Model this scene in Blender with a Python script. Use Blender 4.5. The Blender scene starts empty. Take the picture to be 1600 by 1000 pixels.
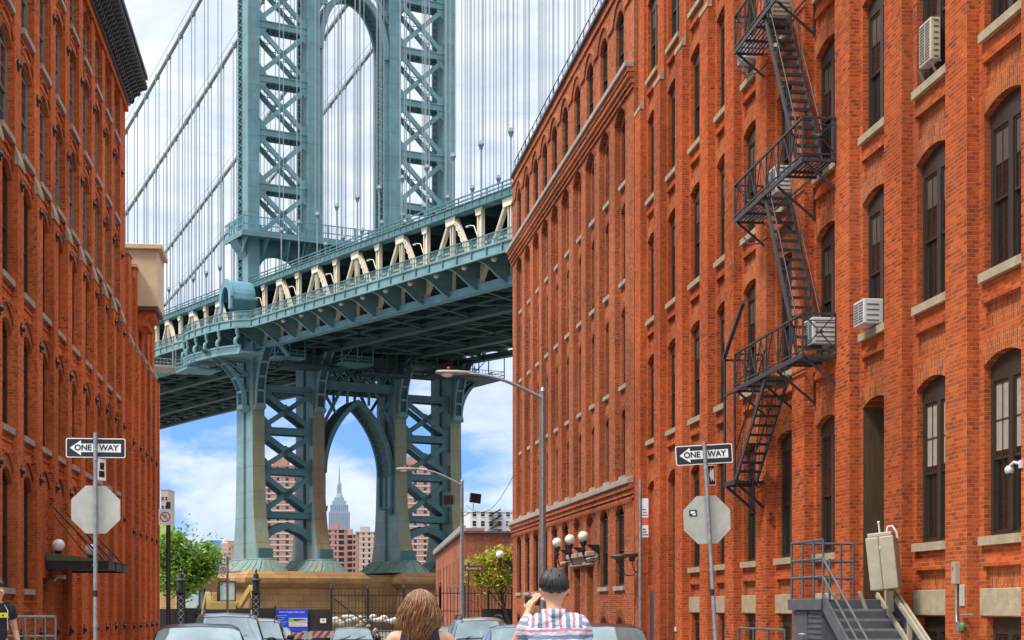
import bpy, math, random
from mathutils import Vector, Matrix
random.seed(7)
SC = bpy.context.scene
COL = SC.collection
rad = math.radians

# ------------------------------------------------------------------ camera maths
F = 2500.0; HY = 950.0; EYE = 1.65
PSI = math.atan(310 / F); cP, sP = math.cos(PSI), math.sin(PSI)

def at(px, py, Z):
    """point of the place that the photograph shows at a pixel, at depth Z"""
    u = (px - 800) / F; v = (HY - py) / F
    return Vector((Z * (u * cP + sP), Z * (-u * sP + cP), EYE + Z * v))

def ground_z(y):
    return 0.12 - 0.0135 * max(0.0, min(y, 95.0) - 12.0)

# ------------------------------------------------------------------ mesh builder
class MB:
    def __init__(s):
        s.v = []; s.f = []; s.m = []; s.s = []
    def add(s, vs, fs, mi=0, smooth=False):
        o = len(s.v); s.v += [tuple(p) for p in vs]
        for f in fs:
            s.f.append([o + i for i in f]); s.m.append(mi); s.s.append(smooth)
    def quad(s, a, b, c, d, mi=0):
        s.add([a, b, c, d], [(0, 1, 2, 3)], mi)
    def box(s, x0, x1, y0, y1, z0, z1, mi=0):
        s.add([(x0, y0, z0), (x1, y0, z0), (x1, y1, z0), (x0, y1, z0), (x0, y0, z1), (x1, y0, z1), (x1, y1, z1), (x0, y1, z1)],
              [(0, 3, 2, 1), (4, 5, 6, 7), (0, 1, 5, 4), (1, 2, 6, 5), (2, 3, 7, 6), (3, 0, 4, 7)], mi)
    def bar(s, p, q, w, h, mi=0, side=None):
        """rectangular beam p->q; w is its width along 'side' (default horizontal), h the other way"""
        p = Vector(p); q = Vector(q); d = (q - p)
        if d.length < 1e-6: return
        d.normalize()
        if side is None:
            sd = d.cross(Vector((0, 0, 1)))
            if sd.length < 1e-4: sd = Vector((1, 0, 0))
        else:
            sd = Vector(side); sd = sd - d * sd.dot(d)
        sd.normalize(); up = sd.cross(d)
        a = sd * w / 2; b = up * h / 2
        s.add([p - a - b, p + a - b, p + a + b, p - a + b, q - a - b, q + a - b, q + a + b, q - a + b],
              [(0, 1, 2, 3), (7, 6, 5, 4), (0, 4, 5, 1), (1, 5, 6, 2), (2, 6, 7, 3), (3, 7, 4, 0)], mi)
    def tube(s, pts, r, n=8, mi=0, smooth=True, caps=True):
        pts = [Vector(p) for p in pts]; k = len(pts)
        rs = r if isinstance(r, (list, tuple)) else [r] * k
        vs = []; fs = []; ref = None
        for i, p in enumerate(pts):
            d = (pts[min(i + 1, k - 1)] - pts[max(i - 1, 0)])
            if d.length < 1e-9: d = Vector((0, 0, 1))
            d.normalize()
            if ref is None:
                ref = d.cross(Vector((0, 0, 1)))
                if ref.length < 1e-3: ref = Vector((1, 0, 0))
            ref = ref - d * ref.dot(d); ref.normalize(); b = d.cross(ref)
            for j in range(n):
                a = 2 * math.pi * j / n
                vs.append(p + (ref * math.cos(a) + b * math.sin(a)) * rs[i])
        for i in range(k - 1):
            for j in range(n):
                fs.append((i * n + j, i * n + (j + 1) % n, (i + 1) * n + (j + 1) % n, (i + 1) * n + j))
        s.add(vs, fs, mi, smooth)
        if caps:
            s.add(vs[:n], [tuple(range(n))], mi); s.add(vs[-n:], [tuple(range(n))], mi)
    def lathe(s, c, prof, n=16, mi=0, smooth=True):
        vs = []; fs = []
        for (r, z) in prof:
            for j in range(n):
                a = 2 * math.pi * j / n
                vs.append((c[0] + r * math.cos(a), c[1] + r * math.sin(a), c[2] + z))
        for i in range(len(prof) - 1):
            for j in range(n):
                fs.append((i * n + j, i * n + (j + 1) % n, (i + 1) * n + (j + 1) % n, (i + 1) * n + j))
        fs.append(tuple(range(n))); fs.append(tuple((len(prof) - 1) * n + j for j in range(n)))
        s.add(vs, fs, mi, smooth)
    def sphere(s, c, r, n=16, mi=0, sc=(1, 1, 1)):
        vs = []; fs = []; m = n // 2
        for i in range(m + 1):
            th = math.pi * i / m
            for j in range(n):
                a = 2 * math.pi * j / n
                vs.append((c[0] + r * sc[0] * math.sin(th) * math.cos(a), c[1] + r * sc[1] * math.sin(th) * math.sin(a), c[2] + r * sc[2] * math.cos(th)))
        for i in range(m):
            for j in range(n):
                fs.append((i * n + j, (i + 1) * n + j, (i + 1) * n + (j + 1) % n, i * n + (j + 1) % n))
        s.add(vs, fs, mi, True)
    def prism(s, poly, d, mi=0):
        poly = [Vector(p) for p in poly]; d = Vector(d); n = len(poly)
        vs = poly + [p + d for p in poly]
        fs = [tuple(range(n)), tuple(range(2 * n - 1, n - 1, -1))]
        for i in range(n):
            fs.append((i, (i + 1) % n, n + (i + 1) % n, n + i))
        s.add(vs, fs, mi)
    def loft(s, rings, mi=0, smooth=False, closed=True, caps=True):
        n = len(rings[0]); vs = [p for r in rings for p in r]; fs = []
        for i in range(len(rings) - 1):
            for j in range(n if closed else n - 1):
                fs.append((i * n + j, i * n + (j + 1) % n, (i + 1) * n + (j + 1) % n, (i + 1) * n + j))
        s.add(vs, fs, mi, smooth)
        if caps:
            s.add(rings[0], [tuple(range(n))], mi); s.add(rings[-1], [tuple(range(n))], mi)
    def mesh(s, name, mats):
        me = bpy.data.meshes.new(name)
        me.from_pydata(s.v, [], s.f)
        for m in (mats if isinstance(mats, (list, tuple)) else [mats]): me.materials.append(m)
        me.polygons.foreach_set('material_index', s.m)
        me.polygons.foreach_set('use_smooth', s.s)
        me.update(); return me
    def build(s, name, mats, parent=None, loc=None, bevel=0):
        return put(name, s.mesh(name, mats), parent, loc, bevel)

def put(name, me, parent=None, loc=None, bevel=0, rotz=0):
    o = bpy.data.objects.new(name, me); COL.objects.link(o)
    if parent is not None: o.parent = parent
    if loc is not None: o.location = loc
    if rotz: o.rotation_euler = (0, 0, rotz)
    if bevel:
        b = o.modifiers.new('Bevel', 'BEVEL'); b.width = bevel; b.segments = 2; b.limit_method = 'ANGLE'
    return o

def tag(o, label=None, cat=None, group=None, kind=None):
    if label: o['label'] = label
    if cat: o['category'] = cat
    if group: o['group'] = group
    if kind: o['kind'] = kind
    return o

def thing(name, label, cat, loc=(0, 0, 0), rotz=0, group=None):
    o = bpy.data.objects.new(name, None); COL.objects.link(o)
    o.empty_display_size = 0.3; o.location = loc; o.rotation_euler = (0, 0, rotz)
    return tag(o, label, cat, group)

def dup(root, loc, rotz=0, label=None, scale=None):
    r = root.copy(); COL.objects.link(r); r.location = loc; r.rotation_euler = (0, 0, rotz)
    if scale: r.scale = (scale,) * 3
    if label: r['label'] = label
    def rec(a, b):
        for ch in list(a.children):
            c = ch.copy(); COL.objects.link(c); c.parent = b; rec(ch, c)
    rec(root, r); return r

def text_mesh(txt, size, mat, name, parent, loc, rot, ext=0.003, align='CENTER', sx=1.0, bold=.0):
    cu = bpy.data.curves.new(name, 'FONT'); cu.body = txt; cu.size = size; cu.extrude = ext; cu.offset = size * bold
    cu.align_x = align; cu.align_y = 'CENTER'
    o = bpy.data.objects.new(name, cu); COL.objects.link(o)
    dg = bpy.context.evaluated_depsgraph_get(); dg.update()
    me = bpy.data.meshes.new_from_object(o.evaluated_get(dg))
    bpy.data.objects.remove(o); bpy.data.curves.remove(cu)
    me.materials.clear(); me.materials.append(mat)
    n = put(name, me, parent, loc); n.rotation_euler = rot; n.scale = (sx, 1, 1)
    return n

# ------------------------------------------------------------------ materials
class NT:
    def __init__(s, m):
        s.t = m.node_tree; s.n = s.t.nodes; s.l = s.t.links
    def node(s, typ, **kw):
        n = s.n.new(typ)
        for k, v in kw.items():
            if k.startswith('i_'):
                n.inputs[int(k[2:]) if k[2:].isdigit() else k[2:].replace('_', ' ')].default_value = v
            else: setattr(n, k, v)
        return n
    def link(s, a, b): s.l.new(a, b)
    def math(s, op, a, b=None):
        n = s.node('ShaderNodeMath', operation=op)
        for i, x in enumerate((a, b)):
            if x is None: continue
            if isinstance(x, (int, float)): n.inputs[i].default_value = x
            else: s.link(x, n.inputs[i])
        return n.outputs[0]
    def mix(s, f, a, b, blend='MIX'):
        n = s.node('ShaderNodeMix', data_type='RGBA', blend_type=blend)
        for i, x in zip((0, 6, 7), (f, a, b)):
            if isinstance(x, (int, float)): n.inputs[i].default_value = x
            elif isinstance(x, tuple): n.inputs[i].default_value = x if len(x) == 4 else x + (1,)
            else: s.link(x, n.inputs[i])
        return n.outputs[2]
    def noise(s, vec, scale, detail=4, rough=.6):
        n = s.node('ShaderNodeTexNoise'); n.inputs['Scale'].default_value = scale
        n.inputs['Detail'].default_value = detail; n.inputs['Roughness'].default_value = rough
        if vec is not None: s.link(vec, n.inputs['Vector'])
        return n.outputs['Fac']
    def ramp(s, fac, stops):
        n = s.node('ShaderNodeValToRGB'); cr = n.color_ramp
        while len(cr.elements) < len(stops): cr.elements.new(.5)
        for e, (p, c) in zip(cr.elements, stops):
            e.position = p; e.color = (c, c, c, 1) if isinstance(c, (int, float)) else tuple(c) + (1,)
        s.link(fac, n.inputs[0]); return n.outputs[0]
    def vmul(s, vec, k):
        n = s.node('ShaderNodeVectorMath', operation='MULTIPLY'); s.link(vec, n.inputs[0]); n.inputs[1].default_value = k
        return n.outputs[0]

def newmat(name):
    m = bpy.data.materials.new(name); m.use_nodes = True
    t = NT(m); b = t.n['Principled BSDF']; return m, t, b

def plain(name, col, rough=.6, metal=0., var=.15, scale=6., bump=0., spec=None, stretch=(1, 1, 1), dirt=None):
    m, t, b = newmat(name)
    tc = t.node('ShaderNodeTexCoord')
    v = t.vmul(tc.outputs['Object'], stretch)
    n = t.noise(v, scale, 5)
    lo = tuple(c * (1 - var) for c in col); hi = tuple(min(1, c * (1 + var)) for c in col)
    c = t.mix(t.ramp(n, [(.3, 0.), (.7, 1.)]), lo, hi)
    if dirt:
        d = t.ramp(t.noise(v, scale * .35, 6, .7), [(.5, 0.), (.75, 1.)])
        c = t.mix(t.math('MULTIPLY', d, dirt[3] if len(dirt) > 3 else .6), c, tuple(dirt[:3]))
    t.link(c, b.inputs['Base Color'])
    b.inputs['Roughness'].default_value = rough; b.inputs['Metallic'].default_value = metal
    if spec is not None: b.inputs['Specular IOR Level'].default_value = spec
    if bump:
        bn = t.node('ShaderNodeBump'); bn.inputs['Strength'].default_value = bump; bn.inputs['Distance'].default_value = .02
        t.link(t.noise(v, scale * 4, 6), bn.inputs['Height']); t.link(bn.outputs[0], b.inputs['Normal'])
    return m

def brick(name, c1, c2, mortar, soldier=False, wear=(.30, .22, .16), wearamt=.25, dark=(.10, .035, .02), bw=.215, bh=.073):
    m, t, b = newmat(name)
    tc = t.node('ShaderNodeTexCoord')
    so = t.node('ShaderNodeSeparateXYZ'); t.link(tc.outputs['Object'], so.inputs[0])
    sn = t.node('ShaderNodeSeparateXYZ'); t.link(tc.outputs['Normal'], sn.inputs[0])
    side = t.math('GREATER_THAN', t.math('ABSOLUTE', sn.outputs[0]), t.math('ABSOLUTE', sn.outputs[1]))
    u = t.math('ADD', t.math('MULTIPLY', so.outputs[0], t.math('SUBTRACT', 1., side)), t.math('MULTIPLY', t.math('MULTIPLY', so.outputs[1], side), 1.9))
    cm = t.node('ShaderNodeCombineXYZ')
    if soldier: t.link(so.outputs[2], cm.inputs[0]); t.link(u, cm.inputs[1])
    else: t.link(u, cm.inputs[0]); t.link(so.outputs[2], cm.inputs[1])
    # courses are never laid dead straight
    wob = t.node('ShaderNodeTexNoise', noise_dimensions='3D'); wob.inputs['Scale'].default_value = 1.3; wob.inputs['Detail'].default_value = 1
    t.link(tc.outputs['Object'], wob.inputs['Vector'])
    w2 = t.vmul(wob.outputs['Color'], (.03, .03, 0))
    va = t.node('ShaderNodeVectorMath', operation='ADD'); t.link(cm.outputs[0], va.inputs[0]); t.link(w2, va.inputs[1])
    bt = t.node('ShaderNodeTexBrick', offset=.5); t.link(va.outputs[0], bt.inputs['Vector'])
    for k, x in (('Color1', c1 + (1,)), ('Color2', c2 + (1,)), ('Mortar', mortar + (1,)), ('Scale', 1.), ('Mortar Size', .0075), ('Mortar Smooth', .3), ('Bias', -.1), ('Brick Width', bw), ('Row Height', bh)):
        bt.inputs[k].default_value = x
    # scattered dark clinker bricks, on their own random pick
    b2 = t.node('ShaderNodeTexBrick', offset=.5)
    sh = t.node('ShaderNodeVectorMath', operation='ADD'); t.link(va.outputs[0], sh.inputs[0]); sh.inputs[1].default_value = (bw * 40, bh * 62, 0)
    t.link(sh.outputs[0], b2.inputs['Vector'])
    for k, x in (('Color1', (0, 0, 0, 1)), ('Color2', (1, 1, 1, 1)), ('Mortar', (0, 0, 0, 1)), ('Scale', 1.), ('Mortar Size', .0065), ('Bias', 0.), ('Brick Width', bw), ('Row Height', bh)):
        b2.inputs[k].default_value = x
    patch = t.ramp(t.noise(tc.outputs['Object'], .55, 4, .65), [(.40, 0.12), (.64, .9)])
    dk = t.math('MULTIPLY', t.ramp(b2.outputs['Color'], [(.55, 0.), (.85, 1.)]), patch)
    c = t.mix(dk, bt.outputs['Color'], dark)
    big = t.noise(t.vmul(tc.outputs['Object'], (1, 1, .35)), .45, 5, .6)
    c = t.mix(t.math('MULTIPLY', t.ramp(big, [(.5, 0.), (.72, 1.)]), wearamt), c, wear)
    sc = t.ramp(t.noise(tc.outputs['Object'], .16, 3, .5), [(.3, .66), (.7, 1.14)])
    c = t.mix(1., c, sc, 'MULTIPLY')
    soot = t.ramp(t.noise(t.vmul(tc.outputs['Object'], (1.4, 1.4, .16)), .9, 6, .68), [(.50, 0.), (.74, 1.)])
    c = t.mix(t.math('MULTIPLY', soot, .55), c, dark)
    pale = t.ramp(t.noise(t.vmul(tc.outputs['Object'], (.8, .8, .5)), .7, 7, .7), [(.60, 0.), (.72, 1.)])
    c = t.mix(t.math('MULTIPLY', pale, .30), c, wear)
    spk = t.ramp(t.noise(tc.outputs['Object'], 7.5, 2, .5), [(.74, 0.), (.79, 1.)])
    c = t.mix(t.math('MULTIPLY', spk, .55), c, (.62, .46, .34))
    t.link(c, b.inputs['Base Color']); b.inputs['Roughness'].default_value = .88
    b.inputs['Specular IOR Level'].default_value = .08
    bn = t.node('ShaderNodeBump'); bn.inputs['Strength'].default_value = .8; bn.inputs['Distance'].default_value = .014
    hh = t.math('ADD', t.math('SUBTRACT', 1., bt.outputs['Fac']), t.math('MULTIPLY', t.noise(tc.outputs['Object'], 30., 3), .6))
    t.link(hh, bn.inputs['Height']); t.link(bn.outputs[0], b.inputs['Normal'])
    return m

def bridge_paint(name, col, rust=.25, stain=(.30, .17, .05), zlo=None, zhi=None, panel=3.4, rustcol=(.22, .085, .03)):
    """old teal paint: plate joints, run-down streaks, rust patches; the streaks are true stains on the steel"""
    m, t, b = newmat(name)
    tc = t.node('ShaderNodeTexCoord'); so = t.node('ShaderNodeSeparateXYZ'); t.link(tc.outputs['Object'], so.inputs[0])
    st = t.vmul(tc.outputs['Object'], (1.6, 1.6, .10))
    n1 = t.noise(st, 1.1, 6, .65); n2 = t.noise(tc.outputs['Object'], .35, 5, .6)
    c = t.mix(t.ramp(n2, [(.3, 0.), (.7, 1.)]), tuple(x * .72 for x in col), tuple(min(1, x * 1.2) for x in col))
    s1 = t.ramp(n1, [(.56, 0.), (.74, 1.)])
    if zlo is not None:
        zr = t.node('ShaderNodeMapRange'); t.link(so.outputs[2], zr.inputs[0]); zr.inputs[1].default_value = zlo; zr.inputs[2].default_value = zhi
        zr.inputs[3].default_value = 1.; zr.inputs[4].default_value = .05
        s1 = t.math('MULTIPLY', t.ramp(n1, [(.36, 0.), (.60, 1.)]), zr.outputs[0])
    c = t.mix(t.math('MULTIPLY', s1, min(1., rust * 2.4)), c, stain)
    s2 = t.ramp(t.noise(t.vmul(tc.outputs['Object'], (1.2, 1.2, .3)), 1.7, 7, .7), [(.60, 0.), (.70, 1.)])
    c = t.mix(t.math('MULTIPLY', s2, rust * 1.3), c, rustcol)
    fr = t.math('FRACT', t.math('DIVIDE', so.outputs[2], panel))
    jn = t.math('LESS_THAN', fr, .035)
    c = t.mix(t.math('MULTIPLY', jn, .45), c, tuple(x * .45 for x in col))
    t.link(c, b.inputs['Base Color']); b.inputs['Roughness'].default_value = .62
    bn = t.node('ShaderNodeBump'); bn.inputs['Strength'].default_value = .25; bn.inputs['Distance'].default_value = .03
    t.link(t.math('ADD', t.noise(tc.outputs['Object'], 3., 5), jn), bn.inputs['Height']); t.link(bn.outputs[0], b.inputs['Normal'])
    return m

def emissive(name, col, e):
    m, t, b = newmat(name)
    b.inputs['Base Color'].default_value = col + (1,); b.inputs['Emission Color'].default_value = col + (1,); b.inputs['Emission Strength'].default_value = e
    return m

M = {}
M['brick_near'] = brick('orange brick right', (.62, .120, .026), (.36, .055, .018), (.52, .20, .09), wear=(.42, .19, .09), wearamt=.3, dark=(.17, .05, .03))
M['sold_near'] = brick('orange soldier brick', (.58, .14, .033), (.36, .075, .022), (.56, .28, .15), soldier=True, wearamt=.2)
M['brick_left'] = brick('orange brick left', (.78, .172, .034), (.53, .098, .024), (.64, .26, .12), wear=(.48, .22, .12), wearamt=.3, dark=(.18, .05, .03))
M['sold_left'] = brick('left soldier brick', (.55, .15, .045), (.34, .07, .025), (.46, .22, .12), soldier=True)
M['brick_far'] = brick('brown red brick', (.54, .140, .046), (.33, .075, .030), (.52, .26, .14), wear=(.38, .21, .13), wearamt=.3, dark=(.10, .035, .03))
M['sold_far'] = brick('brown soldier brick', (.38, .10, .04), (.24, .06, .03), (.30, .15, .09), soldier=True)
M['stone'] = plain('sandstone trim', (.37, .30, .185), .85, var=.22, scale=5, bump=.3, dirt=(.22, .16, .10, .6))
M['stone_grey'] = plain('grey stone', (.36, .31, .25), .85, var=.2, scale=4, bump=.3, dirt=(.14, .12, .10, .6))
M['frame'] = plain('dark window timber', (.035, .026, .018), .45, var=.25, scale=9)
M['frame_light'] = plain('weathered grey sash', (.20, .20, .18), .5, var=.25, scale=8)
M['frame_black'] = plain('black window steel', (.022, .024, .024), .4, var=.25)
M['glass'] = plain('window glass', (.014, .013, .012), .05, var=.4, scale=.9, spec=.7, bump=.05)
M['glare_or_shade'] = plain('pale sash reflection', (.30, .26, .20), .8, var=.12)  # pale reflected light in the upper sashes, painted as a panel
M['shade'] = plain('dark roller shade', (.085, .062, .045), .7, var=.25, scale=3)
M['wood'] = plain('old brown door timber', (.085, .048, .022), .55, var=.3, scale=5, stretch=(4, 4, .5))
M['black'] = plain('black iron', (.016, .017, .018), .45, var=.3, scale=12)
M['iron'] = plain('fire escape iron', (.030, .031, .033), .5, var=.35, scale=10, dirt=(.07, .04, .025, .5))
M['cornice'] = plain('dark pressed metal', (.055, .060, .058), .5, var=.35, scale=3, dirt=(.10, .09, .075, .6))
M['galv'] = plain('galvanised steel', (.30, .31, .31), .42, .55, var=.25, scale=9)
M['alu'] = plain('bare sign aluminium', (.43, .42, .35), .6, .1, var=.12, scale=5, dirt=(.30, .28, .22, .6))
M['white'] = plain('white sign sheet', (.80, .79, .75), .45, var=.05)
M['signblack'] = plain('black sign sheet', (.014, .014, .014), .4, var=.1)
M['red'] = plain('sign red', (.55, .04, .04), .45, var=.1)
M['orange'] = plain('barricade orange', (.72, .12, .03), .5, var=.1)
M['cream_metal'] = plain('beige enamel', (.37, .33, .23), .45, var=.14, scale=4, dirt=(.22, .17, .10, .6))
M['white_metal'] = plain('white enamel', (.56, .55, .50), .4, var=.1, scale=4, dirt=(.35, .27, .18, .35))
M['grey_metal'] = plain('grey painted steel', (.085, .095, .105), .5, var=.22, scale=4)
M['stucco'] = plain('cream stucco', (.66, .53, .34), .85, var=.08, scale=2.5, bump=.2, dirt=(.50, .36, .20, .4))
M['teal'] = bridge_paint('teal bridge paint', (.152, .29, .30), .30)
M['teal_blue'] = bridge_paint('blue teal bridge paint', (.13, .29, .34), .12)
M['teal_leg'] = bridge_paint('leg paint', (.148, .30, .325), .22, zlo=9, zhi=32)
M['teal_stain'] = bridge_paint('stained leg paint', (.185, .25, .19), .60, stain=(.30, .195, .05), zlo=4, zhi=55)
M['teal_rust'] = bridge_paint('rusted leg paint', (.20, .21, .14), .75, stain=(.29, .10, .025), zlo=5, zhi=40)
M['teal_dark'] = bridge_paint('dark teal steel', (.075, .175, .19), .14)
M['under'] = bridge_paint('shaded underside steel', (.028, .080, .095), .10)  # teal paint darkened to carry the shade under and inside the deck
M['skirt'] = plain('skirt paint', (.15, .235, .205), .6, var=.25, scale=2.6, bump=.2, dirt=(.34, .18, .055, .95))
M['cream'] = plain('cream truss paint', (.80, .70, .52), .6, var=.10, scale=1.2, dirt=(.42, .28, .14, .5))
M['cable'] = plain('cable wrap', (.27, .29, .25), .6, var=.15, scale=2)
M['rope'] = plain('suspender rope', (.22, .27, .29), .6, var=.15, scale=2)
M['granite'] = plain('ochre pier stone', (.46, .27, .11), .85, var=.25, scale=.6, bump=.3, dirt=(.20, .12, .06, .7))
M['asphalt'] = plain('worn stone setts', (.24, .23, .22), .85, var=.3, scale=2, bump=.3)
M['pave'] = plain('pavement concrete', (.30, .29, .27), .85, var=.15, scale=2, bump=.2)
M['earth'] = plain('city ground', (.16, .15, .13), .9, var=.25, scale=.05)
M['globe'] = plain('opal glass globe', (.82, .80, .74), .25, var=.03)
M['fence_mesh'] = plain('black debris netting', (.025, .025, .023), .9, var=.4, scale=1.5, bump=.2)
M['tyre'] = plain('tyre rubber', (.02, .02, .02), .8)
M['carglass'] = plain('car glass', (.20, .26, .26), .05, .5, var=.35, scale=.8, spec=.9)
M['skin'] = plain('skin', (.56, .29, .18), .5, var=.08, scale=14)
M['roof'] = plain('flat roof felt', (.09, .085, .08), .9)
M['moss'] = plain('mossy canopy top', (.11, .12, .06), .9, var=.4, scale=5)
M['yellow'] = plain('machine yellow', (.42, .28, .08), .5, var=.15)
M['curtain'] = plain('dark interior', (.012, .010, .008), .9)  # near-black colour stands in for unlit rooms
# see-through wire mesh of the footway fence
m, t, b = newmat('wire mesh'); b.inputs['Base Color'].default_value = (.16, .30, .30, 1); b.inputs['Alpha'].default_value = .38; b.inputs['Roughness'].default_value = .6
M['wiremesh'] = m

# ------------------------------------------------------------------ facades
ARC = 10
def arc_pts(x0, x1, zp, rise, n=ARC):
    """segmental arch from (x0,zp) to (x1,zp)"""
    if rise <= 0: return [(x0, zp), (x1, zp)]
    w = (x1 - x0) / 2; R = (w * w + rise * rise) / (2 * rise); xc = (x0 + x1) / 2; zc = zp + rise - R
    a = math.asin(min(1, w / R)); return [(xc + R * math.sin(-a + 2 * a * i / n), zc + R * math.cos(-a + 2 * a * i / n)) for i in range(n + 1)]

def bay_wall(mb, xa, xb, z0, z1, ops, y=0., mi=0, smi=None, ring=0.):
    """strip of wall xa..xb, z0..z1 at plane y with openings (x0,x1,sill,spring,rise,depth,backmat or None)"""
    ops = sorted(ops, key=lambda o: o[2]); zc = z0
    if not ops:
        mb.quad((xa, y, z0), (xb, y, z0), (xb, y, z1), (xa, y, z1), mi); return
    for (x0, x1, zs, zp, rise, dep, back) in ops:
        top = zp + rise + (.06 if rise > 0 else 0)
        if zs > zc: mb.quad((xa, y, zc), (xb, y, zc), (xb, y, zs), (xa, y, zs), mi)
        if x0 > xa: mb.quad((xa, y, zs), (x0, y, zs), (x0, y, top), (xa, y, top), mi)
        if xb > x1: mb.quad((x1, y, zs), (xb, y, zs), (xb, y, top), (x1, y, top), mi)
        ap = arc_pts(x0, x1, zp, rise)
        if rise > 0:
            for (p, q) in zip(ap, ap[1:]):
                mb.quad((p[0], y, p[1]), (q[0], y, q[1]), (q[0], y, top), (p[0], y, top), mi)
        for (p, q) in zip(ap, ap[1:]): mb.quad((p[0], y, p[1]), (q[0], y, q[1]), (q[0], y + dep, q[1]), (p[0], y + dep, p[1]), mi)
        mb.quad((x0, y, zs), (x0, y + dep, zs), (x0, y + dep, zp), (x0, y, zp), mi)
        mb.quad((x1, y, zs), (x1, y + dep, zs), (x1, y + dep, zp), (x1, y, zp), mi)
        mb.quad((x0, y, zs), (x1, y, zs), (x1, y + dep, zs), (x0, y + dep, zs), mi)
        if back is not None:
            mb.add([(x0, y + dep, zs), (x1, y + dep, zs)] + [(p[0], y + dep, p[1]) for p in reversed(ap)], [tuple(range(2 + len(ap)))], back)
        if ring and rise > 0 and smi is not None:
            w = (x1 - x0) / 2; xc = (x0 + x1) / 2
            R = (w * w + rise * rise) / (2 * rise); zcc = zp + rise - R
            for (p, q) in zip(ap, ap[1:]):
                def out(pt, e): 
                    d = Vector((pt[0] - xc, pt[1] - zcc)); d.normalize(); return (pt[0] + d.x * e, pt[1] + d.y * e)
                a, b2 = out(p, ring), out(q, ring); yy = y - .014
                mb.add([(p[0], yy, p[1]), (q[0], yy, q[1]), (b2[0], yy, b2[1]), (a[0], yy, a[1]), (p[0], y, p[1]), (q[0], y, q[1]), (b2[0], y, b2[1]), (a[0], y, a[1])],
                       [(0, 1, 2, 3), (0, 1, 5, 4), (3, 2, 6, 7)], smi)
        zc = top
    if z1 > zc: mb.quad((xa, y, zc), (xb, y, zc), (xb, y, z1), (xa, y, z1), mi)

WCACHE = {}
def window(parent, xc, z, w, h, rise, y, style='double', fm='frame', sill=None, sillm='stone', glare_or_shade=0):
    """an arched sash window set at depth y; origin at the middle of its sill"""
    key = (round(w, 2), round(h, 2), round(rise, 2), style, fm, sill, sillm, glare_or_shade)
    if key not in WCACHE:
        mb = MB(); g = MB(); hw = w / 2
        jw = .10 if style != 'slim' else .06
        mb.box(-hw, -hw + jw, 0, .10, 0, h); mb.box(hw - jw, hw, 0, .10, 0, h); mb.box(-hw + jw, hw - jw, 0, .10, 0, .06)
        ap = arc_pts(-hw, hw, h, rise)
        if style == 'arch':
            # glazed arched head: frame follows the arch
            api = [(p[0] * (1 - jw / hw), p[1] - .07) for p in ap]
            for a, b2, c, d in zip(ap, ap[1:], api, api[1:]):
                mb.prism([(a[0], 0, a[1]), (b2[0], 0, b2[1]), (d[0], 0, d[1]), (c[0], 0, c[1])], (0, .1, 0))
            topz = h
        else:
            poly = [(p[0], .012, p[1]) for p in ap]
            if rise > 0: mb.prism(poly, (0, .08, 0))
            mb.box(-hw + jw, hw - jw, 0, .10, h - .26, h - .001); topz = h - .26
        lights = [(-hw + jw, hw - jw)]
        if style == 'double':
            mb.box(-.085, .085, -.008, .10, .06, h - .26)
            lights = [(-hw + jw, -.085), (.085, hw - jw)]
        mid = topz * .5
        for (a, b2) in lights:
            sw = .045
            for (za, zb, yy) in ((.06, mid + .02, .055), (mid - .02, topz, .02)):
                mb.box(a, a + sw, yy, yy + .035, za, zb); mb.box(b2 - sw, b2, yy, yy + .035, za, zb)
                mb.box(a + sw, b2 - sw, yy, yy + .035, za, za + sw); mb.box(a + sw, b2 - sw, yy, yy + .035, zb - sw, zb)
                if style != 'slim':
                    mb.box((a + b2) / 2 - .011, (a + b2) / 2 + .011, yy + .004, yy + .028, za + sw, zb - sw)
                    if style == 'arch' or yy < .03: mb.box(a + sw, b2 - sw, yy + .006, yy + .026, (za + zb) / 2 - .011, (za + zb) / 2 + .011)
            mb_y = .075
            g.quad((a + sw, .072, .06 + sw), (b2 - sw, .072, .06 + sw), (b2 - sw, .072, mid), (a + sw, .072, mid))
            g.quad((a + sw, .038, mid), (b2 - sw, .038, mid), (b2 - sw, .038, topz - sw), (a + sw, .038, topz - sw))
            if glare_or_shade:
                g.quad((a + sw, .0365, topz - sw), (b2 - sw, .0365, topz - sw), (b2 - sw, .0365, mid + (topz - mid) * (.1 if glare_or_shade < 4 else .5)), (a + sw, .0365, mid + (topz - mid) * (.1 if glare_or_shade < 4 else .5)), 1 if glare_or_shade == 1 else 2)
        if style == 'arch':
            g.add([(-hw + jw, .05, h)] + [(p[0], .05, p[1]) for p in api] + [(hw - jw, .05, h)], [tuple(range(len(api) + 2))])
        # dark room behind
        s = None
        if sill is not None:
            s = MB(); s.box(-hw - sill, hw + sill, -.20, .02, -.15, -.004)
            s = s.mesh('sill', M[sillm])
        WCACHE[key] = (mb.mesh('window', M[fm]), g.mesh('glass', [M['glass'], M['glare_or_shade'], M['shade']]), s)
    wm, gm, sm = WCACHE[key]
    o = put('window', wm, parent, (xc, y, z)); put('glass', gm, o)
    if sm: put('sill', sm, o)
    return o
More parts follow.
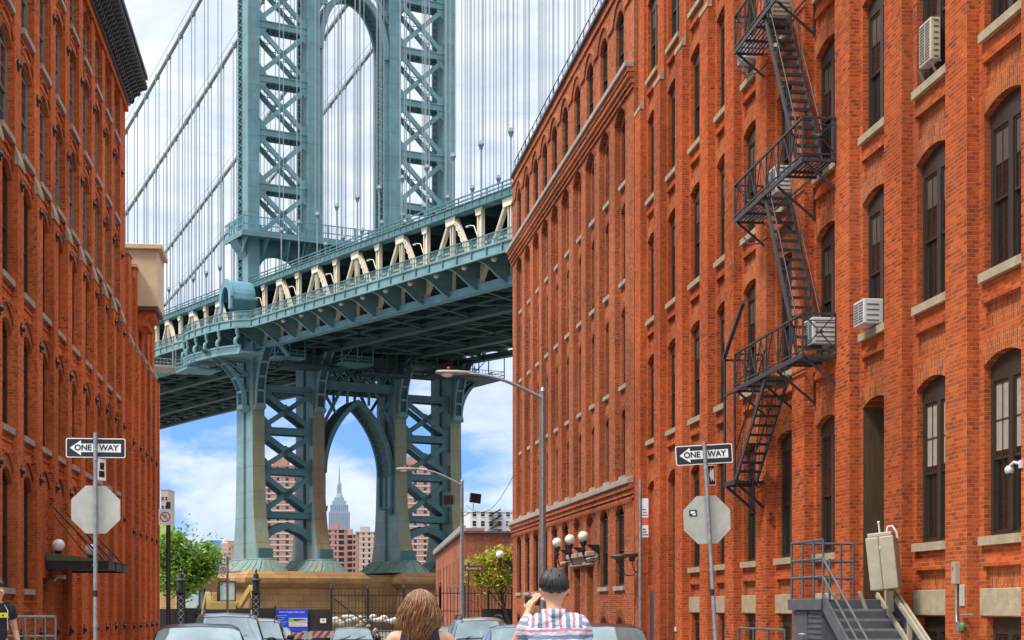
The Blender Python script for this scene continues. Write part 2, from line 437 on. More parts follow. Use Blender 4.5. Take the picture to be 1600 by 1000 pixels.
# ================================================================== ground
def ground():
    g = MB(); g.quad((-9000, -3000, -1.35), (9000, -3000, -1.35), (9000, 9000, -1.35), (-9000, 9000, -1.35))
    tag(g.build('ground', M['earth']), kind='structure')
    ys = [-30, 0, 12] + list(range(16, 96, 8)) + [95, 130]
    r = MB()
    for a, b in zip(ys, ys[1:]):
        za, zb = ground_z(a), ground_z(b)
        r.quad((-3.2, a, za), (6.8, a, za), (6.8, b, zb), (-3.2, b, zb))
    # the cross streets
    za = ground_z(20)
    r.quad((-40, 4, ground_z(4) - .02), (40, 4, ground_z(4) - .02), (40, 16.5, ground_z(16.5) - .02), (-40, 16.5, ground_z(16.5) - .02))
    r.quad((-60, 83, -.852), (60, 83, -.852), (60, 91, -.952), (-60, 91, -.952))
    r.box(-3.2, 6.8, -30, 130, -1.34, -1.30)
    tag(r.build('road', M['asphalt']), kind='structure')
    p = MB()
    for (x0, x1) in ((-7.6, -3.2), (6.8, 11.0)):
        for a, b in zip([17, 24, 32, 40, 48, 56, 64, 72, 78], [24, 32, 40, 48, 56, 64, 72, 78, 82]):
            za, zb = ground_z(a) + .14, ground_z(b) + .14
            p.add([(x0, a, za - .6), (x1, a, za - .6), (x1, b, zb - .6), (x0, b, zb - .6), (x0, a, za), (x1, a, za), (x1, b, zb), (x0, b, zb)],
                  [(4, 5, 6, 7), (0, 1, 5, 4), (1, 2, 6, 5), (2, 3, 7, 6), (3, 0, 4, 7)])
    tag(p.build('pavement', M['pave']), kind='structure')
ground()

# ================================================================== near right warehouse
def right_warehouse():
    root = thing('brick_warehouse', 'tall orange brick warehouse on the right with the fire escape and tan stone sills', 'building', (10.9, 0, 0), rad(-90))
    far = [19.15, 22.1, 25.05, 28.0, 30.88, 33.86, 36.84, 39.82, 42.55, 45.6, 48.6, 51.62]
    rows = [(2.82, 5.60), (7.12, 9.70), (11.05, 13.65), (15.0, 17.6), (18.95, 21.4)]
    W = 1.55; TOP = 24.0; CAPZ = 18.1
    w = MB(); caps = []
    prev = 16.3
    for k, yf in enumerate(far):
        i = k - 2                        # bay number, 0 is the first fully seen
        near = yf - W
        ops = []
        for r, (zs, zp) in enumerate(rows):
            door = (i == 2 and r == 0); tall = (i == 8 and r == 0); blank = (i == 9 and r == 0)
            if door: ops.append((-yf, -near, 1.72, zp + .02, .17, .75, None))
            elif tall: ops.append((-yf, -near, -.3, zp, .30, .22, None))
            elif blank: ops.append((-yf, -near, 2.4, zp, .17, .12, 0))
            else: ops.append((-yf, -near, zs, zp, .17, .22, None))
            if not (door or tall or blank) or r > 0:
                ops.append((-yf + .07, -near - .07, zs - .92, zs - .50, 0, .06, 1))
        if i not in (2, 8, 9) and i >= -2:
            ops.append((-yf + .1, -near - .1, .35, 1.50, 0, .22, None))
        xa, xb = -(yf + .20), -prev
        bay_wall(w, xa, xb, -1.4, TOP, [o for o in ops], 0., 0, 1, .34)
        # moulded brick course over each sunk panel
        for r, (zs, zp) in enumerate(rows):
            if i in (2, 8, 9) and r == 0: continue
            w.box(-yf - .02, -near + .02, -.045, 0.0, zs - .49, zs - .42); w.box(-yf - .02, -near + .02, -.03, 0.0, zs - .42, zs - .36)
        # windows
        for r, (zs, zp) in enumerate(rows):
            if i < -1: continue
            if i in (2, 8, 9) and r == 0: continue
            window(root, -(yf + near) / 2, zs, W, zp - zs, .165, .11, 'double', 'frame', .06, 'stone', glare_or_shade=1 if (r == 0 and i in (0, 1)) else ((i * 7 + r * 5) % 7 + 2 if (i * 3 + r * 5) % 3 else 0))
        if i not in (2, 8, 9) and i >= -1:
            window(root, -(yf + near) / 2, .36, W - .2, 1.13, 0, .11, 'double', 'frame')
            l = MB(); l.box(-yf - .12, -near + .12, -.03, .12, 1.52, 1.97); l.build('lintel', M['stone'], root, bevel=.012)
        # pilaster beyond this bay: thick below the weathered stone cap, thin above
        pa, pb = yf + .20, min(yf + 1.12, 52.84)
        w.box(-pb, -pa, -.21, 0, -1.4, CAPZ); w.box(-pb, -pa, -.09, 0, CAPZ, TOP)
        bay_wall(w, -pb, -pa, -1.4, TOP, [], 0.)
        c = MB(); c.add([(-pb - .02, -.23, CAPZ + .004), (-pa + .02, -.23, CAPZ + .004), (-pa + .02, -.23, CAPZ + .14), (-pb - .02, -.23, CAPZ + .14), (-pb - .02, -.091, CAPZ + .36), (-pa + .02, -.091, CAPZ + .36), (-pb - .02, -.091, CAPZ + .004), (-pa + .02, -.091, CAPZ + .004)],
                         [(0, 1, 2, 3), (3, 2, 5, 4), (0, 3, 4, 6), (1, 2, 5, 7), (6, 7, 1, 0)])
        c.build('pilaster_cap', M['stone'], root)
        prev = pb
    # return at the far end, flank, back and parapet
    w.quad((-52.84, 0, -1.4), (-52.84, 18, -1.4), (-52.84, 18, TOP), (-52.84, 0, TOP))
    w.quad((-16.3, 0, -1.4), (-16.3, 18, -1.4), (-16.3, 18, TOP), (-16.3, 0, TOP))
    w.quad((-52.84, 18, -1.4), (-16.3, 18, -1.4), (-16.3, 18, TOP), (-52.84, 18, TOP))
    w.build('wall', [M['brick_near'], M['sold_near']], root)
    r = MB(); r.box(-52.8, -16.34, .05, 17.95, TOP - 1.0, TOP - .8); r.build('roof', M['roof'], root)
    cp = MB(); cp.box(-52.9, -16.2, -.3, .3, TOP, TOP + .22); cp.build('coping', M['stone'], root)
    # near-black sheet in place of the unlit rooms behind the glass
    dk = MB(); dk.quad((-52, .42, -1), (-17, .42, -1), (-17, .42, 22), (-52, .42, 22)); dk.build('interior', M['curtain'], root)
    # deep doorway of bay 2; dark jamb board put in for the doorway's shade
    d = MB(); yf = 30.88; near = yf - W
    d.box(-yf, -yf + .04, .0, .7, 1.72, 5.7); d.box(-yf, -near, .70, .76, 1.72, 4.1); d.box(-yf, -near, .68, .76, 4.1, 4.25); d.box(-yf, -near, .70, .75, 4.25, 6.0)
    d.box(-(yf + near) / 2 - .03, -(yf + near) / 2 + .03, .67, .70, 1.72, 4.1)
    do = d.build('door', M['wood'], root)
    h = MB(); h.tube([(-(yf + near) / 2 + .12, .66, 2.6), (-(yf + near) / 2 + .12, .62, 2.7), (-(yf + near) / 2 + .12, .66, 2.8)], .015); h.build('handle', M['galv'], do)
    # tall brown timber doorway of bay 8
    d = MB(); yf = 48.6; near = yf - W
    d.box(-yf, -(near + .45), .16, .22, -.3, 5.6); d.box(-(near + .45), -near, .19, .22, -.3, 5.6)
    ap = arc_pts(-yf, -near, 5.6, .3); d.prism([(p[0], .15, p[1]) for p in ap], (0, .07, 0))
    for z in (1.2, 2.6, 4.1): d.box(-yf + .12, -(near + .55), .13, .16, z, z + 1.2)
    d.build('door', M['wood'], root)
    d = MB(); yf = 51.62; near = yf - W; d.box(-yf + .35, -near - .1, -.015, .07, -.3, 2.2); d.build('door', M['frame_black'], root)
    # two bell-shaded wall lamps at the far doors
    for yy in (50.0, 52.2):
        lm = MB()
        lm.tube([(-yy, -.21, 2.95), (-yy, -.35, 2.75), (-yy, -.6, 2.72), (-yy, -.8, 2.85), (-yy, -.86, 3.15)], .02)
        lm.tube([(-yy, -.21, 3.3), (-yy, -.25, 3.1), (-yy, -.21, 2.9)], .02)
        lm.lathe((-yy, -.86, 3.12), [(.06, 0), (.11, .04), (.1, .12), (.32, .22), (.34, .24), (.30, .27), (.05, .33)], 14)
        o = lm.build('wall_lamp', M['wood'])
        o.parent = None; o.location = (10.9, 0, 0); o.rotation_euler = (0, 0, rad(-90))
        tag(o, ('bell-shaded brown wall lamp beside the tall brown arched doorway' if yy < 51 else 'bell-shaded brown wall lamp just behind the post with the orange plate'), 'wall lamp', 'bell-shaded wall lamps')
    return root
RW = right_warehouse()

# ================================================================== far right warehouse
def far_warehouse():
    root = thing('brick_warehouse', 'darker red brick warehouse with corbelled cornice, tall arched recesses and three globe lamps', 'building', (10.72, 53.0, 0), rad(-90) + math.atan(.02))
    cen = [2.29, 5.10, 7.80, 10.48, 13.23, 15.9, 18.47, 21.05, 23.67, 26.35]
    L = 28.6; TOP = 23.75
    w = MB(); W1 = 1.3
    edges = [.02] + [(a + b) / 2 for a, b in zip(cen, cen[1:])] + [L]
    doors = (2, 3)
    for k, c in enumerate(cen):
        xa, xb = -edges[k + 1], -edges[k]
        x0, x1 = -c - .87, -c + .87
        # ground storey
        g0, g1 = -c - .72, -c + .72
        ops = []
        if k in doors:
            ops.append((g0 + .1, g1 - .1, -.6, 3.25, 0, .9, None)); ops.append((g0, g1, 4.0, 4.95, .34, .16, 0))
        else:
            ops.append((g0, g1, 2.42, 4.95, .34, .24, None)); ops.append((g0 + .1, g1 - .1, -.1, 1.05, .30, .14, 0))
        bay_wall(w, xa, xb, -1.4, 6.12, ops, 0., 0, 1, .26)
        # tall recesses
        bay_wall(w, xa, xb, 6.12, 20.0, [(x0, x1, 6.14, 18.75, .42, .20, None)], 0., 0, 1, .24)
        ro = [(-c - W1 / 2, -c + W1 / 2, zs, zp, rs, .18, None) for (zs, zp, rs) in ((6.3, 8.45, .22), (9.5, 12.0, .25), (13.15, 15.65, .25), (16.6, 18.6, .25))]
        bay_wall(w, x0, x1, 6.14, 19.3, ro, .20, 0, 1, .2)
        # attic storey
        bay_wall(w, xa, xb, 20.0, TOP, [(-c - .66, -c + .66, 20.2, 22.2, .42, .22, None)], 0., 0, 1, .3)
        for z, h, wd, rs, yy, st, sl in ((2.42, 2.53, 1.44, .33, .12, 'arch', .14), (20.2, 2.0, 1.32, .41, .11, 'arch', None)):
            if z < 3 and k in doors: continue
            window(root, -c, z, wd, h, rs, yy, st, 'frame_black', sl, 'stone_grey')
        for (zs, zp, rs) in ((6.3, 8.45, .22), (9.5, 12.0, .25), (13.15, 15.65, .25), (16.6, 18.6, .25)):
            window(root, -c, zs, W1, zp - zs, rs, .29, 'slim', 'frame_black', .06, 'stone_grey')
        # wavy hood course over the attic arches
        ap = arc_pts(-c - .95, -c + .95, 22.35, .62, 10)
        pts = [(xa, 22.35)] + ap + [(xb, 22.35)]
        for p, q in zip(pts, pts[1:]):
            w.add([(p[0], -.07, p[1]), (q[0], -.07, q[1]), (q[0], -.07, q[1] + .14), (p[0], -.07, p[1] + .14), (p[0], 0, p[1]), (q[0], 0, q[1]), (q[0], 0, q[1] + .14), (p[0], 0, p[1] + .14)],
                  [(0, 1, 2, 3), (0, 1, 5, 4), (3, 2, 6, 7)], 0)
        # springing band of the ground arches
        if k > 0: w.box(-edges[k] - .72 + .0, -edges[k] + .72 - .0, -.04, 0, 4.92, 5.02) if False else None
    # ends, back, roof
    for x in (-.02, -L):
        w.quad((x, 0, -1.4), (x, 16, -1.4), (x, 16, TOP), (x, 0, TOP))
    w.quad((-L, 16, -1.4), (0, 16, -1.4), (0, 16, TOP), (-L, 16, TOP))
    # flank returns of the pilaster zone at the far end keep the corner solid; string courses
    for (za, zb, o) in ((5.36, 5.46, .05), (5.5, 5.66, .09), (5.68, 5.86, .15), (19.22, 19.34, .07), (19.38, 19.52, .13), (19.55, 19.72, .20), (19.74, 19.9, .24), (23.3, 23.45, .07)):
        w.box(-L - o, -.03, -o, 0.003, za, zb)
    for x in [i * .3 for i in range(1, 95)]: w.box(-x - .07, -x + .07, -.10, 0.002, 5.25, 5.355)
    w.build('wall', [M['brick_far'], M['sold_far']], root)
    for (za, zb, o) in ((5.87, 6.08, .22), (19.91, 20.1, .32)):
        c = MB(); c.box(-L - o, -.03, -o, .004, za, zb); c.build('cornice', M['stone_grey'], root, bevel=.02)
    cp = MB(); cp.box(-L - .1, -.02, -.12, .35, TOP, TOP + .12); cp.build('coping', M['cornice'], root)
    r = MB(); r.box(-L + .1, -.1, .1, 15.9, TOP - .9, TOP - .7); r.build('roof', M['roof'], root)
    rl = MB()
    for z in (.45, .85): rl.tube([(-L, .1, TOP + z), (-.3, .1, TOP + z)], .022, 5)
    for i in range(25): rl.tube([(-.3 - i * 1.17, .1, TOP + .1), (-.3 - i * 1.17, .1, TOP + .87)], .022, 5)
    rl.build('roof_railing', M['black'], root)
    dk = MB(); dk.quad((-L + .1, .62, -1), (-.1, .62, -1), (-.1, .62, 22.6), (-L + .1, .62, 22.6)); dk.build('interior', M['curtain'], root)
    # paired doorway with stone hood
    for k in doors:
        c = cen[k]; d = MB(); d.box(-c - .62, -c + .62, .84, .90, -.6, 3.2); d.box(-c - .03, -c + .03, .82, .84, -.6, 3.2)
        d.build('door', M['wood'], root)
    hd = MB(); xa, xb = -cen[3] - .95, -cen[2] + .95
    hd.box(xa, xb, -.30, .002, 3.62, 3.80); hd.box(xa + .12, xb - .12, -.16, .002, 3.3, 3.62)
    hd.build('door_hood', M['stone_grey'], root, bevel=.03)
    return root
FW = far_warehouse()

def fw_world(x, y, z):
    a = rad(-90) + math.atan(.02)
    return Vector((10.72 + x * math.cos(a) - y * math.sin(a), 53.0 + x * math.sin(a) + y * math.cos(a), z))

# globe lamps on the entrance and on the far corner
def globe_lamp(loc, rotz, label, r=.20, arm=True):
    t = thing('globe_lamp', label, 'globe lamp', loc, rotz, 'white globe lamps')
    g = MB(); g.sphere((0, 0, 0), r, 20); g.build('globe', M['globe'], t)
    b = MB(); b.lathe((0, 0, -r - .5), [(.03, 0), (.06, .06), (.05, .16), (.10, .2), (.05, .26), (.09, .38), (.14, .46), (.15, .52)], 12)
    if arm:
        b.tube([(0, 0, -r - .46), (0, .12, -r - .78), (0, .45, -r - .72), (0, .62, -r - .45)], .03, 6)
        b.box(-.06, .06, .58, .66, -r - .8, -r - .2); b.prism([(-.02, .1, -r - .1), (-.02, .6, -r - .1), (-.02, .6, -r - .5)], (.04, 0, 0))
    b.build('bracket', M['black'], t); return t
a = rad(-90) + math.atan(.02)
for (x, lab) in ((-5.9, 'nearest of the three round white globe lamps over the red brick entrance'), (-8.7, 'middle one of the three round white globe lamps over the red brick entrance'), (-11.6, 'farthest of the three round white globe lamps over the red brick entrance')):
    globe_lamp(fw_world(x, -.62, 4.32), a, lab)
globe_lamp(fw_world(-28.9, -.62, 4.4), a, 'lone round white globe lamp in front of the yellow tree')
for x, lab in ((-5.95, 'white security camera on the right end of the stone door hood'), (-11.3, 'white security camera left of the stone door hood')):
    c = MB(); c.tube([(0, 0, 0), (.04, -.2, -.04)], .045, 10); c.tube([(0, .03, .02), (0, .3, .08)], .02, 6); c.box(-.04, .04, .28, .34, 0, .14)
    o = c.build('security_camera', M['white_metal']); o.location = fw_world(x, -.34, 3.5); o.rotation_euler = (0, 0, a)
    tag(o, lab, 'camera', 'security cameras')
# vents on the far roof
v = MB(); v.box(-.5, .5, -.4, .4, 0, 1.5); v.box(-.6, .6, -.5, .5, 1.5, 1.62)
for i in range(5): v.box(-.45, .45, -.43, -.4, .2 + i * .24, .3 + i * .24)
o = v.build('roof_vent', M['cream_metal'], bevel=.02); o.location = fw_world(-14.5, 1.0, 23.0); o.rotation_euler = (0, 0, a); tag(o, 'beige louvred vent box on the far warehouse roof edge', 'roof vent')

# ================================================================== left warehouses
def left_warehouse():
    root = thing('brick_warehouse', 'tall orange brick warehouse on the left with a dark bracketed metal cornice', 'building', (-7.5, 0, 0), rad(90))
    far = [29.7, 32.6, 35.5, 38.4, 41.25, 44.12, 46.85, 49.5, 52.4, 55.3, 58.0, 60.65, 63.3]
    rows = [(2.15, 4.78), (6.12, 8.45), (9.82, 12.34), (13.4, 15.62), (16.65, 18.85), (19.75, 21.1)]
    END = 65.6; TOP = 22.6; CAPZ = 12.75
    w = MB(); prev = 27.2
    plates = []
    for k, yf in enumerate(far):
        W = 1.5; near = yf - W
        ent = k >= 6
        ops = [(near, yf, zs, zp, .34, .22, None) for (zs, zp) in rows if not (ent and zs < 3)]
        if k == 6: ops.append((near - .1, yf, -.9, 2.5, 0, .9, None))
        bay_wall(w, prev, yf + .03, -1.4, TOP, ops, 0., 0, 1, .20)
        # second, thinner arch moulding
        for (zs, zp) in rows:
            ap = arc_pts(near - .22, yf + .02, zp + .12, .42)
            for p, q in zip(ap, ap[1:]): w.prism([(p[0], -.05, p[1] + .14), (q[0], -.05, q[1] + .14), (q[0], -.05, q[1] + .2), (p[0], -.05, p[1] + .2)], (0, .052, 0), 1)
            if not (ent and zs < 3): w.box(near - .05, yf, -.03, .002, zs - .62, zs - .52); w.box(near - .05, yf, -.03, .002, zs - .36, zs - .3)
        if k >= 2:
            for (zs, zp) in rows:
                if ent and zs < 3: continue
                window(root, (near + yf) / 2, zs, W, zp - zs, .33, .10, 'arch', 'frame_light' if zs > 13 else 'frame', .06, 'stone_grey')
        pa, pb = yf + .03, min(yf + .88, END)
        bay_wall(w, pa, pb, -1.4, TOP, [], 0.)
        w.box(pa, pb, -.15, 0, -1.4, CAPZ); w.box(pa, pb, -.07, 0, CAPZ, TOP)
        if k >= 2:
            c = MB(); z = CAPZ
            c.add([(pa - .02, -.18, z + .004), (pb + .02, -.18, z + .004), (pb + .02, -.18, z + .16), (pa - .02, -.18, z + .16), (pa - .02, -.071, z + .5), (pb + .02, -.071, z + .5), (pa - .02, -.071, z + .004), (pb + .02, -.071, z + .004)],
                  [(0, 1, 2, 3), (3, 2, 5, 4), (0, 3, 4, 6), (1, 2, 5, 7), (6, 7, 1, 0)])
            c.build('pilaster_cap', M['stone'], root)
            for z in (.95, 5.1, 8.7, 12.33, 15.38, 18.6): plates.append(((pa + pb) / 2, -.15 if z < CAPZ else -.07, z))
        prev = pb
    bay_wall(w, prev, END, -1.4, TOP, [], 0.)
    for x in (27.2, END): w.quad((x, 0, -1.4), (x, 16, -1.4), (x, 16, TOP), (x, 0, TOP))
    w.quad((27.2, 16, -1.4), (END, 16, -1.4), (END, 16, TOP), (27.2, 16, TOP))
    w.box(27.2, END, -.13, .002, 21.55, 21.8)
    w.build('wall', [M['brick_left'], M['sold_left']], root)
    anchors(root, plates)
    # pressed-metal cornice with scrolled brackets
    c = MB(); x0, x1 = 27.0, END + .15
    c.box(x0, x1, -.20, .002, 21.84, 22.3); c.box(x0, x1, -.72, .05, 22.66, 22.78); c.box(x0, x1, -.80, .05, 22.78, 22.9); c.box(x0, x1, -.88, .05, 22.9, 23.05); c.box(x0, x1, -.26, .05, 22.3, 22.66)
    c.build('cornice', M['cornice'], root)
    b = MB()
    prof = [(0, 21.9), (-.10, 21.9), (-.16, 22.0), (-.16, 22.12), (-.24, 22.2), (-.34, 22.22), (-.40, 22.30), (-.40, 22.40), (-.5, 22.44), (-.64, 22.47), (-.68, 22.54), (-.68, 22.655), (0, 22.655)]
    b.prism([(-.055, -.205 + y * .98 + .0, z) for (y, z) in prof], (.11, 0, 0)); bm = b.mesh('cornice_bracket', M['cornice'])
    n = 0; x = x1 - .12
    while x > 29.5 and n < 98:
        put('cornice_bracket', bm, root, (x, 0, 0)); x -= .42; n += 1
    r = MB(); r.box(27.3, END - .1, .06, 15.9, 22.4, 22.6); r.build('roof', M['roof'], root)
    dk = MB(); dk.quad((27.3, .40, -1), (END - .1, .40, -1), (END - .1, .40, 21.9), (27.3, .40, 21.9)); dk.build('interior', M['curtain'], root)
    d = MB(); d.box(45.3, 46.85, .8, .86, -.9, 2.5); d.build('door', M['frame_black'], root)
    return root

def anchors(root, plates):
    a = MB()
    for k in range(5):
        an = k * 2 * math.pi / 5 + math.pi / 2
        a.prism([(0.05 * math.cos(an + 1.2), -.05, .05 * math.sin(an + 1.2)), (.17 * math.cos(an), -.03, .17 * math.sin(an)), (.05 * math.cos(an - 1.2), -.05, .05 * math.sin(an - 1.2))], (0, .045, 0))
    a.tube([(0, -.11, 0), (0, -.02, 0)], [.05, .10], 8)
    me = a.mesh('anchor_plate', M['black'])
    for (x, y, z) in plates[:100]: put('anchor_plate', me, root, (x, y, z))
LW = left_warehouse()

def left_annex():
    root = thing('brick_annex', 'lower orange brick range beyond the left warehouse, windowless piers with a stepped top', 'building', (-7.5, 0, 0), rad(90))
    w = MB(); a0, a1 = 65.6, 77.6; TOP = 15.9; CAPZ = 12.3
    w.quad((a0, 0, -1.4), (a1, 0, -1.4), (a1, 0, TOP - .3), (a0, 0, TOP - .3))
    w.box(a0 + .02, a1, .002, 14, -1.4, TOP - .31)
    starts = [65.75, 68.3, 70.75, 73.1, 75.3]; plates = []
    for s in starts:
        e = s + 1.0
        w.box(s, e, -.24, 0, -1.4, CAPZ); w.box(s, e, -.12, 0, CAPZ, TOP)
        c = MB(); z = CAPZ
        c.add([(s - .02, -.26, z + .004), (e + .02, -.26, z + .004), (e + .02, -.26, z + .14), (s - .02, -.26, z + .14), (s - .02, -.121, z + .42), (e + .02, -.121, z + .42), (s - .02, -.121, z + .004), (e + .02, -.121, z + .004)],
              [(0, 1, 2, 3), (3, 2, 5, 4), (0, 3, 4, 6), (1, 2, 5, 7), (6, 7, 1, 0)])
        c.build('pilaster_cap', M['stone'], root)
        k = MB(); k.box(s - .05, e + .05, -.16, .2, TOP, TOP + .12); k.build('coping', M['stone'], root)
        for z in (.9, 4.75, 8.35): plates.append(((s + e) / 2, -.24, z))
    w.box(a1 - .5, a1 + .02, -.24, 0, -1.4, CAPZ)
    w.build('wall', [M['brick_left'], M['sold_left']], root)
    r = MB(); r.box(a0 + .1, a1 - .1, .1, 13.9, TOP - .3, TOP - .2); r.build('roof', M['roof'], root)
    anchors(root, plates)
left_annex()

# cream stuccoed bulkhead that overhangs the annex
t = thing('bulkhead', 'cream stuccoed box bulkhead overhanging the annex roof on the left', 'bulkhead', (-7.3, 70.2, 0))
b = MB(); b.box(-2.4, .78, -1.2, 1.4, 14.4, 16.8); b.build('wall', M['stucco'], t, bevel=.03)
b = MB(); b.box(-2.6, .95, -1.36, 1.5, 16.802, 17.02); b.build('roof', M['stucco'], t, bevel=.03)
b = MB(); b.box(-.15, .6, -1.0, 1.2, 14.0, 14.398); b.box(-.15, .35, -1.0, 1.2, 13.6, 14.0); b.build('corbel', M['brick_left'], t)
b = MB(); b.box(-.1, .75, -1.17, 1.35, 14.25, 14.399); b.build('soffit', M['wood'], t)

# canopy over the left entrance
t = thing('entrance_canopy', 'dark iron canopy with a mossy top hung on rods from the left wall', 'canopy', (-7.5, 46.3, 0))
c = MB(); c.box(.02, 1.75, 0, .12, 2.74, 2.98); c.box(1.63, 1.75, .12, 4.8, 2.74, 2.98); c.box(.02, 1.75, 4.8, 4.9, 2.74, 2.98); c.box(.1, 1.63, .12, 4.8, 2.80, 2.84)
for y in (1.6, 3.2): c.box(1.64, 1.77, y - .05, y + .05, 2.72, 3.0)
c.build('frame', M['black'], t)
c = MB(); c.add([(.02, -.02, 3.22), (1.8, -.05, 2.99), (1.8, 5.0, 2.99), (.02, 5.0, 3.22), (.02, -.02, 2.985), (1.8, -.05, 2.97), (1.8, 5.0, 2.97), (.02, 5.0, 2.985)], [(0, 1, 2, 3), (0, 1, 5, 4), (1, 2, 6, 5), (2, 3, 7, 6), (4, 5, 6, 7)]); c.build('roof', M['moss'], t)
for y in (.1, 2.3, 4.7):
    c = MB(); c.tube([(.22, y, 4.5), (1.6, y, 3.02)], .035, 6); c.tube([(.22, y, 4.3), (1.2, y, 3.05)], .02, 6); c.build('rod', M['wood'], t)
for (x, y, lab) in ((.35, .1, 'round white globe lamp on the near corner of the left iron canopy'), (.75, 3.6, 'round white globe lamp on top of the iron canopy, partly behind the stop sign pole')):
    g = thing('globe_lamp', lab, 'globe lamp', (-7.5 + x, 46.3 + y, 3.42), 0, 'white globe lamps')
    s = MB(); s.sphere((0, 0, 0), .18, 18); s.build('globe', M['globe'], g)
    s = MB(); s.lathe((0, 0, -.42), [(.12, 0), (.1, .05), (.04, .09), (.05, .16), (.1, .22), (.11, .26)], 12); s.build('base', M['black'], g)
c = MB(); c.tube([(0, 0, 0), (.22, -.1, -.02)], .06, 10); c.tube([(-.1, .02, -.12), (0, 0, 0)], .03, 6)
o = c.build('security_camera', M['white_metal']); o.location = at(90, 901, 45.5); tag(o, 'white security camera on the wall under the left canopy', 'camera', 'security cameras')
# ================================================================== fire escape
def fire_escape():
    t = thing('fire_escape', 'dark iron fire escape of stacked balconies and steep stairs on the right warehouse', 'fire escape', (10.68, 31.9, 0))
    X0, X1, L = -.70, 0.0, 5.35
    def flat(z, name='balcony'):
        b = MB()
        for i in range(8):
            x = X0 + .03 + i * .09
            if -.66 < x < -.10:
                b.bar((x, 0, z), (x, 1.25, z), .03, .035); b.bar((x, 3.1, z), (x, L, z), .03, .035)
            else: b.bar((x, 0, z), (x, L, z), .03, .035)
        for y in (0, .9, 1.28, 3.08, 3.6, 4.5, L): b.bar((X0, y, z - .04), (X1, y, z - .04), .05, .05)
        b.bar((X0, 0, z - .02), (X0, L, z - .02), .04, .10)
        for y in (.05, 2.0, 3.4, L - .05):
            b.bar((X0 + .05, y, z - .06), (X1 + .2, y, z - .75), .035, .05); b.bar((X1 + .18, y, z - .06), (X1 + .18, y, z - .8), .035, .05)
        o = b.build(name, M['iron'], t)
        r = MB()
        h = .84
        for zz, th in ((z + h, .045), (z + .10, .03)):
            r.bar((X0, 0, zz), (X0, L, zz), th, th); r.bar((X0, 0, zz), (X1, 0, zz), th, th); r.bar((X0, L, zz), (X1, L, zz), th, th)
        n = 6
        for i in range(n + 1):
            y = L * i / n; r.bar((X0, y, z - .05), (X0, y, z + h), .032, .032, side=(1, 0, 0))
            if i < n:
                y2 = L * (i + 1) / n; ym = (y + y2) / 2
                r.bar((X0, y, z + .1), (X0, ym, z + h), .02, .02); r.bar((X0, ym, z + h), (X0, y2, z + .1), .02, .02)
                r.bar((X0, ym, z + .1), (X0, ym, z + h), .016, .016, side=(1, 0, 0))
        for y in (0, L):
            r.bar((X0, y, z + .1), (X1, y, z + h), .022, .022, side=(0, 1, 0)); r.bar((X0, y, z + h), (X1, y, z + .1), .022, .022, side=(0, 1, 0))
            r.bar((X1, y, z), (X1, y, z + h), .03, .03, side=(1, 0, 0)); r.lathe((X0 / 2, y, z + .44), [(.07, 0), (.09, .03), (.07, .06)], 8)
            r.bar((X0, y, z + h - .14), (X1, y, z + h - .14), .02, .02)
        r.build('railing', M['iron'], o)
    for z in (6.87, 10.9, 14.93, 18.96): flat(z)
    def stair(p, q, n, rails=True):
        b = MB()
        for x in (X0 + .06, X0 + .58):
            b.bar((x, p[0], p[1]), (x, q[0], q[1]), .035, .14)
            if rails:
                up = Vector((0, 0, .72)); a = Vector((x, p[0], p[1])) + up * .9; c = Vector((x, q[0], q[1])) + up
                b.tube([a, c], .017, 6)
                for f in (.12, .4, .68, .92):
                    m = Vector((x, p[0], p[1])).lerp(Vector((x, q[0], q[1])), f); b.tube([m, m + up * (.9 + .1 * f)], .012, 5)
        for i in range(1, n):
            f = i / n; y = p[0] + (q[0] - p[0]) * f; z = p[1] + (q[1] - p[1]) * f
            b.box(X0 + .07, X0 + .57, y - .10, y + .10, z - .012, z + .012); b.bar((X0 + .07, y - .1, z - .03), (X0 + .57, y - .1, z - .03), .015, .05)
        b.build('stair', M['iron'], t)
    for zt in (18.96, 14.93, 10.9): stair((3.0, zt), (.55, zt - 4.0), 17)
    stair((2.9, 6.84), (5.5, 4.72), 11, True)
    b = MB(); z = 4.68
    for i in range(8): b.bar((X0 + .03 + i * .09, 5.3, z), (X0 + .03 + i * .09, 6.35, z), .03, .035)
    for y in (5.3, 5.85, 6.35): b.bar((X0, y, z - .04), (X1, y, z - .04), .05, .05)
    b.bar((X0, 5.3, z - .02), (X0, 6.35, z - .02), .05, .1)
    for y in (5.35, 6.3): b.bar((X0 + .05, y, z - .06), (X1 + .2, y, z - .8), .05, .07)
    b.bar((X1 + .1, 5.6, z - .1), (X1 + .1, 5.6, z - .9), .12, .12)
    b.build('landing', M['black'], t)
    b = MB()
    b.tube([(X0, 6.3, z), (X0, 6.3, 7.75)], .035, 6); b.tube([(X0 + .25, 6.3, z - .2), (X0 + .25, 6.3, 7.7)], .03, 6)
    b.bar((X0 - .05, 6.35, 7.72), (X1 + .1, 6.35, 7.72), .05, .05); b.bar((X0, 6.4, 7.75), (X0, 4.6, 8.8), .08, .08)
    b.bar((X0, 6.4, 6.83), (X0, 4.4, 6.83), .05, .05)
    b.tube([(X0 + .3, 5.3, z - 1.2), (X0 + .3, 4.0, 6.6)], .012, 5); b.tube([(X0 + .3, 6.2, z), (X0 + .3, 5.4, 6.6)], .01, 5)
    for zz in (3.75, 3.9): b.tube([(X1 + .1, 6.3, zz), (X1 + .1, 5.0, zz)], .03, 5)
    b.build('counterbalance', M['iron'], t)
    hose = MB(); hose.tube([(X0, 5.2, 14.8), (X0 + .1, 4.9, 14.4), (X0 + .1, 4.5, 14.1), (X0 + .2, 4.0, 14.0), (X0 + .3, 3.6, 14.1)], .018, 6)
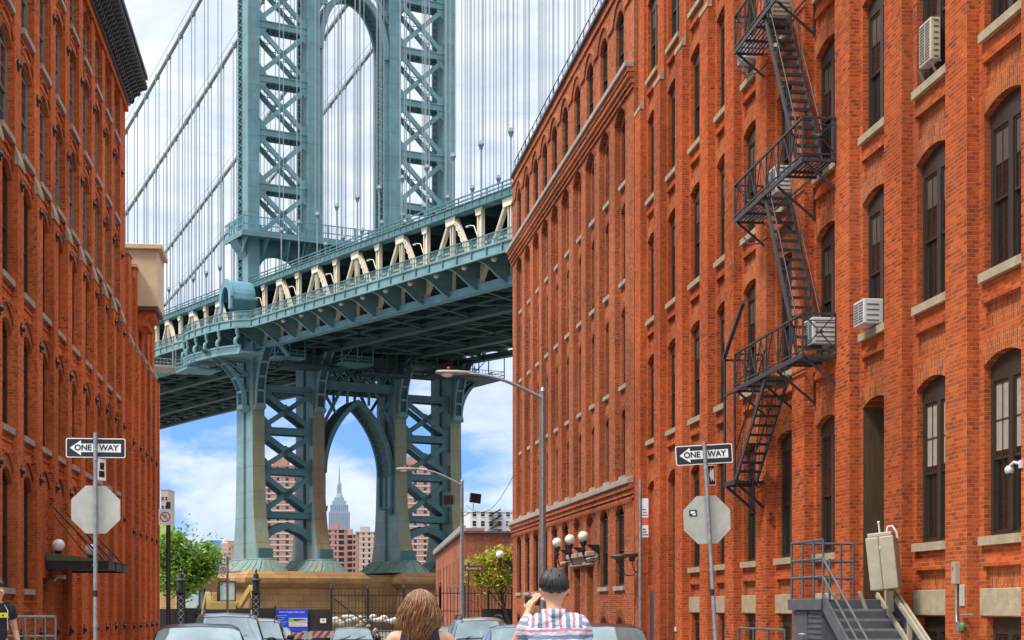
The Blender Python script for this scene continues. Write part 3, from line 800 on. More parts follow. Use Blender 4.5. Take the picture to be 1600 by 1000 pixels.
    hose.build('cable', M['black'], t); hose = MB(); hose.tube([(X0, 5.2, 10.8), (X0 + .1, 4.9, 10.4), (X0 + .1, 4.5, 10.15), (X0 + .2, 4.0, 10.05), (X0 + .3, 3.6, 10.1)], .018, 6)
    hose.build('cable', M['black'], t)
fire_escape()

# ================================================================== air conditioners
def ac(y0, y1, x0, z0, h, label, mat='white_metal', tilt=0., legs=False):
    """boxed air conditioner standing out of a window; grille faces the street"""
    t = thing('air_conditioner', label, 'air conditioner', (10.95, (y0 + y1) / 2, z0), 0, 'window air conditioners')
    w = y1 - y0; d = 10.95 - x0; b = MB()
    b.box(-d, 0, -w / 2, w / 2, 0, h); o = b.build('case', M[mat], t, bevel=.018)
    g = MB(); n = max(4, int(h / .055))
    for i in range(n):
        z = .06 + (h - .12) * i / (n - 1)
        g.box(-d - .008, -d + .0, -w / 2 + .05, -.02, z - .012, z + .012); g.box(-d - .008, -d, .02, w / 2 - .05, z - .012, z + .012)
        if i % 2 == 0: g.box(-d + .06, -d * .25, -w / 2 - .006, -w / 2, z - .012, z + .012)
    g.build('grille', M['grey_metal'], t)
    if legs:
        l = MB()
        for s in (-w / 2, w / 2): l = MB(); l.bar((-d, s, -.02), (0, s, -.42), .03, .03); l.bar((-d, s, -.02), (0, s, -.02), .03, .03); l.build('bracket', M['galv'], t)
    t.rotation_euler = (0, tilt, 0)
ac(29.85, 30.45, 10.55, 7.16, .48, 'white air conditioner standing out low in a window right of the lowest fire escape balcony')
ac(35.32, 35.95, 10.42, 11.1, .62, 'pale air conditioner behind the middle fire escape balcony', 'white_metal')
ac(32.32, 32.9, 10.32, 7.16, .56, 'white air conditioner behind the lowest fire escape balcony railing')
ac(35.32, 35.98, 10.3, 15.05, .72, 'cream louvred air conditioner on the topmost visible fire escape balcony', 'cream_metal')
ac(38.5, 39.15, 10.55, 15.25, .55, 'white air conditioner in the window just left of the top of the fire escape', 'white_metal', 0, True)
m = plain('rusted beige enamel', (.52, .43, .28), .6, var=.2, scale=4, dirt=(.25, .09, .03, .8)); M['rusty'] = m
ac(27.0, 27.55, 10.76, 11.3, .75, 'tall rust-stained beige air conditioner on struts in an upper right window', 'rusty', 0, True)
ac(29.3, 29.9, 10.72, 13.5, .5, 'cream air conditioner cut off by the top edge, right of the fire escape', 'cream_metal')

# ================================================================== stoop, stair lift and wall fittings
def stoop():
    g0 = ground_z(28) + .14
    t = thing('stoop', 'dark grey steel stoop with pipe railings and a louvred panel beneath', 'stoop', (0, 0, 0))
    LZ = 1.81; yf = 28.5; yb_ = 30.45; xl = 9.3
    b = MB(); b.box(xl - .03, 10.66, yf, yb_, LZ - .12, LZ); b.box(xl - .07, xl - .032, yf - .05, yb_ + .05, LZ - .2, LZ + .012); b.build('landing', M['grey_metal'], t, bevel=.012)
    b = MB(); b.box(xl + .04, 10.6, yf + .06, yb_ - .05, g0 - .3, LZ - .125); b.build('base', M['grey_metal'], t)
    b = MB(); b.box(xl, xl + .039, yf + 1.0, yb_ - .1, g0, LZ - .22); o = b.build('door', M['grey_metal'], t, bevel=.01)
    h = MB(); h.tube([(xl, yf + 1.1, 1.15), (xl - .06, yf + 1.1, 1.15), (xl - .07, yf + 1.25, 1.15)], .02, 6); h.build('handle', M['galv'], o)
    b = MB()
    for i in range(15): b.bar((xl + .01, yf + .1, .1 + i * .1), (xl + .01, yf + .92, .1 + i * .1), .02, .05)
    b.box(xl + .02, xl + .038, yf + .08, yf + .94, g0, LZ - .22); b.build('louvre', M['grey_metal'], t)
    n = 9; rise = (LZ - g0) / (n + 1); tr = .29
    for i in range(n):
        z = LZ - rise * (i + 1); y = yf - tr * (i + 1)
        b = MB(); b.box(xl + .03, 10.55, y + .03, y + tr, z - .035, z); b.box(xl + .03, 10.55, y - .03, y + .029, z - .045, z + .002, 1); b.box(xl + .03, 10.55, y + tr - .03, y + tr - .015, z, z + rise - .046)
        b.build('step', [M['grey_metal'], M['galv']], t)
    yb = yf - tr * n; zb = LZ - rise * n
    for x in (xl, 10.58):
        b = MB(); b.bar((x, yf + .02, LZ - .02), (x, yb, zb), .05, .26); b.build('stringer', M['grey_metal'], t)
    b = MB(); H = 1.1
    def pp(*pts): b.tube(pts, .024, 8)
    for y in (yf, yf + .55, yf + 1.25, yb_): pp((xl, y, LZ), (xl, y, LZ + H))
    for x in (10.3, 10.55): pp((x, yb_, LZ), (x, yb_, LZ + H))
    pp((xl + .12, yf - .02, LZ), (xl + .12, yf - .02, LZ + .75))
    for dz in (.42, .75, H): pp((xl, yf, LZ + dz), (xl, yb_, LZ + dz)); pp((xl, yb_, LZ + dz), (10.55, yb_, LZ + dz))
    for dz in (.42, .75): pp((xl, yf, LZ + dz), (xl, yb, zb + dz))
    pp((xl, yb, zb + .75), (xl, yb - .06, zb + .62), (xl, yb - .06, zb))
    b.build('railing', M['grey_metal'], t)
stoop()

def stair_lift():
    t = thing('stair_lift', 'folded beige stair lift box leaning on twin rails above the stoop steps', 'stair lift', (0, 0, 0))
    b = MB(); w = .30; 
    b.box(-.25, -.02, -.24, .24, 0, .95); b.box(-.016, .25, -.24, .24, 0, .95); b.box(-.22, .22, -.18, .18, .95, 1.03)
    o = b.build('case', M['cream_metal'], t, (10.24, 27.75, 1.98), bevel=.02); o.rotation_euler = (0, rad(-6), rad(-30))
    h = MB(); h.tube([(.1, -.05, .95), (.14, -.05, 1.12), (.22, -.05, 1.13), (.29, -.05, 1.0), (.29, -.05, .9)], .022, 8); h.tube([(-.02, 0, 1.0), (-.02, 0, 1.2)], .018, 6); h.sphere((-.02, 0, 1.22), .03, 8)
    h.tube([(.0, -.225, .78), (.0, -.25, .74), (.0, -.225, .7)], .014, 6)
    h.build('handle', M['white_metal'], o)
    r = MB()
    for (x, dz) in ((10.42, 0), (10.50, .0), (10.42, -.45)):
        r.bar((x, 28.75, 2.35 + dz), (x, 25.6, .62 + dz), .05, .09)
    for y, z in ((28.3, 2.0), (27.2, 1.4), (26.2, .85)):
        r.bar((10.45, y, z + .1), (10.45, y, z - 1.6), .07, .07)
    r.build('rail', M['cream_metal'], t)
    f = MB(); f.bar((10.30, 27.7, 1.98), (10.42, 28.0, 1.6), .08, .08); f.build('bracket', M['cream_metal'], t); f = MB(); f.bar((9.95, 28.4, 1.95), (10.15, 28.4, 1.45), .06, .06); f.build('foot_plate', M['cream_metal'], t)
stair_lift()

t = thing('conduit', 'pale conduit with a switch box running down the right brick pier to a green fitting', 'conduit', (10.69, 25.6, 0))
b = MB(); b.box(-.10, 0, -.08, .08, 2.05, 2.42); b.build('switch_box', M['cream_metal'], t, bevel=.01)
b = MB(); b.tube([(-.04, 0, 2.05), (-.04, 0, 1.6), (-.06, -.06, 1.42), (-.06, -.2, 1.36)], .026, 8); b.tube([(-.05, -.2, 1.53), (-.05, -.7, 1.54)], .022, 6); b.build('pipe', M['galv'], t)
b = MB(); b.box(-.12, -.01, -.30, -.16, 1.28, 1.42); b.lathe((-.08, -.36, 1.29), [(.03, 0), (.05, .02), (.055, .06), (.05, .1), (.03, .12)], 12, 1); b.build('fitting', [M['galv'], plain('green fitting', (.06, .24, .05), .5)], t)
b = MB(); b.box(-.008, 0, -.02, .02, 2.28, 2.34); b.build('lamp', M['red'], t, (-.1, 0, 0))
b = MB(); b.box(-.02, 0, -.10, .10, 0, .36); o = b.build('wall_plate', M['alu'], bevel=.006); o.location = (10.685, 25.42, 1.68); tag(o, 'small pale plate on the right brick pier beside the conduit', 'plate')
b = MB(); b.box(-.02, 0, -.12, .12, 0, .14); o = b.build('wall_plate', M['white_metal'], bevel=.006); o.location = (10.685, 46.6, .95); tag(o, 'small white plate low on a pier left of the leaning sign pole', 'plate')
b = MB(); b.box(-.03, .0, -.05, .05, -.06, .06); b.tube([(0, 0, 0), (-.06, .14, .04), (-.07, .26, -.01)], .024, 8); b.sphere((-.07, .28, -.07), .075, 12); b.sphere((-.075, .27, -.115), .045, 10, 1)
o = b.build('security_camera', [M['white_metal'], M['frame_black']]); o.location = (10.69, 23.2, 3.84); tag(o, 'white dome security camera at the right edge of the picture', 'camera', 'security cameras')

t = thing('railing', 'low grey pipe railing along the basement areaway of the right warehouse', 'railing', (0, 0, 0))
b = MB()
for z in (1.17, .75): b.tube([(10.2, 33.9, z), (10.2, 37.7, z)], .028, 8)
for y in (33.9, 35.2, 36.4, 37.7): b.tube([(10.2, y, -.1), (10.2, y, 1.17)], .028, 8)
b.build('rails', M['grey_metal'], t)
t = thing('railing', 'pale galvanised pipe railing by the left warehouse, beside the man in black', 'railing', (0, 0, 0))
b = MB(); z1 = 1.46; y = 35.6
b.tube([(-7.25, y, z1), (-5.55, y, z1)], .035, 8); b.tube([(-7.25, y, z1 - .42), (-5.55, y, z1 - .42)], .025, 8)
for i in range(9): b.tube([(-7.25 + i * .2125, y, -.1), (-7.25 + i * .2125, y, z1)], .026 if i % 8 else .032, 8)
b.build('rails', M['galv'], t)

# ================================================================== signs on posts
def one_way(parent, loc, roty):
    s = thing('one_way_sign', None, None); s.parent = parent; s.location = loc; s.rotation_euler = (0, roty, 0)
    b = MB(); W, H = .455, .152
    def rr(w, h, r, y): 
        pts = []
        for cx, cz, a0 in ((w - r, h - r, 0), (-w + r, h - r, 90), (-w + r, -h + r, 180), (w - r, -h + r, 270)):
            for k in range(5): an = rad(a0 + k * 22.5); pts.append((cx + r * math.cos(an), y, cz + r * math.sin(an)))
        return pts
    b.prism(rr(W, H, .03, 0), (0, .006, 0), 0); b.prism(rr(W - .014, H - .014, .02, -.002), (0, .004, 0), 1)
    b.prism([(-.395, -.004, 0), (-.225, -.004, .118), (-.225, -.004, .066), (.385, -.004, .066), (.385, -.004, -.066), (-.225, -.004, -.066), (-.225, -.004, -.118)], (0, .004, 0), 0)
    b.build('plate', [M['white'], M['signblack']], s)
    text_mesh('ONE', .125, M['signblack'], 'lettering', s, (-.195, -.0065, 0), (rad(90), 0, 0), .0015, bold=.028)
    text_mesh('WAY', .125, M['signblack'], 'lettering', s, (.2, -.0065, 0), (rad(90), 0, 0), .0015, bold=.028)
    return s
def sign_post(px, Z, top, label, lean=0, tilt=0, small=1):
    p = at(px, 950, Z); g = ground_z(p.y) + .14
    t = thing('sign_post', label, 'sign post', (p.x, p.y, g)); t.rotation_euler = (0, 0, -PSI * 0.0)
    H = top - g; b = MB(); L = lean
    b.tube([(0, 0, -.1), (L * H * .5, 0, H * .5), (L * H, 0, H)], .033, 10)
    for z in (.3, .52, .7, .9): b.tube([(L * H * z, 0, H * z - .02), (L * H * z, 0, H * z + .02)], .04, 10)
    b.build('post', M['galv'], t)
    st = MB(); st.tube([(L * 1.9, 0, 1.75), (L * 1.95, 0, 1.85)], .036, 10, caps=False); st.build('sticker', M['signblack'], t)
    return t, g
t, g = sign_post(149, 25, 4.39, 'upright sign post by the left warehouse with a level one way arrow')
def octagon(parent, loc, R, roty=0):
    o = MB(); pts = [(R * math.cos(rad(22.5 + 45 * k)), 0, R * math.sin(rad(22.5 + 45 * k))) for k in range(8)]
    o.prism(pts, (0, .005, 0), 0); o.prism([(p[0] * .985, .005, p[2] * .985) for p in pts], (0, .002, 0), 1)
    for z in (-.2, .2): o.tube([(0, -.012, z), (0, 0, z)], .012, 8)
    q = o.build('stop_sign', [M['alu'], M['red']], parent, loc); q.rotation_euler = (0, roty, 0)
    text_mesh('STOP', .24, M['white'], 'lettering', q, (0, .009, 0), (rad(90), 0, rad(180)), .001); return q
one_way(t, (.0, .045, 4.155 - g), 0)
octagon(t, (0, .045, 3.19 - g), .405)
b = MB(); b.box(0, .20, -.003, .003, -.17, .17); b.box(.03, .17, -.0045, -.003, -.12, -.02, 1); b.box(.05, .16, -.0045, -.003, .0, .11, 1); b.box(.02, .06, -.0045, -.003, -.15, .15, 0)
o = b.build('parking_sign', [M['white'], M['signblack']], t, (.03, -.0, 3.82 - g)); o.rotation_euler = (0, 0, rad(58))
t, g = sign_post(1124.5, 25, 4.25, 'leaning sign post with a tilted one way arrow and a stickered sign back', -.060)
def onp(z): return -.060 * (z - g)
one_way(t, (onp(4.05), .045, 4.05 - g), rad(-4))
q = octagon(t, (onp(3.03) - .015, .045, 3.03 - g), .405, rad(-2))
b = MB(); b.box(-.06, .06, -.003, 0, -.05, .05, 0); b.box(-.04, .03, -.0045, -.003, -.01, .03, 1); b.box(-.01, .04, -.0045, -.003, -.035, .0, 1); b.build('sticker', [M['signblack'], M['white']], q, (-.22, -.003, .11))
b = MB(); b.box(0, .19, -.003, .003, -.16, .16); b.box(.012, .178, -.0045, -.003, -.148, .148, 1)
b.prism([(.03, -.006, .01), (.08, -.006, .12), (.08, -.006, .06), (.15, -.006, .11), (.15, -.006, -.1), (.08, -.006, -.05), (.08, -.006, -.11)], (0, .002, 0), 0)
o = b.build('arrow_sign', [M['white'], M['signblack']], t, (onp(3.72) + .03, 0, 3.72 - g)); o.rotation_euler = (0, rad(-6), rad(40))

# bus stop style post
p = at(1000, 950, 35); g = ground_z(p.y) + .14
t = thing('sign_post', 'thin steel post carrying two white plates and an orange one', 'sign post', (p.x, p.y, g))
b = MB(); b.tube([(0, 0, -.1), (0, 0, 4.47 - g)], .04, 8); b.build('post', M['galv'], t)
for (z0, z1, mt) in ((3.63, 4.05, 'white'), (3.47, 3.62, 'orange'), (3.2, 3.46, 'white')):
    b = MB(); b.box(.04, .185, -.01, .0, z0 - g, z1 - g); s = b.build('parking_sign', M[mt], t)
    l = MB()
    for k in range(3): l.box(.055, .17 - .02 * k, -.012, -.0102, z0 - g + .04 + k * .06, z0 - g + .065 + k * .06)
    if mt == 'white': l.build('lettering', M['signblack'] if z0 < 3.5 else M['red'], s)

def no_parking(px, Z, top, py, dx, label, r, dark):
    p = at(px, 950, Z); g = ground_z(p.y)
    t = thing('sign_post', label, 'sign post', (p.x, p.y, g))
    b = MB(); b.tube([(0, 0, -.1), (0, 0, top - g)], r, 8); b.build('post', M['iron' if dark else 'galv'], t)
    z = EYE + (HY - py) * Z / F - g
    b = MB(); b.box(dx - .16, dx + .16, -.02, -.012, -.2, .2); s = b.build('parking_sign', M['white'], t, (0, -r, z))
    ring = MB(); n = 20
    for k in range(n):
        a, c = 2 * math.pi * k / n, 2 * math.pi * (k + 1) / n
        ring.add([(dx + .13 * math.cos(a), -.022, .13 * math.sin(a)), (dx + .13 * math.cos(c), -.022, .13 * math.sin(c)), (dx + .10 * math.cos(c), -.022, .10 * math.sin(c)), (dx + .10 * math.cos(a), -.022, .10 * math.sin(a))], [(0, 1, 2, 3)])
    ring.bar((dx - .075, -.0225, .075), (dx + .075, -.0225, -.075), .002, .03, side=(0, 1, 0)); ring.build('symbol', M['red'], s)
    text_mesh('P', .16, M['signblack'], 'lettering', s, (dx, -.0212, 0), (rad(90), 0, 0), .0004)
    st = MB(); st.tube([(0, 0, .9), (0, 0, 1.15)], r + .004, 8, caps=False); st.build('sticker', plain('blue sticker', (.05, .25, .45), .5), t)
no_parking(263, 40, 4.3, 808, -.07, 'dark post with a red no parking ring at the end of the left warehouse', .055, True)
no_parking(355.5, 66, 3.78, 891, -.17, 'slim grey post with a red no parking ring in front of the bridge pier', .05, False)

# ================================================================== street lamps
def street_lamp(px, Z, top, arm_dx, arm_z, head_len, label, flood=False):
    p = at(px, 950, Z); g = ground_z(p.y)
    t = thing('street_lamp', label, 'street lamp', (p.x, p.y, g), 0)
    b = MB(); b.lathe((0, 0, 0), [(.24, -.1), (.24, .25), (.16, .5), (.125, .9), (.085, top - g - .05), (.10, top - g - .03), (.06, top - g + .08), (.0, top - g + .12)], 8, smooth=False); b.build('pole', M['galv'], t)
    a = MB(); z0 = top - g - .25
    pts = []
    for k in range(9):
        f = k / 8; pts.append((-abs(arm_dx) * f, 0, z0 + (arm_z - top + .25) * math.sin(f * math.pi / 2)))
    a.tube(pts, [.06 - .02 * k / 8 for k in range(9)], 8); a.tube([(0, 0, z0 - .5), (-.05, 0, z0 - .2), (0, 0, z0)], .03, 6); a.build('arm', M['galv'], t)
    e = pts[-1]; h = MB()
    L = head_len
    rings = []
    for f, w, hh in ((0, .04, .05), (.1, .08, .06), (.35, .13, .075), (.75, .14, .08), (.95, .12, .06), (1., .06, .03)):
        rings.append([(e[0] - L * f, w * math.cos(2 * math.pi * k / 12), e[2] + .03 + hh * math.sin(2 * math.pi * k / 12)) for k in range(12)])
    h.loft(rings, smooth=True); hd = h.build('lamp_head', M['cream_metal'], t)
    s = MB(); s.sphere((e[0] - L * .66, 0, e[2] - .02), .11, 14, sc=(1.9, 1, .95)); s.build('lens', M['globe'], hd)
    s = MB(); s.sphere((e[0] - L * .62, 0, e[2] + .16), .05, 10); s.build('photocell', M['red'], hd)
    if flood:
        c = MB(); zz = 6.75 - g
        c.tube([(0, -.1, zz), (-.5, -.1, zz + .05), (-.58, -.1, zz + .35)], .03, 6); c.tube([(0, -.1, zz), (.55, -.1, zz - .02), (.6, -.1, zz + .45)], .03, 6); c.build('bracket', M['galv'], t)
        for s_, z_ in ((-.58, zz + .62), (.62, zz + .72)):
            fl = MB(); fl.add([(-.24, -.02, -.2), (.24, -.02, -.2), (.24, -.02, .24), (-.24, -.02, .24), (-.30, -.34, -.26), (.30, -.34, -.26), (.30, -.34, .26), (-.30, -.34, .26)], [(0, 1, 2, 3), (4, 5, 6, 7), (0, 1, 5, 4), (1, 2, 6, 5), (2, 3, 7, 6), (3, 0, 4, 7)])
            fo = fl.build('floodlight', M['iron'], t, (s_, .1, z_)); fo.rotation_euler = (0, rad(6 if s_ > 0 else 0), rad(15 if s_ > 0 else -30))
            gl = MB(); gl.quad((-.27, -.345, -.23), (.27, -.345, -.23), (.27, -.345, .23), (-.27, -.345, .23)); gl.build('lens', M['glass'], fo)
    return t
street_lamp(848, 50, 8.45, 2.3, 8.93, 1.05, 'nearer grey street lamp arching left in front of the far right warehouse')
street_lamp(722, 85, 8.4, 2.3, 8.98, 1.2, 'farther street lamp with two floodlights below its arm, beside the bridge', True)
w = MB(); a_ = at(728, 790, 84.5); b_ = at(803, 742, 80.5); pts = []
for k in range(15):
    f = k / 14; q = a_.lerp(b_, f); q.z -= 1.1 * math.sin(math.pi * f) * .9; pts.append(q)
w.tube(pts, .014, 5); a2 = at(742, 778, 84.5)
pts2 = [at(741, 785, 84.4), at(738, 805, 84.4), at(752, 806, 84.2), at(765, 799, 83.6)]
tag(w.build('wire', M['black']), 'thin black wire sagging from the floodlight street lamp to the red brick warehouse corner', 'wire')
# street name sign
p = at(741, 888, 84.2)
t = thing('street_sign', 'small maroon street name sign on a thin post beside the farther street lamp', 'street sign', (p.x, p.y, 0))
b = MB(); b.box(-.52, .45, -.02, .0, p.z - .15, p.z + .15); s = b.build('plate', plain('maroon sign', (.16, .03, .03), .45), t, bevel=.004)
text_mesh('Plymouth St', .19, M['white'], 'lettering', s, (-.035, -.022, p.z), (rad(90), 0, 0), .0008, sx=.86)
b = MB(); b.tube([(-.3, .04, -1.), (-.3, .04, p.z + .3)], .045, 8); b.build('post', M['iron'], t)

# ================================================================== far fence line
FY = 92.0
def fx(px): return at(px, 950, FY * cP).x      # roughly right: fence stands across the street
def fence_line():
    gz = -1.0
    xs = [at(px, 950, 91.0).x for px in (246, 310, 370, 430, 517)]
    t = thing('netting_fence', 'dark netting construction fence across the street in front of the pier', 'fence', (0, 0, 0))
    for a, b_ in zip(xs, xs[1:]):
        b = MB(); b.box(a + .03, b_ - .03, FY, FY + .03, gz, 1.62 + random.uniform(-.06, .06)); b.build('netting_panel', M['fence_mesh'], t)
    for x in xs:
        b = MB(); b.tube([(x, FY + .06, gz - .2), (x, FY + .06, 1.8)], .05, 8); b.build('post', M['iron'], t)
    def pickets(px0, px1, top, label, nrail=4, panel=False):
        t = thing('picket_fence', label, 'fence', (0, 0, 0)); x0, x1 = at(px0, 950, 91).x, at(px1, 950, 91).x
        n = int((x1 - x0) / .19); b = MB()
        for i in range(n + 1):
            x = x0 + (x1 - x0) * i / n; b.tube([(x, FY, gz), (x, FY, top)], .019, 5)
        for i in range(n):
            if i % 2 == 0:
                x = x0 + (x1 - x0) * i / n; d = (x1 - x0) / n
                b.tube([(x, FY, top), (x + d * .2, FY, top + .1), (x + d * .8, FY, top + .1), (x + d, FY, top)], .018, 5)
        b.build('pickets', M['black'], t)
        b = MB()
        for z in [gz + .25, gz + (top - gz) * .36, gz + (top - gz) * .66, top - .25][:nrail]: b.box(x0, x1, FY - .02, FY + .02, z - .025, z + .025)
        b.build('rail', M['black'], t)
        k = 3
        for i in range(k + 1):
            x = x0 + (x1 - x0) * i / k; b = MB(); b.box(x - .06, x + .06, FY - .06, FY + .06, gz - .2, top + .2); b.lathe((x, FY, top + .2), [(.08, 0), (.05, .05), (.07, .12), (0, .2)], 8)
            b.build('post', M['black'], t)
        if panel:
            b = MB(); xa = at(757, 950, 91).x; b.box(xa, x1, FY - .09, FY - .07, gz, 1.6); b.build('netting_panel', M['fence_mesh'], t)
    pickets(518, 690, 2.6, 'black iron picket fence with hooped tops in front of the stone pier')
    pickets(690.5, 806, 2.75, 'black iron picket fence in front of the low brick building', panel=True)
    b = MB(); p, q = at(521, 934, 90.6), at(594, 992, 90.6); b.tube([p, q], .05, 6); o = b.build('fence_brace', M['black']); tag(o, 'slanting black brace pole leaning on the picket fence', 'pole')
    for px, lab in ((283, 'left ornate black iron gate post with a finial, in front of the green tree'), (400, 'right ornate black iron gate post with a finial, in front of the stone pier')):
        p = at(px, 950, 90.2); t = thing('gate_post', lab, 'gate post', (p.x, p.y, gz))
        b = MB(); b.box(-.24, .24, -.24, .24, 0, .5)
        for sx in (-.19, .19):
            for sy in (-.19, .19): b.box(sx - .035, sx + .035, sy - .035, sy + .035, .5, 3.5)
        b.box(-.15, .15, .10, .14, .5, 3.5)
        b.build('shaft', M['black'], t)
        b = MB(); zz = .55
        while zz < 3.3:
            for s_ in (-1, 1): b.bar((-.17 * s_, -.2, zz), (.17 * s_, -.2, zz + .34), .02, .035, side=(0, 1, 0))
            b.tube([(0, -.22, zz + .17), (0, -.2, zz + .17)], .05, 8); zz += .36
        b.build('lattice', M['galv'], t)
        b = MB(); b.box(-.26, .26, -.26, .26, 3.5, 3.62); b.lathe((0, 0, 3.62), [(.20, 0), (.21, .5), (.28, .54), (.28, .62), (.17, .7), (.14, .95), (.06, 1.0), (.05, 1.08), (.09, 1.14), (.04, 1.22), (0, 1.3)], 8, smooth=False); b.build('finial', M['black'], t)
fence_line()
# poster on the netting
p0, p1 = at(431, 950, 90.6), at(481, 950, 90.6); zt = EYE - 2 * 90.6 / F; zb = EYE - 37 * 90.6 / F
t = thing('banner', 'bright blue work notice banner with a picture on the netting fence', 'banner', ((p0.x + p1.x) / 2, FY - .06, (zt + zb) / 2))
bw, bh = (p1.x - p0.x) / 2, (zt - zb) / 2
b = MB(); b.box(-bw, bw, 0, .012, -bh, bh); b.build('sheet', plain('banner blue', (.01, .06, .62), .5, var=.08), t)
text_mesh('Work in Progress Public Facility', .135, M['white'], 'lettering', t, (0, -.004, bh - .16), (rad(90), 0, 0), .001, sx=.83)
b = MB()
for k in range(6): b.box(-bw + .05, -bw + .62 - (k % 3) * .1, -.004, .0, bh - .38 - k * .12, bh - .34 - k * .12)
b.build('small_print', plain('pale blue print', (.25, .45, .85), .5), t)
b = MB(); b.box(-bw + .72, bw - .03, -.005, 0, -bh + .28, bh - .5, 0); b.box(-bw + .74, bw - .05, -.007, -.005, -bh + .3, -bh + .5, 1); b.box(-bw + .85, bw - .1, -.007, -.005, -bh + .6, -bh + .72, 2); b.prism([(-bw + 1.0, -.006, -bh + .5), (bw - .05, -.006, -bh + .5), (bw - .05, -.006, bh - .56), (-bw + 1.1, -.006, bh - .68)], (0, -.002, 0), 3); b.box(-bw + .74, -bw + 1.0, -.008, -.005, bh - .72, bh - .53, 4)
b.build('picture', [plain('print sky', (.55, .62, .68), .5), M['stucco'], M['frame'], plain('print grey', (.42, .42, .40), .5), plain('print green', (.25, .45, .05), .5)], t)
b = MB(); p = at(505, 970, 90.6); b.box(-.17, .17, 0, .01, -.13, .13); b.box(-.08, .08, -.003, 0, .0, .06, 1); o = b.build('notice', [M['white'], M['grey_metal']]); o.location = (p.x, FY - .03, p.z); tag(o, 'small white notice on the dark netting right of the blue banner', 'notice')

def barricade(px, py, Z, w, rot, label):
    p = at(px, py, Z); g = ground_z(p.y); H = p.z - g
    t = thing('barricade', label, 'barricade', (p.x, p.y, g), rot, 'striped barricades')
    for (z0, z1) in ((H - .26, H), (H - .66, H - .46)):
        b = MB(); b.box(-w / 2, w / 2, -.02, .02, z0, z1); bo = b.build('board', M['white'], t)
        s = MB(); x = -w / 2; hh = z1 - z0
        while x + .14 + hh < w / 2 + .02:
            s.prism([(x, -.022, z0 + .005), (x + .13, -.022, z0 + .005), (x + .13 + hh * .8, -.022, z1 - .005), (x + hh * .8, -.022, z1 - .005)], (0, -.003, 0)); x += .27
        s.build('stripe', M['orange'], bo)
    for s_ in (-1, 1):
        l = MB(); l.bar((s_ * (w / 2 - .12), -.28, 0), (s_ * (w / 2 - .12), 0, H), .05, .04); l.bar((s_ * (w / 2 - .12), .3, 0), (s_ * (w / 2 - .12), .03, H), .05, .04); l.build('leg', M['white'], t)
barricade(497, 986, 62, 1.25, rad(-4), 'orange and white striped barricade, the right one of the two')
barricade(470, 988, 60, .9, rad(18), 'orange and white striped barricade, the left one, turned beside a parked car')

# rubble heap and sandbags behind the fence
random.seed(11); b = MB(); c0 = at(567, 985, 88)
for k in range(420):
    a, r = random.uniform(0, 6.28), random.random() ** .6 * 1.9
    h = max(.05, 2.2 * (1 - r / 2.0)) * random.uniform(.3, 1); s = random.uniform(.06, .22)
    cx, cy = c0.x + r * math.cos(a), c0.y + .7 * r * math.sin(a)
    d = Vector((random.uniform(-1, 1), random.uniform(-1, 1), random.uniform(-.6, .6))); d.normalize()
    b.bar(Vector((cx, cy, -.95 + h)) - d * s, Vector((cx, cy, -.95 + h)) + d * s, s * .9, s * .6, random.randrange(3))
tag(b.build('rubble_heap', [plain('rubble brown', (.16, .11, .07), .9), plain('rubble pale', (.38, .32, .25), .9), M['frame']]), 'heap of brown and pale rubble in front of the picket fence', 'rubble heap', kind='stuff')
b = MB()
for k in range(34):
    p = at(516 + k * 4.2, 968 + random.uniform(-6, 6), 95); b.sphere((p.x, p.y, p.z), random.uniform(.12, .24), 8, 0, (1.2, .8, .7))
tag(b.build('sandbags', plain('white sandbag', (.58, .55, .50), .9, var=.2)), 'row of white bags piled behind the picket fence', 'bags', kind='stuff')

def excavator(px, py, Z, label, rot):
    p = at(px, py, Z); g = -1.3; s = p.z - g
    t = thing('excavator', label, 'excavator', (p.x, p.y, g), rot, 'excavators behind the fence')
    b = MB(); b.box(-.62, .62, -.7, .7, s - .75, s - .68); b.box(-.62, .62, -.7, .7, s + .68, s + .76)
    for sx in (-.58, .58):
        for sy in (-.66, .66): b.box(sx - .05, sx + .05, sy - .05, sy + .05, s - .7, s + .7)
    b.build('cab', M['iron'], t)
    b = MB(); b.box(-.54, .54, -.64, -.62, s - .66, s + .66); b.box(-.54, .54, .62, .64, s - .66, s + .66); b.build('window', plain('pale cab glass', (.42, .50, .48), .1, var=.2), t)
    b = MB(); b.box(-1.3, 1.1, -1.0, 1.6, s - 1.5, s - .76); b.box(-1.2, -.7, -.5, 1.5, s - .76, s - .1); b.build('body', M['yellow'], t, bevel=.05)
    for sx in (-1.1, .9):
        b = MB(); b.box(sx - .25, sx + .25, -1.6, 1.6, 0, .9); b.build('track', M['tyre'], t, bevel=.2)
    b = MB(); b.bar((.95, -.9, s - 1.0), (1.6, -2.2, s + .3), .3, .4); b.bar((1.6, -2.2, s + .3), (1.9, -3.0, s - 1.2), .25, .3); b.build('boom', M['yellow'], t)
    b = MB(); b.prism([(1.6, -3.1, s - 1.1), (1.6, -3.5, s - 1.5), (1.6, -3.2, s - 1.9), (1.6, -2.7, s - 1.6)], (.6, 0, 0)); b.build('bucket', M['iron'], t)
excavator(354, 924, 118, 'yellow excavator with a pale glazed cab, beside the stone pier', rad(8))
excavator(303, 935, 112, 'excavator with a low pale cab under the green tree, partly behind the fence', rad(-12))
# ================================================================== the bridge (own frame: x = t across, y = q towards the far shore)
BX, BZ = -22.41, 221.8
BLOC = (BX * cP + BZ * sP, -BX * sP + BZ * cP, 0.0)
BROT = rad(29) - PSI
COLS = (-14.63, -6.1, 6.1, 14.63)
def zb(q): return 37.95 + .052 * q - (.00012 * q * q if q > 0 else 0)

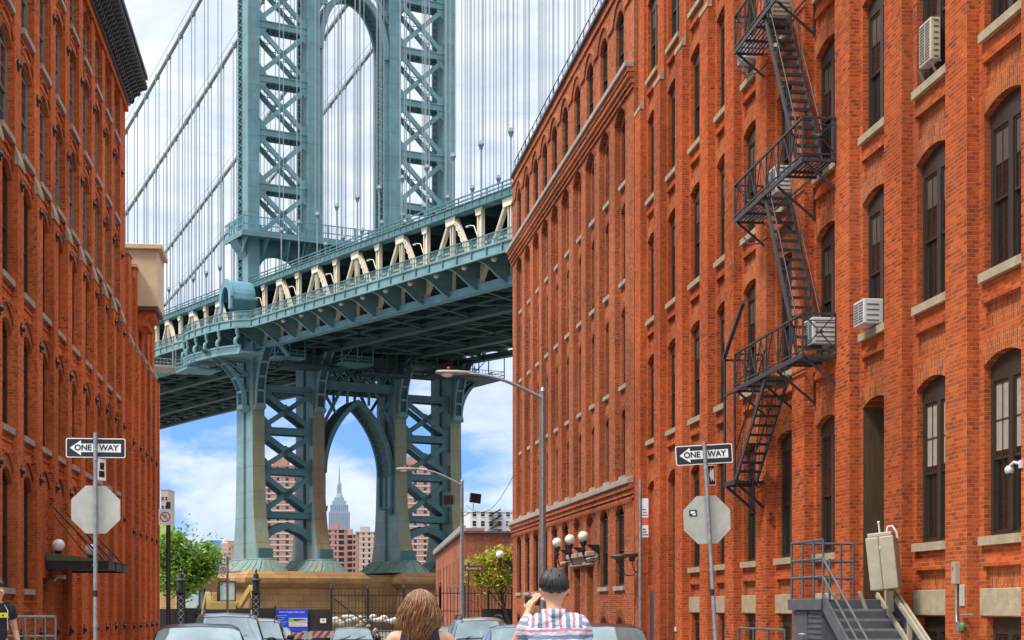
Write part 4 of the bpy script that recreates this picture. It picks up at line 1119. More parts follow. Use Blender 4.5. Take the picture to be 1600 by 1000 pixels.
def tower():
    T = thing('bridge_tower', 'teal steel suspension bridge tower with crossed bracing and flared rust-stained legs', 'bridge tower', BLOC, BROT)
    # ---- upper columns
    for i, t in enumerate(COLS):
        b = MB(); h = .80; z0, z1 = 36.0, 96.0; tc = t
        q0, q1, q2, q3 = -1.6, .55, 2.35, 2.65
        # chamfered front box
        b.loft([[(tc - h, q1, z), (tc - h, q0 + .12, z), (tc - h + .12, q0, z), (tc + h - .12, q0, z), (tc + h, q0 + .12, z), (tc + h, q1, z)] for z in (z0, z1)])
        for x in (tc - h - .03, tc + h - .22): b.box(x, x + .25, q0 - .03, q0 + .02, z0, z1); 
        b.box(tc - h, tc + h, q2, q3, z0, z1)
        col = b.build('column', M['teal'], T)
        l = MB()
        for x in (tc - h + .02, tc + h - .02):
            z = z0; step = .95
            while z < z1 - step:
                l.bar((x, q1, z), (x, q2, z + step), .05, .13, side=(1, 0, 0)); l.bar((x, q2, z), (x, q1, z + step), .05, .13, side=(1, 0, 0)); z += step
            for qq in (q1 + .08, q2 - .08): l.box(x - .04, x + .04, qq - .12, qq + .12, z0, z1)
        l.box(tc - h + .3, tc + h - .3, q1, q1 + .02, z0, z1)
        l.build('lattice', M['teal_dark'], col)
    # ---- braced bays
    def xpanel(ta, tb, z0, z1, qf, qr, mat, wd=.62, name='cross_brace', double=True, gus=.62, lace=6):
        b = MB(); bay = [(ta, tb, z0, z1)]
        p00, p01, p10, p11 = (ta, z0), (ta, z1), (tb, z0), (tb, z1)
        def mem(p, q, planes):
            for qq in planes: b.bar((p[0], qq, p[1]), (q[0], qq, q[1]), .34, wd, side=(0, 1, 0))
            if len(planes) > 1 and lace:
                n = lace
                for k in range(n):
                    a = Vector((p[0], 0, p[1])).lerp(Vector((q[0], 0, q[1])), k / n); c = Vector((p[0], 0, p[1])).lerp(Vector((q[0], 0, q[1])), (k + 1) / n)
                    b.bar((a.x, planes[0], a.z), (c.x, planes[1], c.z), .06, .10); b.bar((a.x, planes[1], a.z), (c.x, planes[0], c.z), .06, .10)
        mem(p01, p10, (qf, qr)); mem(p00, p11, (qf - .02,))
        # curved gussets at the crossing
        cx, cz = (ta + tb) / 2, (z0 + z1) / 2; g = gus
        for qq in (qf - .19,):
            pts = []
            for k in range(16):
                a = 2 * math.pi * k / 16; r = g * (1 + .28 * math.cos(4 * (a - math.atan2(z1 - z0, tb - ta)))); pts.append((cx + r * math.cos(a), qq, cz + r * math.sin(a)))
            b.prism(pts, (0, .03, 0))
        for (x, z, sx, sz) in ((ta, z0, 1, 1), (tb, z0, -1, 1), (ta, z1, 1, -1), (tb, z1, -1, -1)):
            b.prism([(x, qf - .2, z), (x + sx * 1.2, qf - .2, z), (x + sx * .85, qf - .2, z + sz * .75), (x + sx * .3, qf - .2, z + sz * 1.25), (x, qf - .2, z + sz * 1.5)], (0, .03, 0))
        b.build(name, mat, T)
    def strut(ta, tb, z, qf, qr, mat, hh=.95):
        b = MB()
        for qq in (qf - .05, qr): b.box(ta, tb, qq - .12, qq + .12, z - hh / 2, z + hh / 2)
        b.box(ta, tb, qf - .28, qf - .17, z + hh / 2 - .14, z + hh / 2); b.box(ta, tb, qf - .28, qf - .17, z - hh / 2, z - hh / 2 + .14)
        b.box(ta, tb, qf, qr, z + hh / 2 - .1, z + hh / 2 - .02)
        n = 8
        for k in range(n):
            x0 = ta + (tb - ta) * k / n; x1 = ta + (tb - ta) * (k + 1) / n
            b.bar((x0, qf, z - hh / 2 + .06), (x1, qr, z - hh / 2 + .06), .14, .07); b.bar((x0, qr, z - hh / 2 + .06), (x1, qf, z - hh / 2 + .06), .14, .07)
        b.build('strut', mat, T)
    up = [51.2, 58.1, 65.4, 72.65, 79.9, 87.1, 94.3]
    for (ta, tb) in ((-13.83, -6.9), (6.9, 13.83)):
        for za, zb_ in zip(up, up[1:]): xpanel(ta, tb, za + .45, zb_ - .45, -1.1, 1.3, M['teal'], double=False)
        for z in up[1:]: strut(ta, tb, z, -1.1, 1.3, M['teal'])
    # ---- portal arch of the upper tower
    def arch(z_spring, z_apex, half, th, q0, q1, pointed, mat, name):
        inner = []; N = 15
        for k in range(N):
            f = k / (N - 1)
            if pointed:
                # two arcs meeting in a point
                R = (half * half + (z_apex - z_spring) ** 2) / (2 * half); am = math.asin((z_apex - z_spring) / R)
                a = am * f; x = -half + R - R * math.cos(a); z = z_spring + R * math.sin(a)
            else:
                a = math.pi / 2 * f; x = -half * math.cos(a); z = z_spring + (z_apex - z_spring) * math.sin(a)
            inner.append((x, z))
        full = inner + [(-x, z) for (x, z) in reversed(inner[:-1])]
        def off(pts, d):
            out = []
            for i, p in enumerate(pts):
                a = Vector(pts[max(i - 1, 0)]); c = Vector(pts[min(i + 1, len(pts) - 1)]); dd = (c - a).normalized(); out.append((p[0] - dd.y * d, p[1] + dd.x * d))
            return out
        outer = off(full, th)
        b = MB()
        for i in range(len(full) - 1):
            p, q, r, s = full[i], full[i + 1], outer[i + 1], outer[i]
            for (qa, qb) in ((q0, q0 + .5), (q1 - .5, q1)):
                b.prism([(p[0], qa, p[1]), (q[0], qa, q[1]), (r[0], qa, r[1]), (s[0], qa, s[1])], (0, qb - qa, 0))
            b.prism([(r[0], q0 + .5, r[1]), (s[0], q0 + .5, s[1]), (s[0] * .99, q0 + .5, s[1] - .06), (r[0] * .99, q0 + .5, r[1] - .06)], (0, q1 - q0 - 1, 0))
        o = b.build(name, mat, T)
        l = MB(); mid = off(full, .12); acc = 0
        pts = [Vector((p[0], 0, p[1])) for p in mid]
        dense = []
        for i in range(len(pts) - 1):
            n = max(1, int((pts[i + 1] - pts[i]).length / .62))
            for k in range(n): dense.append(pts[i].lerp(pts[i + 1], k / n))
        dense.append(pts[-1])
        for a, c in zip(dense, dense[1:]):
            l.bar((a.x, q0 + .5, a.z), (c.x, q1 - .5, c.z), .1, .06); l.bar((a.x, q1 - .5, a.z), (c.x, q0 + .5, c.z), .1, .06)
        l.build('lattice', M['teal_dark'], o)
        return full, outer
    arch(78.0, 86.0, 4.6, .75, -1.5, 2.2, False, M['teal'], 'portal_arch')
    for s in (-1, 1):
        b = MB(); b.box(s * 4.95 - .35, s * 4.95 + .35, -1.2, -.8, 52, 78.0); b.box(s * 4.95 - .35, s * 4.95 + .35, 1.7, 2.1, 52, 78.0)
        col = b.build('arch_jamb', M['teal'], T); l = MB(); z = 52
        while z < 77.5:
            x = s * 4.72; l.bar((x, -.9, z), (x, 1.8, z + 1.1), .05, .12, side=(1, 0, 0)); l.bar((x, 1.8, z), (x, -.9, z + 1.1), .05, .12, side=(1, 0, 0)); z += 1.1
        l.build('lattice', M['teal_dark'], col)
    for (a, c) in (((-5.3, 83.2), (-3.2, 87.0)), ((5.3, 83.2), (3.2, 87.0))):
        b = MB(); b.bar((a[0], -1, a[1]), (c[0], -1, c[1] + .0), .3, .5, side=(0, 1, 0)); b.box(min(a[0], -3.9 if a[0] < 0 else 3.9), max(a[0], -3.9 if a[0] < 0 else 3.9), -1.2, -.8, 84.2, 84.9); b.build('spandrel_brace', M['teal'], T)
    strut(-5.3, 5.3, 88.2, -1.1, 1.9, M['teal'], 1.4)
    # saddles on top
    for t in COLS:
        b = MB(); b.box(t - 1.1, t + 1.1, -2.6, 3.4, 96.0, 97.0); b.lathe((t, .4, 97.0), [(1.0, 0), (.9, .5), (.5, .9), (.2, 1.2), (.1, 2.0), (0, 2.1)], 10); b.build('saddle', M['teal'], T)
    # ---- gallery
    g = MB(); t0, t1, q0, q1, z = -17.0, 17.0, -4.0, 3.2, 50.95
    g.box(t0, t1, q0, q1, z, z + .35); g.box(t0 - .1, t1 + .1, q0 - .1, q0 + .15, z - .25, z + .45); g.box(t0 - .1, t0 + .15, q0, q1, z - .25, z + .45); g.box(t1 - .15, t1 + .1, q0, q1, z - .25, z + .45)
    ga = g.build('gallery', M['teal'], T)
    r = MB()
    for zz in (z + 1.25, z + 2.3): 
        for (a, c) in (((t0, q0), (t1, q0)), ((t0, q0), (t0, q1)), ((t1, q0), (t1, q1)), ((t0, q1), (t1, q1))): r.bar((a[0], a[1], zz), (c[0], c[1], zz), .09, .12)
    for k in range(18):
        x = t0 + (t1 - t0) * k / 17; r.box(x - .08, x + .08, q0 - .08, q0 + .08, z, z + 2.4)
    for k in range(1, 4): r.box(t0 - .08, t0 + .08, q0 + 1.8 * k - .08, q0 + 1.8 * k + .08, z, z + 2.4)
    n = 120
    for k in range(n): x = t0 + (t1 - t0) * k / n; r.box(x - .025, x + .025, q0 - .02, q0 + .02, z + .3, z + 2.3)
    for k in range(26): y = q0 + (q1 - q0) * k / 26; r.box(t0 - .02, t0 + .02, y - .025, y + .025, z + .3, z + 2.3)
    r.build('railing', M['teal_blue'], ga)
    for k in range(12):
        x = t0 + .8 + k * 2.95; b = MB()
        b.prism([(x - .08, q0 + .1, z - .2), (x - .08, -1.6, z - .2), (x - .08, -1.6, z - 2.2), (x - .08, -2.2, z - 1.5), (x - .08, -3.0, z - .8)], (.16, 0, 0)); b.build('bracket', M['teal'], T)
    b = MB(); b.prism([(t0 + .1, -1.2, z - .2), (-15.4, -1.2, z - .2), (-15.4, -1.2, z - 2.4), (-15.9, -1.2, z - 1.6), (-16.5, -1.2, z - .9)], (0, 2.8, 0)); b.build('bracket', M['teal'], T)
    # portal struts with arched soffit under the gallery
    for (ta, tb) in ((-13.83, -6.9), (-5.3, 5.3), (6.9, 13.83)):
        b = MB(); ap = arc_pts(ta, tb, 46.8, 2.6, 12)
        b.prism([(ta, -1.0, 50.9), (tb, -1.0, 50.9)] + [(p[0], -1.0, p[1]) for p in reversed(ap)], (0, 2.9, 0)); b.build('portal_strut', M['teal_dark'], T)
    for x in (-10.3, -8.2, -5.9):
        b = MB(); b.bar((x, q0 + .2, z), (x, -1.6, 46.2), .15, .12); b.build('hanger', M['teal'], T)
    # ---- flared lower legs
    def qf(z): return -3.4 - 2.9 * math.exp(-(z - 8) / 4.2)
    def qr(z): return 2.9 + 1.5 * math.exp(-(z - 8) / 4.2)
    def hw(z): return .80 + .18 * math.exp(-(z - 8) / 5.)
    zs = [7.2, 8.0, 9.0, 10.2, 11.6, 13.4, 16, 20, 25, 31, 37]
    for i, t in enumerate(COLS):
        b = MB(); fr = 0
        for (fa, fb, inset) in ((0, .40, 1.), (.40, .56, .62), (.56, 1., 1.)):
            rings = []
            for z in zs:
                a, c, h = qf(z), qr(z), hw(z) * inset; L = c - a
                rings.append([(t - h, a + L * fa, z), (t + h, a + L * fa, z), (t + h, a + L * fb, z), (t - h, a + L * fb, z)])
            b.loft(rings)
            if fa == 0:
                for k in range(len(b.f) - 1, -1, -1):
                    pass
        # the front plate carries the run-down stains
        leg = b.build('leg', M['teal_leg'], T)
        f = MB(); rings = [[(t - hw(z) - .03, qf(z) - .03, z), (t + hw(z) + .03, qf(z) - .03, z), (t + hw(z) + .03, qf(z) + .18, z), (t - hw(z) - .03, qf(z) + .18, z)] for z in zs[:-1]]
        f.loft(rings); f.build('front_plate', (M['teal_stain'], M['teal_rust'], M['teal_stain'], M['teal_stain'])[i], leg)
        b = MB(); b.box(t - hw(8.6) - .05, t + hw(8.6) + .05, qf(8.9) - .45, qf(8.9) + .3, 8.1, 9.5)
        for k in range(6): x = t - .8 + k * .32; b.box(x - .05, x + .05, qf(8.9) - .5, qf(8.9) - .44, 8.15, 9.45)
        b.build('vent_box', M['teal_dark'], leg)
        # bronze-green battened skirt
        s = MB(); zt, z0 = 8.05, 6.45; rt = []; rb = []
        N = 40; ca = (qf(8) + qr(8)) / 2; La = (qr(8) - qf(8)) / 2
        def ring(rx, ry, z):
            out = []
            for k in range(N):
                a = 2 * math.pi * k / N; ct, st_ = math.cos(a), math.sin(a); e = .55
                out.append((t + rx * math.copysign(abs(ct) ** e, ct), ca + ry * math.copysign(abs(st_) ** e, st_), z))
            return out
        R = [ring(1.5, La + .6, zt + .12), ring(1.65, La + .75, zt), ring(1.75, La + .9, zt - .15), ring(2.3, La + 1.5, zt - .75), ring(3.3, La + 2.2, z0)]
        s.loft(R, smooth=False); sk = s.build('base_skirt', M['skirt'], T)
        s = MB()
        for k in range(0, N, 2): s.tube([Vector(R[2][k]) + Vector((0, 0, .03)), Vector(R[3][k]) + Vector((0, 0, .04)), Vector(R[4][k]) + Vector((0, 0, .04))], .07, 5)
        s.tube(R[1] + [R[1][0]], .09, 6); s.build('batten', M['skirt'], sk)
        # curved deck bracket on the front of every leg
        def bracket(side):
            b = MB(); N2 = 9; prof_o = []; prof_i = []
            for k in range(N2):
                f_ = k / (N2 - 1); z = 28.4 + 7.2 * f_; o = .9 + (3.1 if side == 'f' else 5.2) * f_ ** 2.6; prof_o.append((o, z)); prof_i.append((max(.0, o - .62), z))
            def P(o, z, x): 
                if side == 'f': return (t + x, -3.4 - o, z)
                return (t + math.copysign(.85 + o, side), x - 1.2, z)
            hwid = .62 if side == 'f' else 1.0
            for k in range(N2 - 1):
                o0, o1, i0, i1 = prof_o[k], prof_o[k + 1], prof_i[k], prof_i[k + 1]
                for s_ in (-1, 1):
                    xa = s_ * hwid; xb = s_ * (hwid - .16)
                    b.add([P(*o0, xa), P(*o1, xa), P(*i1, xa), P(*i0, xa), P(*o0, xb), P(*o1, xb), P(*i1, xb), P(*i0, xb)], [(0, 1, 2, 3), (4, 5, 6, 7), (0, 1, 5, 4), (3, 2, 6, 7)])
                m0, m1 = (prof_o[k][0] - .25, prof_o[k][1]), (prof_o[k + 1][0] - .25, prof_o[k + 1][1])
                b.add([P(*m0, -hwid), P(*m0, hwid), P(*m1, hwid), P(*m1, -hwid)], [(0, 1, 2, 3)], 1)  # dark plate stands in for the shaded box holes
                if k % 2 == 0: b.add([P(o0[0], o0[1], -hwid), P(o0[0], o0[1], hwid), P(o0[0], o0[1] + .3, hwid), P(o0[0], o0[1] + .3, -hwid), P(i0[0], o0[1], -hwid), P(i0[0], o0[1], hwid)], [(0, 1, 2, 3), (0, 1, 5, 4)])
            # foot corbel
            c0 = [P(0, 27.7, -hwid - .1), P(0, 27.7, hwid + .1), P(1.0, 28.1, hwid + .12), P(1.0, 28.1, -hwid - .12), P(0, 28.5, -hwid - .1), P(0, 28.5, hwid + .1), P(1.0, 28.5, hwid + .12), P(1.0, 28.5, -hwid - .12)]
            b.add(c0, [(0, 1, 2, 3), (4, 5, 6, 7), (2, 3, 7, 6), (0, 3, 7, 4), (1, 2, 6, 5)])
            # web back to the leg
            for x in (-hwid + .3, hwid - .3):
                poly = [P(0, 28.5, x)] + [P(prof_i[k][0], prof_i[k][1], x) for k in range(N2)] + [P(0, 35.6, x)]
                if side != 'f':
                    for z in (30.5, 32.5, 34.5): b.bar(P(0, z, x), P(max(.1, prof_i[int((z - 28.4) / 7.2 * 8)][0]), z, x), .2, .25)
                    b.bar(P(0, 32.6, x), P(prof_i[7][0], prof_i[7][1], x), .2, .25)
                else: b.add(poly, [tuple(range(len(poly)))])
            b.build('deck_bracket', [M['teal_leg'], M['under']], T)
        bracket('f')
        if i in (0, 3): bracket(-1 if i == 0 else 1)
    lo = [14.05, 19.9, 25.3, 30.9]
    for (ta, tb) in ((-13.83, -6.9), (6.9, 13.83)):
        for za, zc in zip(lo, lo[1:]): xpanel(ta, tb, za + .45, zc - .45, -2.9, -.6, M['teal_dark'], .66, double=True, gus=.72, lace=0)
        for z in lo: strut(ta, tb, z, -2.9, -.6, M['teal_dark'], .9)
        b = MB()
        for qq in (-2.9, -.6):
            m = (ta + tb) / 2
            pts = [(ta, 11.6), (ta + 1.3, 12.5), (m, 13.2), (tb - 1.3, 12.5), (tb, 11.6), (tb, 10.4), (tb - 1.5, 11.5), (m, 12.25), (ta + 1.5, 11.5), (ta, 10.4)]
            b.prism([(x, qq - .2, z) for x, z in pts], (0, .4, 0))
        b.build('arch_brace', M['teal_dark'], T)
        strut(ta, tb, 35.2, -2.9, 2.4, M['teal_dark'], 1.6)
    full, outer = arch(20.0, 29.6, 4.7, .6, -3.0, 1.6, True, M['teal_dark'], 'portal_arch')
    for s in (-1, 1):
        b = MB(); b.box(s * 5.08 - .22, s * 5.08 + .22, -2.9, -2.4, 15.5, 21); b.box(s * 5.08 - .22, s * 5.08 + .22, 1.0, 1.5, 15.5, 21); b.box(s * 5.08 - .2, s * 5.08 + .2, -2.4, 1.0, 15.5, 15.7)
        b.lathe((s * 4.9, -2.6, 14.4), [(.1, 0), (.4, .5), (.5, 1.1)], 8); b.build('arch_jamb', M['teal_dark'], T)
    strut(-5.3, 5.3, 31.9, -2.9, 2.4, M['teal_dark'], 1.2)
    strut(-5.3, 5.3, 35.4, -2.9, 2.4, M['teal_dark'], 1.4)
    for s in (-1, 1):
        for qq in (-2.7, 2.2):
            b = MB()
            b.bar((s * 5.3, qq, 26.2), (s * 2.6, qq, 31.3), .3, .4, side=(0, 1, 0)); b.bar((s * 5.3, qq, 31.3), (s * 3.3, qq, 28.2), .3, .35, side=(0, 1, 0)); b.box(s * 1.6 - .15, s * 1.6 + .15, qq - .15, qq + .15, 29.5, 31.4)
            for k in range(3): b.bar((s * (.2 + 1.7 * k), qq, 32.4), (s * (1.9 + 1.7 * k), qq, 34.8), .25, .3, side=(0, 1, 0)); b.bar((s * (1.9 + 1.7 * k), qq, 32.4), (s * (.2 + 1.7 * k), qq, 34.8), .25, .3, side=(0, 1, 0))
            b.build('spandrel_brace', M['teal_dark'], T)
    # inspection platforms hung under the deck round the legs
    def plat(t0, t1, q0, q1, z, mat, name='service_platform'):
        b = MB(); b.box(t0, t1, q0, q1, z, z + .28)
        for (x, y) in ((t0, q0), (t1, q0), (t0, q1), (t1, q1), ((t0 + t1) / 2, q0)):
            b.bar((x, y, z), (x, y, z + 3.2), .12, .12, side=(1, 0, 0))
        for zz in (.65, 1.15):
            for (a, c) in (((t0, q0), (t1, q0)), ((t0, q0), (t0, q1)), ((t1, q0), (t1, q1))): b.bar((a[0], a[1], z + zz), (c[0], c[1], z + zz), .06, .07)
        n = int((t1 - t0) / .5)
        for k in range(n): x = t0 + (t1 - t0) * k / n; b.bar((x, q0, z), (x, q0, z + 1.15), .035, .035, side=(1, 0, 0))
        b.bar((t0, q0, z + .3), ((t0 + t1) / 2, q0, z + 3.0), .1, .1); b.build(name, mat, T)
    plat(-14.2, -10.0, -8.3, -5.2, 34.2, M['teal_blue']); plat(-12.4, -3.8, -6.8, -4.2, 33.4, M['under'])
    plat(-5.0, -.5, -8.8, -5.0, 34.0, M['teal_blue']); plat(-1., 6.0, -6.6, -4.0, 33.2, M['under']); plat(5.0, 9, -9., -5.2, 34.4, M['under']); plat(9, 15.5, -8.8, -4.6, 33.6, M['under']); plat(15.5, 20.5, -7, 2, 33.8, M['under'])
    plat(-22.0, -17.2, 4.0, 9.0, 33.8, M['teal_blue']); plat(-26, -18.5, 9.5, 15, 34.6, M['alu'])
    b = MB(); b.bar((-15.6, -9.6, 37.6), (-12.6, -9.0, 34.4), .9, .12); 
    for s_ in (-.45, .45): b.bar((-15.6, -9.6 + s_, 38.8), (-12.6, -9.0 + s_, 35.6), .08, .08); b.bar((-15.6, -9.6 + s_, 37.6), (-12.6, -9.0 + s_, 34.4), .1, .3)
    b.build('service_stair', M['teal_blue'], T)
tower()

def pier():
    P = thing('bridge_pier', 'ochre stained masonry pier under the bridge tower', 'pier', BLOC, BROT)
    def block(t0, t1, q0, q1):
        b = MB(); def_ = [(0.0, 6.45), (.9, 5.75)]
        b.loft([[(t0 + .9, q0 + .9, 6.45), (t1 - .9, q0 + .9, 6.45), (t1 - .9, q1, 6.45), (t0 + .9, q1, 6.45)], [(t0, q0, 5.55), (t1, q0, 5.55), (t1, q1, 5.55), (t0, q1, 5.55)], [(t0, q0, 4.95), (t1, q0, 4.95), (t1, q1, 4.95), (t0, q1, 4.95)],
                [(t0 + .5, q0 + .5, 4.5), (t1 - .5, q0 + .5, 4.5), (t1 - .5, q1, 4.5), (t0 + .5, q1, 4.5)], [(t0 + .9, q0 + .9, 4.2), (t1 - .9, q0 + .9, 4.2), (t1 - .9, q1, 4.2), (t0 + .9, q1, 4.2)]])
        b.build('ledge', M['granite_b'], P)
        b = MB(); b.loft([[(t0 + 1.0, q0 + 1.0, 4.25), (t1 - 1.0, q0 + 1.0, 4.25), (t1 - 1.0, q1, 4.25), (t0 + 1.0, q1, 4.25)], [(t0 + .3, q0 + .3, -2), (t1 - .3, q0 + .3, -2), (t1 - .3, q1, -2), (t0 + .3, q1, -2)]]); b.build('masonry', M['granite_b'], P)
    block(-18.6, -1.0, -9.4, 9.5); block(3.2, 20.5, -9.4, 9.5)
    b = MB(); b.box(-2.0, 4.2, -6.5, 9.4, -2, 6.1); b.build('masonry', M['granite_b'], P); b = MB(); b.box(-24, -18, -3, 9.4, -2, 5.6); b.build('masonry', M['granite_b'], P)
def granite():
    m, t, b = newmat('pier masonry'); tc = t.node('ShaderNodeTexCoord'); so = t.node('ShaderNodeSeparateXYZ'); t.link(tc.outputs['Object'], so.inputs[0]); cm = t.node('ShaderNodeCombineXYZ')
    t.link(t.math('ADD', so.outputs[0], so.outputs[1]), cm.inputs[0]); t.link(so.outputs[2], cm.inputs[1])
    bt = t.node('ShaderNodeTexBrick', offset=.5); t.link(cm.outputs[0], bt.inputs['Vector'])
    for k, x in (('Color1', (.43, .22, .075, 1)), ('Color2', (.29, .15, .055, 1)), ('Mortar', (.14, .09, .05, 1)), ('Scale', 1.), ('Mortar Size', .03), ('Bias', 0.), ('Brick Width', 2.1), ('Row Height', .85)): bt.inputs[k].default_value = x
    st = t.ramp(t.noise(t.vmul(tc.outputs['Object'], (1, 1, .3)), .8, 6, .7), [(.48, 0.), (.7, 1.)])
    c = t.mix(t.math('MULTIPLY', st, .7), bt.outputs['Color'], (.17, .10, .05)); c = t.mix(t.math('MULTIPLY', t.ramp(t.noise(tc.outputs['Object'], .3, 4), [(.5, 0.), (.7, 1.)]), .5), c, (.50, .27, .09))
    t.link(c, b.inputs['Base Color']); b.inputs['Roughness'].default_value = .85; return m
M['granite_b'] = granite()
pier()

def deck():
    D = thing('bridge_deck', 'two level blue grey bridge deck with cream truss members between its levels', 'bridge deck', BLOC, BROT)
    Q0, Q1, PN = -132.0, 165.0, 6.05
    qs = [(-11.9 + PN * k) for k in range(-20, 30)]
    def line(b, t0, t1, z0, z1, qa=Q0, qb=Q1, mi=0, n=24):
        """beam that follows the deck's grade: section t0..t1 by zb+z0..zb+z1"""
        rings = []
        for k in range(n + 1):
            q = qa + (qb - qa) * k / n; z = zb(q); rings.append([(t0, q, z + z0), (t1, q, z + z0), (t1, q, z + z1), (t0, q, z + z1)])
        b.loft(rings, mi)
    def bulge(q): 
        u = (q - 2) / 12.5
        return -18.3 - (2.5 * math.sqrt(max(0, 1 - abs(u) ** 2.6)) if abs(u) < 1 else 0)
    def path(qa, qb, n, f): return [(f(qa + (qb - qa) * k / n), qa + (qb - qa) * k / n) for k in range(n + 1)]
    near = path(Q0, -20, 30, bulge) + path(-19.9, 15, 50, bulge)[0:] + path(15.1, Q1, 30, bulge)
    def ribbon(b, pts, d0, z0, z1, th=.22):
        rings = []
        for (t, q) in pts: z = zb(q); rings.append([(t + d0, q, z + z0), (t + d0 + th, q, z + z0), (t + d0 + th, q, z + z1), (t + d0, q, z + z1)])
        b.loft(rings)
    b = MB(); ribbon(b, near, 0, 0, 1.0); ribbon(b, near, -.14, .88, 1.04, .3); ribbon(b, near, -.14, -.06, .08, .3); b.build('fascia_girder', M['teal'], D)
    b = MB(); line(b, 18.1, 18.35, 0, 1.0); b.build('fascia_girder', M['teal_blue'], D)
    b = MB()
    rings = [[(t + .1, q, zb(q) + .80), (-14.4, q, zb(q) + .80), (-14.4, q, zb(q) + .92), (t + .1, q, zb(q) + .92)] for (t, q) in near]; b.loft(rings); line(b, 14.4, 18.2, .8, .92); b.build('footway', M['under'], D)
    # footway fence: posts, rails, wire mesh
    b = MB(); ribbon(b, near, .02, 2.02, 2.12, .08); ribbon(b, near, .02, 1.5, 1.55, .05)
    q = Q0
    while q < Q1:
        t = bulge(q); b.bar((t + .06, q, zb(q) + .3), (t + .06, q, zb(q) + 2.1), .10, .10, side=(1, 0, 0)); b.bar((t - .1, q, zb(q) + .1), (t - .1, q, zb(q) + 1.0), .1, .16, side=(1, 0, 0))
        b.tube([(t + .02, q, zb(q) + 2.05), (t - .22, q, zb(q) + 1.8), (t - .28, q, zb(q) + 1.35), (t - .1, q, zb(q) + 1.0)], .035, 5); q += PN / 2
    q = Q0
    while q < Q1:
        t = bulge(q); b.bar((t + .06, q, zb(q) + 1.0), (t + .06, q, zb(q) + 2.05), .028, .028, side=(1, 0, 0)); q += PN / 10
    f = b.build('fence', M['teal_dark'], D)
    b = MB()
    for (t, q), (t2, q2) in zip(near, near[1:]): b.quad((t + .1, q, zb(q) + 1.04), (t2 + .1, q2, zb(q2) + 1.04), (t2 + .1, q2, zb(q2) + 2.05), (t + .1, q, zb(q) + 2.05))
    b.build('mesh_panel', M['wiremesh'], f)
    # lower ring of the balcony with S-shaped stanchions
    b = MB(); pts = path(-9.5, 13.5, 50, bulge)
    rings = [[(t + .1, q, zb(q) - 3.2), (-16.2, q, zb(q) - 3.2), (-16.2, q, zb(q) - 2.95), (t + .1, q, zb(q) - 2.95)] for (t, q) in pts]; b.loft(rings); ribbon(b, pts, .0, -3.3, -2.3, .2); ribbon(b, pts, -.1, -2.4, -2.2, .35); ribbon(b, pts, -.12, -3.36, -3.2, .35)
    
    for k in range(1, 60):
        q = -9.3 + k * .385; t = bulge(q); b.box(t - .03, t + .02, q - .09, q + .09, zb(q) - 2.95, zb(q) - 2.6, 1)
    b.build('balcony', [M['teal'], M['teal_dark']], D)
    for q in (-9, -4.6, -.2, 4.2, 8.6, 12.6):
        t = bulge(q); z = zb(q); b = MB(); b.tube([(t + .1, q, z + .1), (t + .1, q, z - .7), (t + .25, q, z - 1.1), (t - .1, q, z - 1.5), (t - .15, q, z - 1.9), (t + .1, q, z - 2.3)], [.28, .26, .22, .26, .28, .3], 6); b.build('stanchion', M['teal'], D)
    # curved cantilever brackets under the footway, near side
    for q in qs:
        if q < -95 or q > 75: continue
        z = zb(q); b = MB(); N = 7
        lo = [(-18.2 + 3.4 * k / N, z - .05 - 1.75 * (1 - math.cos(math.pi * k / N)) / 2) for k in range(N + 1)]
        b.prism([(x, q - .03, zz) for x, zz in lo] + [(-14.7, q - .03, z + .75), (-18.2, q - .03, z + .75)], (0, .06, 0))
        for (a, c) in zip(lo, lo[1:]): b.bar((a[0], q, a[1]), (c[0], q, c[1]), .34, .07, side=(0, 1, 0))
        b.build('footway_bracket', M['teal'], D)
        if -80 < q < -15:
            b = MB(); b.lathe((-17.3, q - 1.6, z - .15), [(.08, .5), (.1, .25), (.22, .2), (.3, 0), (.2, -.14), (.05, -.2)], 10); b.build('lamp', M['cream'], D)
    # longitudinal chords, floor and stringers
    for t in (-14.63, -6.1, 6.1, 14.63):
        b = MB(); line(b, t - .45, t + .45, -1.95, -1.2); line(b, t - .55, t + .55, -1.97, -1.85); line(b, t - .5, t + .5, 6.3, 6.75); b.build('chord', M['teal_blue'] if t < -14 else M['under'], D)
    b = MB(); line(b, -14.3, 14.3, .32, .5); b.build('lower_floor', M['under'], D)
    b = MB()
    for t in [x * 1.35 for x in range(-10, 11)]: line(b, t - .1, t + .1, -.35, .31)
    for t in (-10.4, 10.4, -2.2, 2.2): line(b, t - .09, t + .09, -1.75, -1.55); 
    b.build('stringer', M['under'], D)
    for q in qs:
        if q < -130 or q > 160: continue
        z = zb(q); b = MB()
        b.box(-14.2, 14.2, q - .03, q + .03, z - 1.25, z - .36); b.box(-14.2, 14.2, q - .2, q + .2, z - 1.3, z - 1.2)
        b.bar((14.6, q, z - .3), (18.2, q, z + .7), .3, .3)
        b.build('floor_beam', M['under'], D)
    b = MB()
    for k, q in enumerate(qs[:-1]):
        q2 = q + PN
        for (ta, tb) in ((-14.6, -6.1), (-6.1, 6.1), (6.1, 14.6)):
            a, c = ((ta, tb) if k % 2 else (tb, ta)); b.bar((a, q, zb(q) - 1.7), (c, q2, zb(q2) - 1.7), .3, .16)
    lat = b.build('lateral_bracing', M['under'], D)
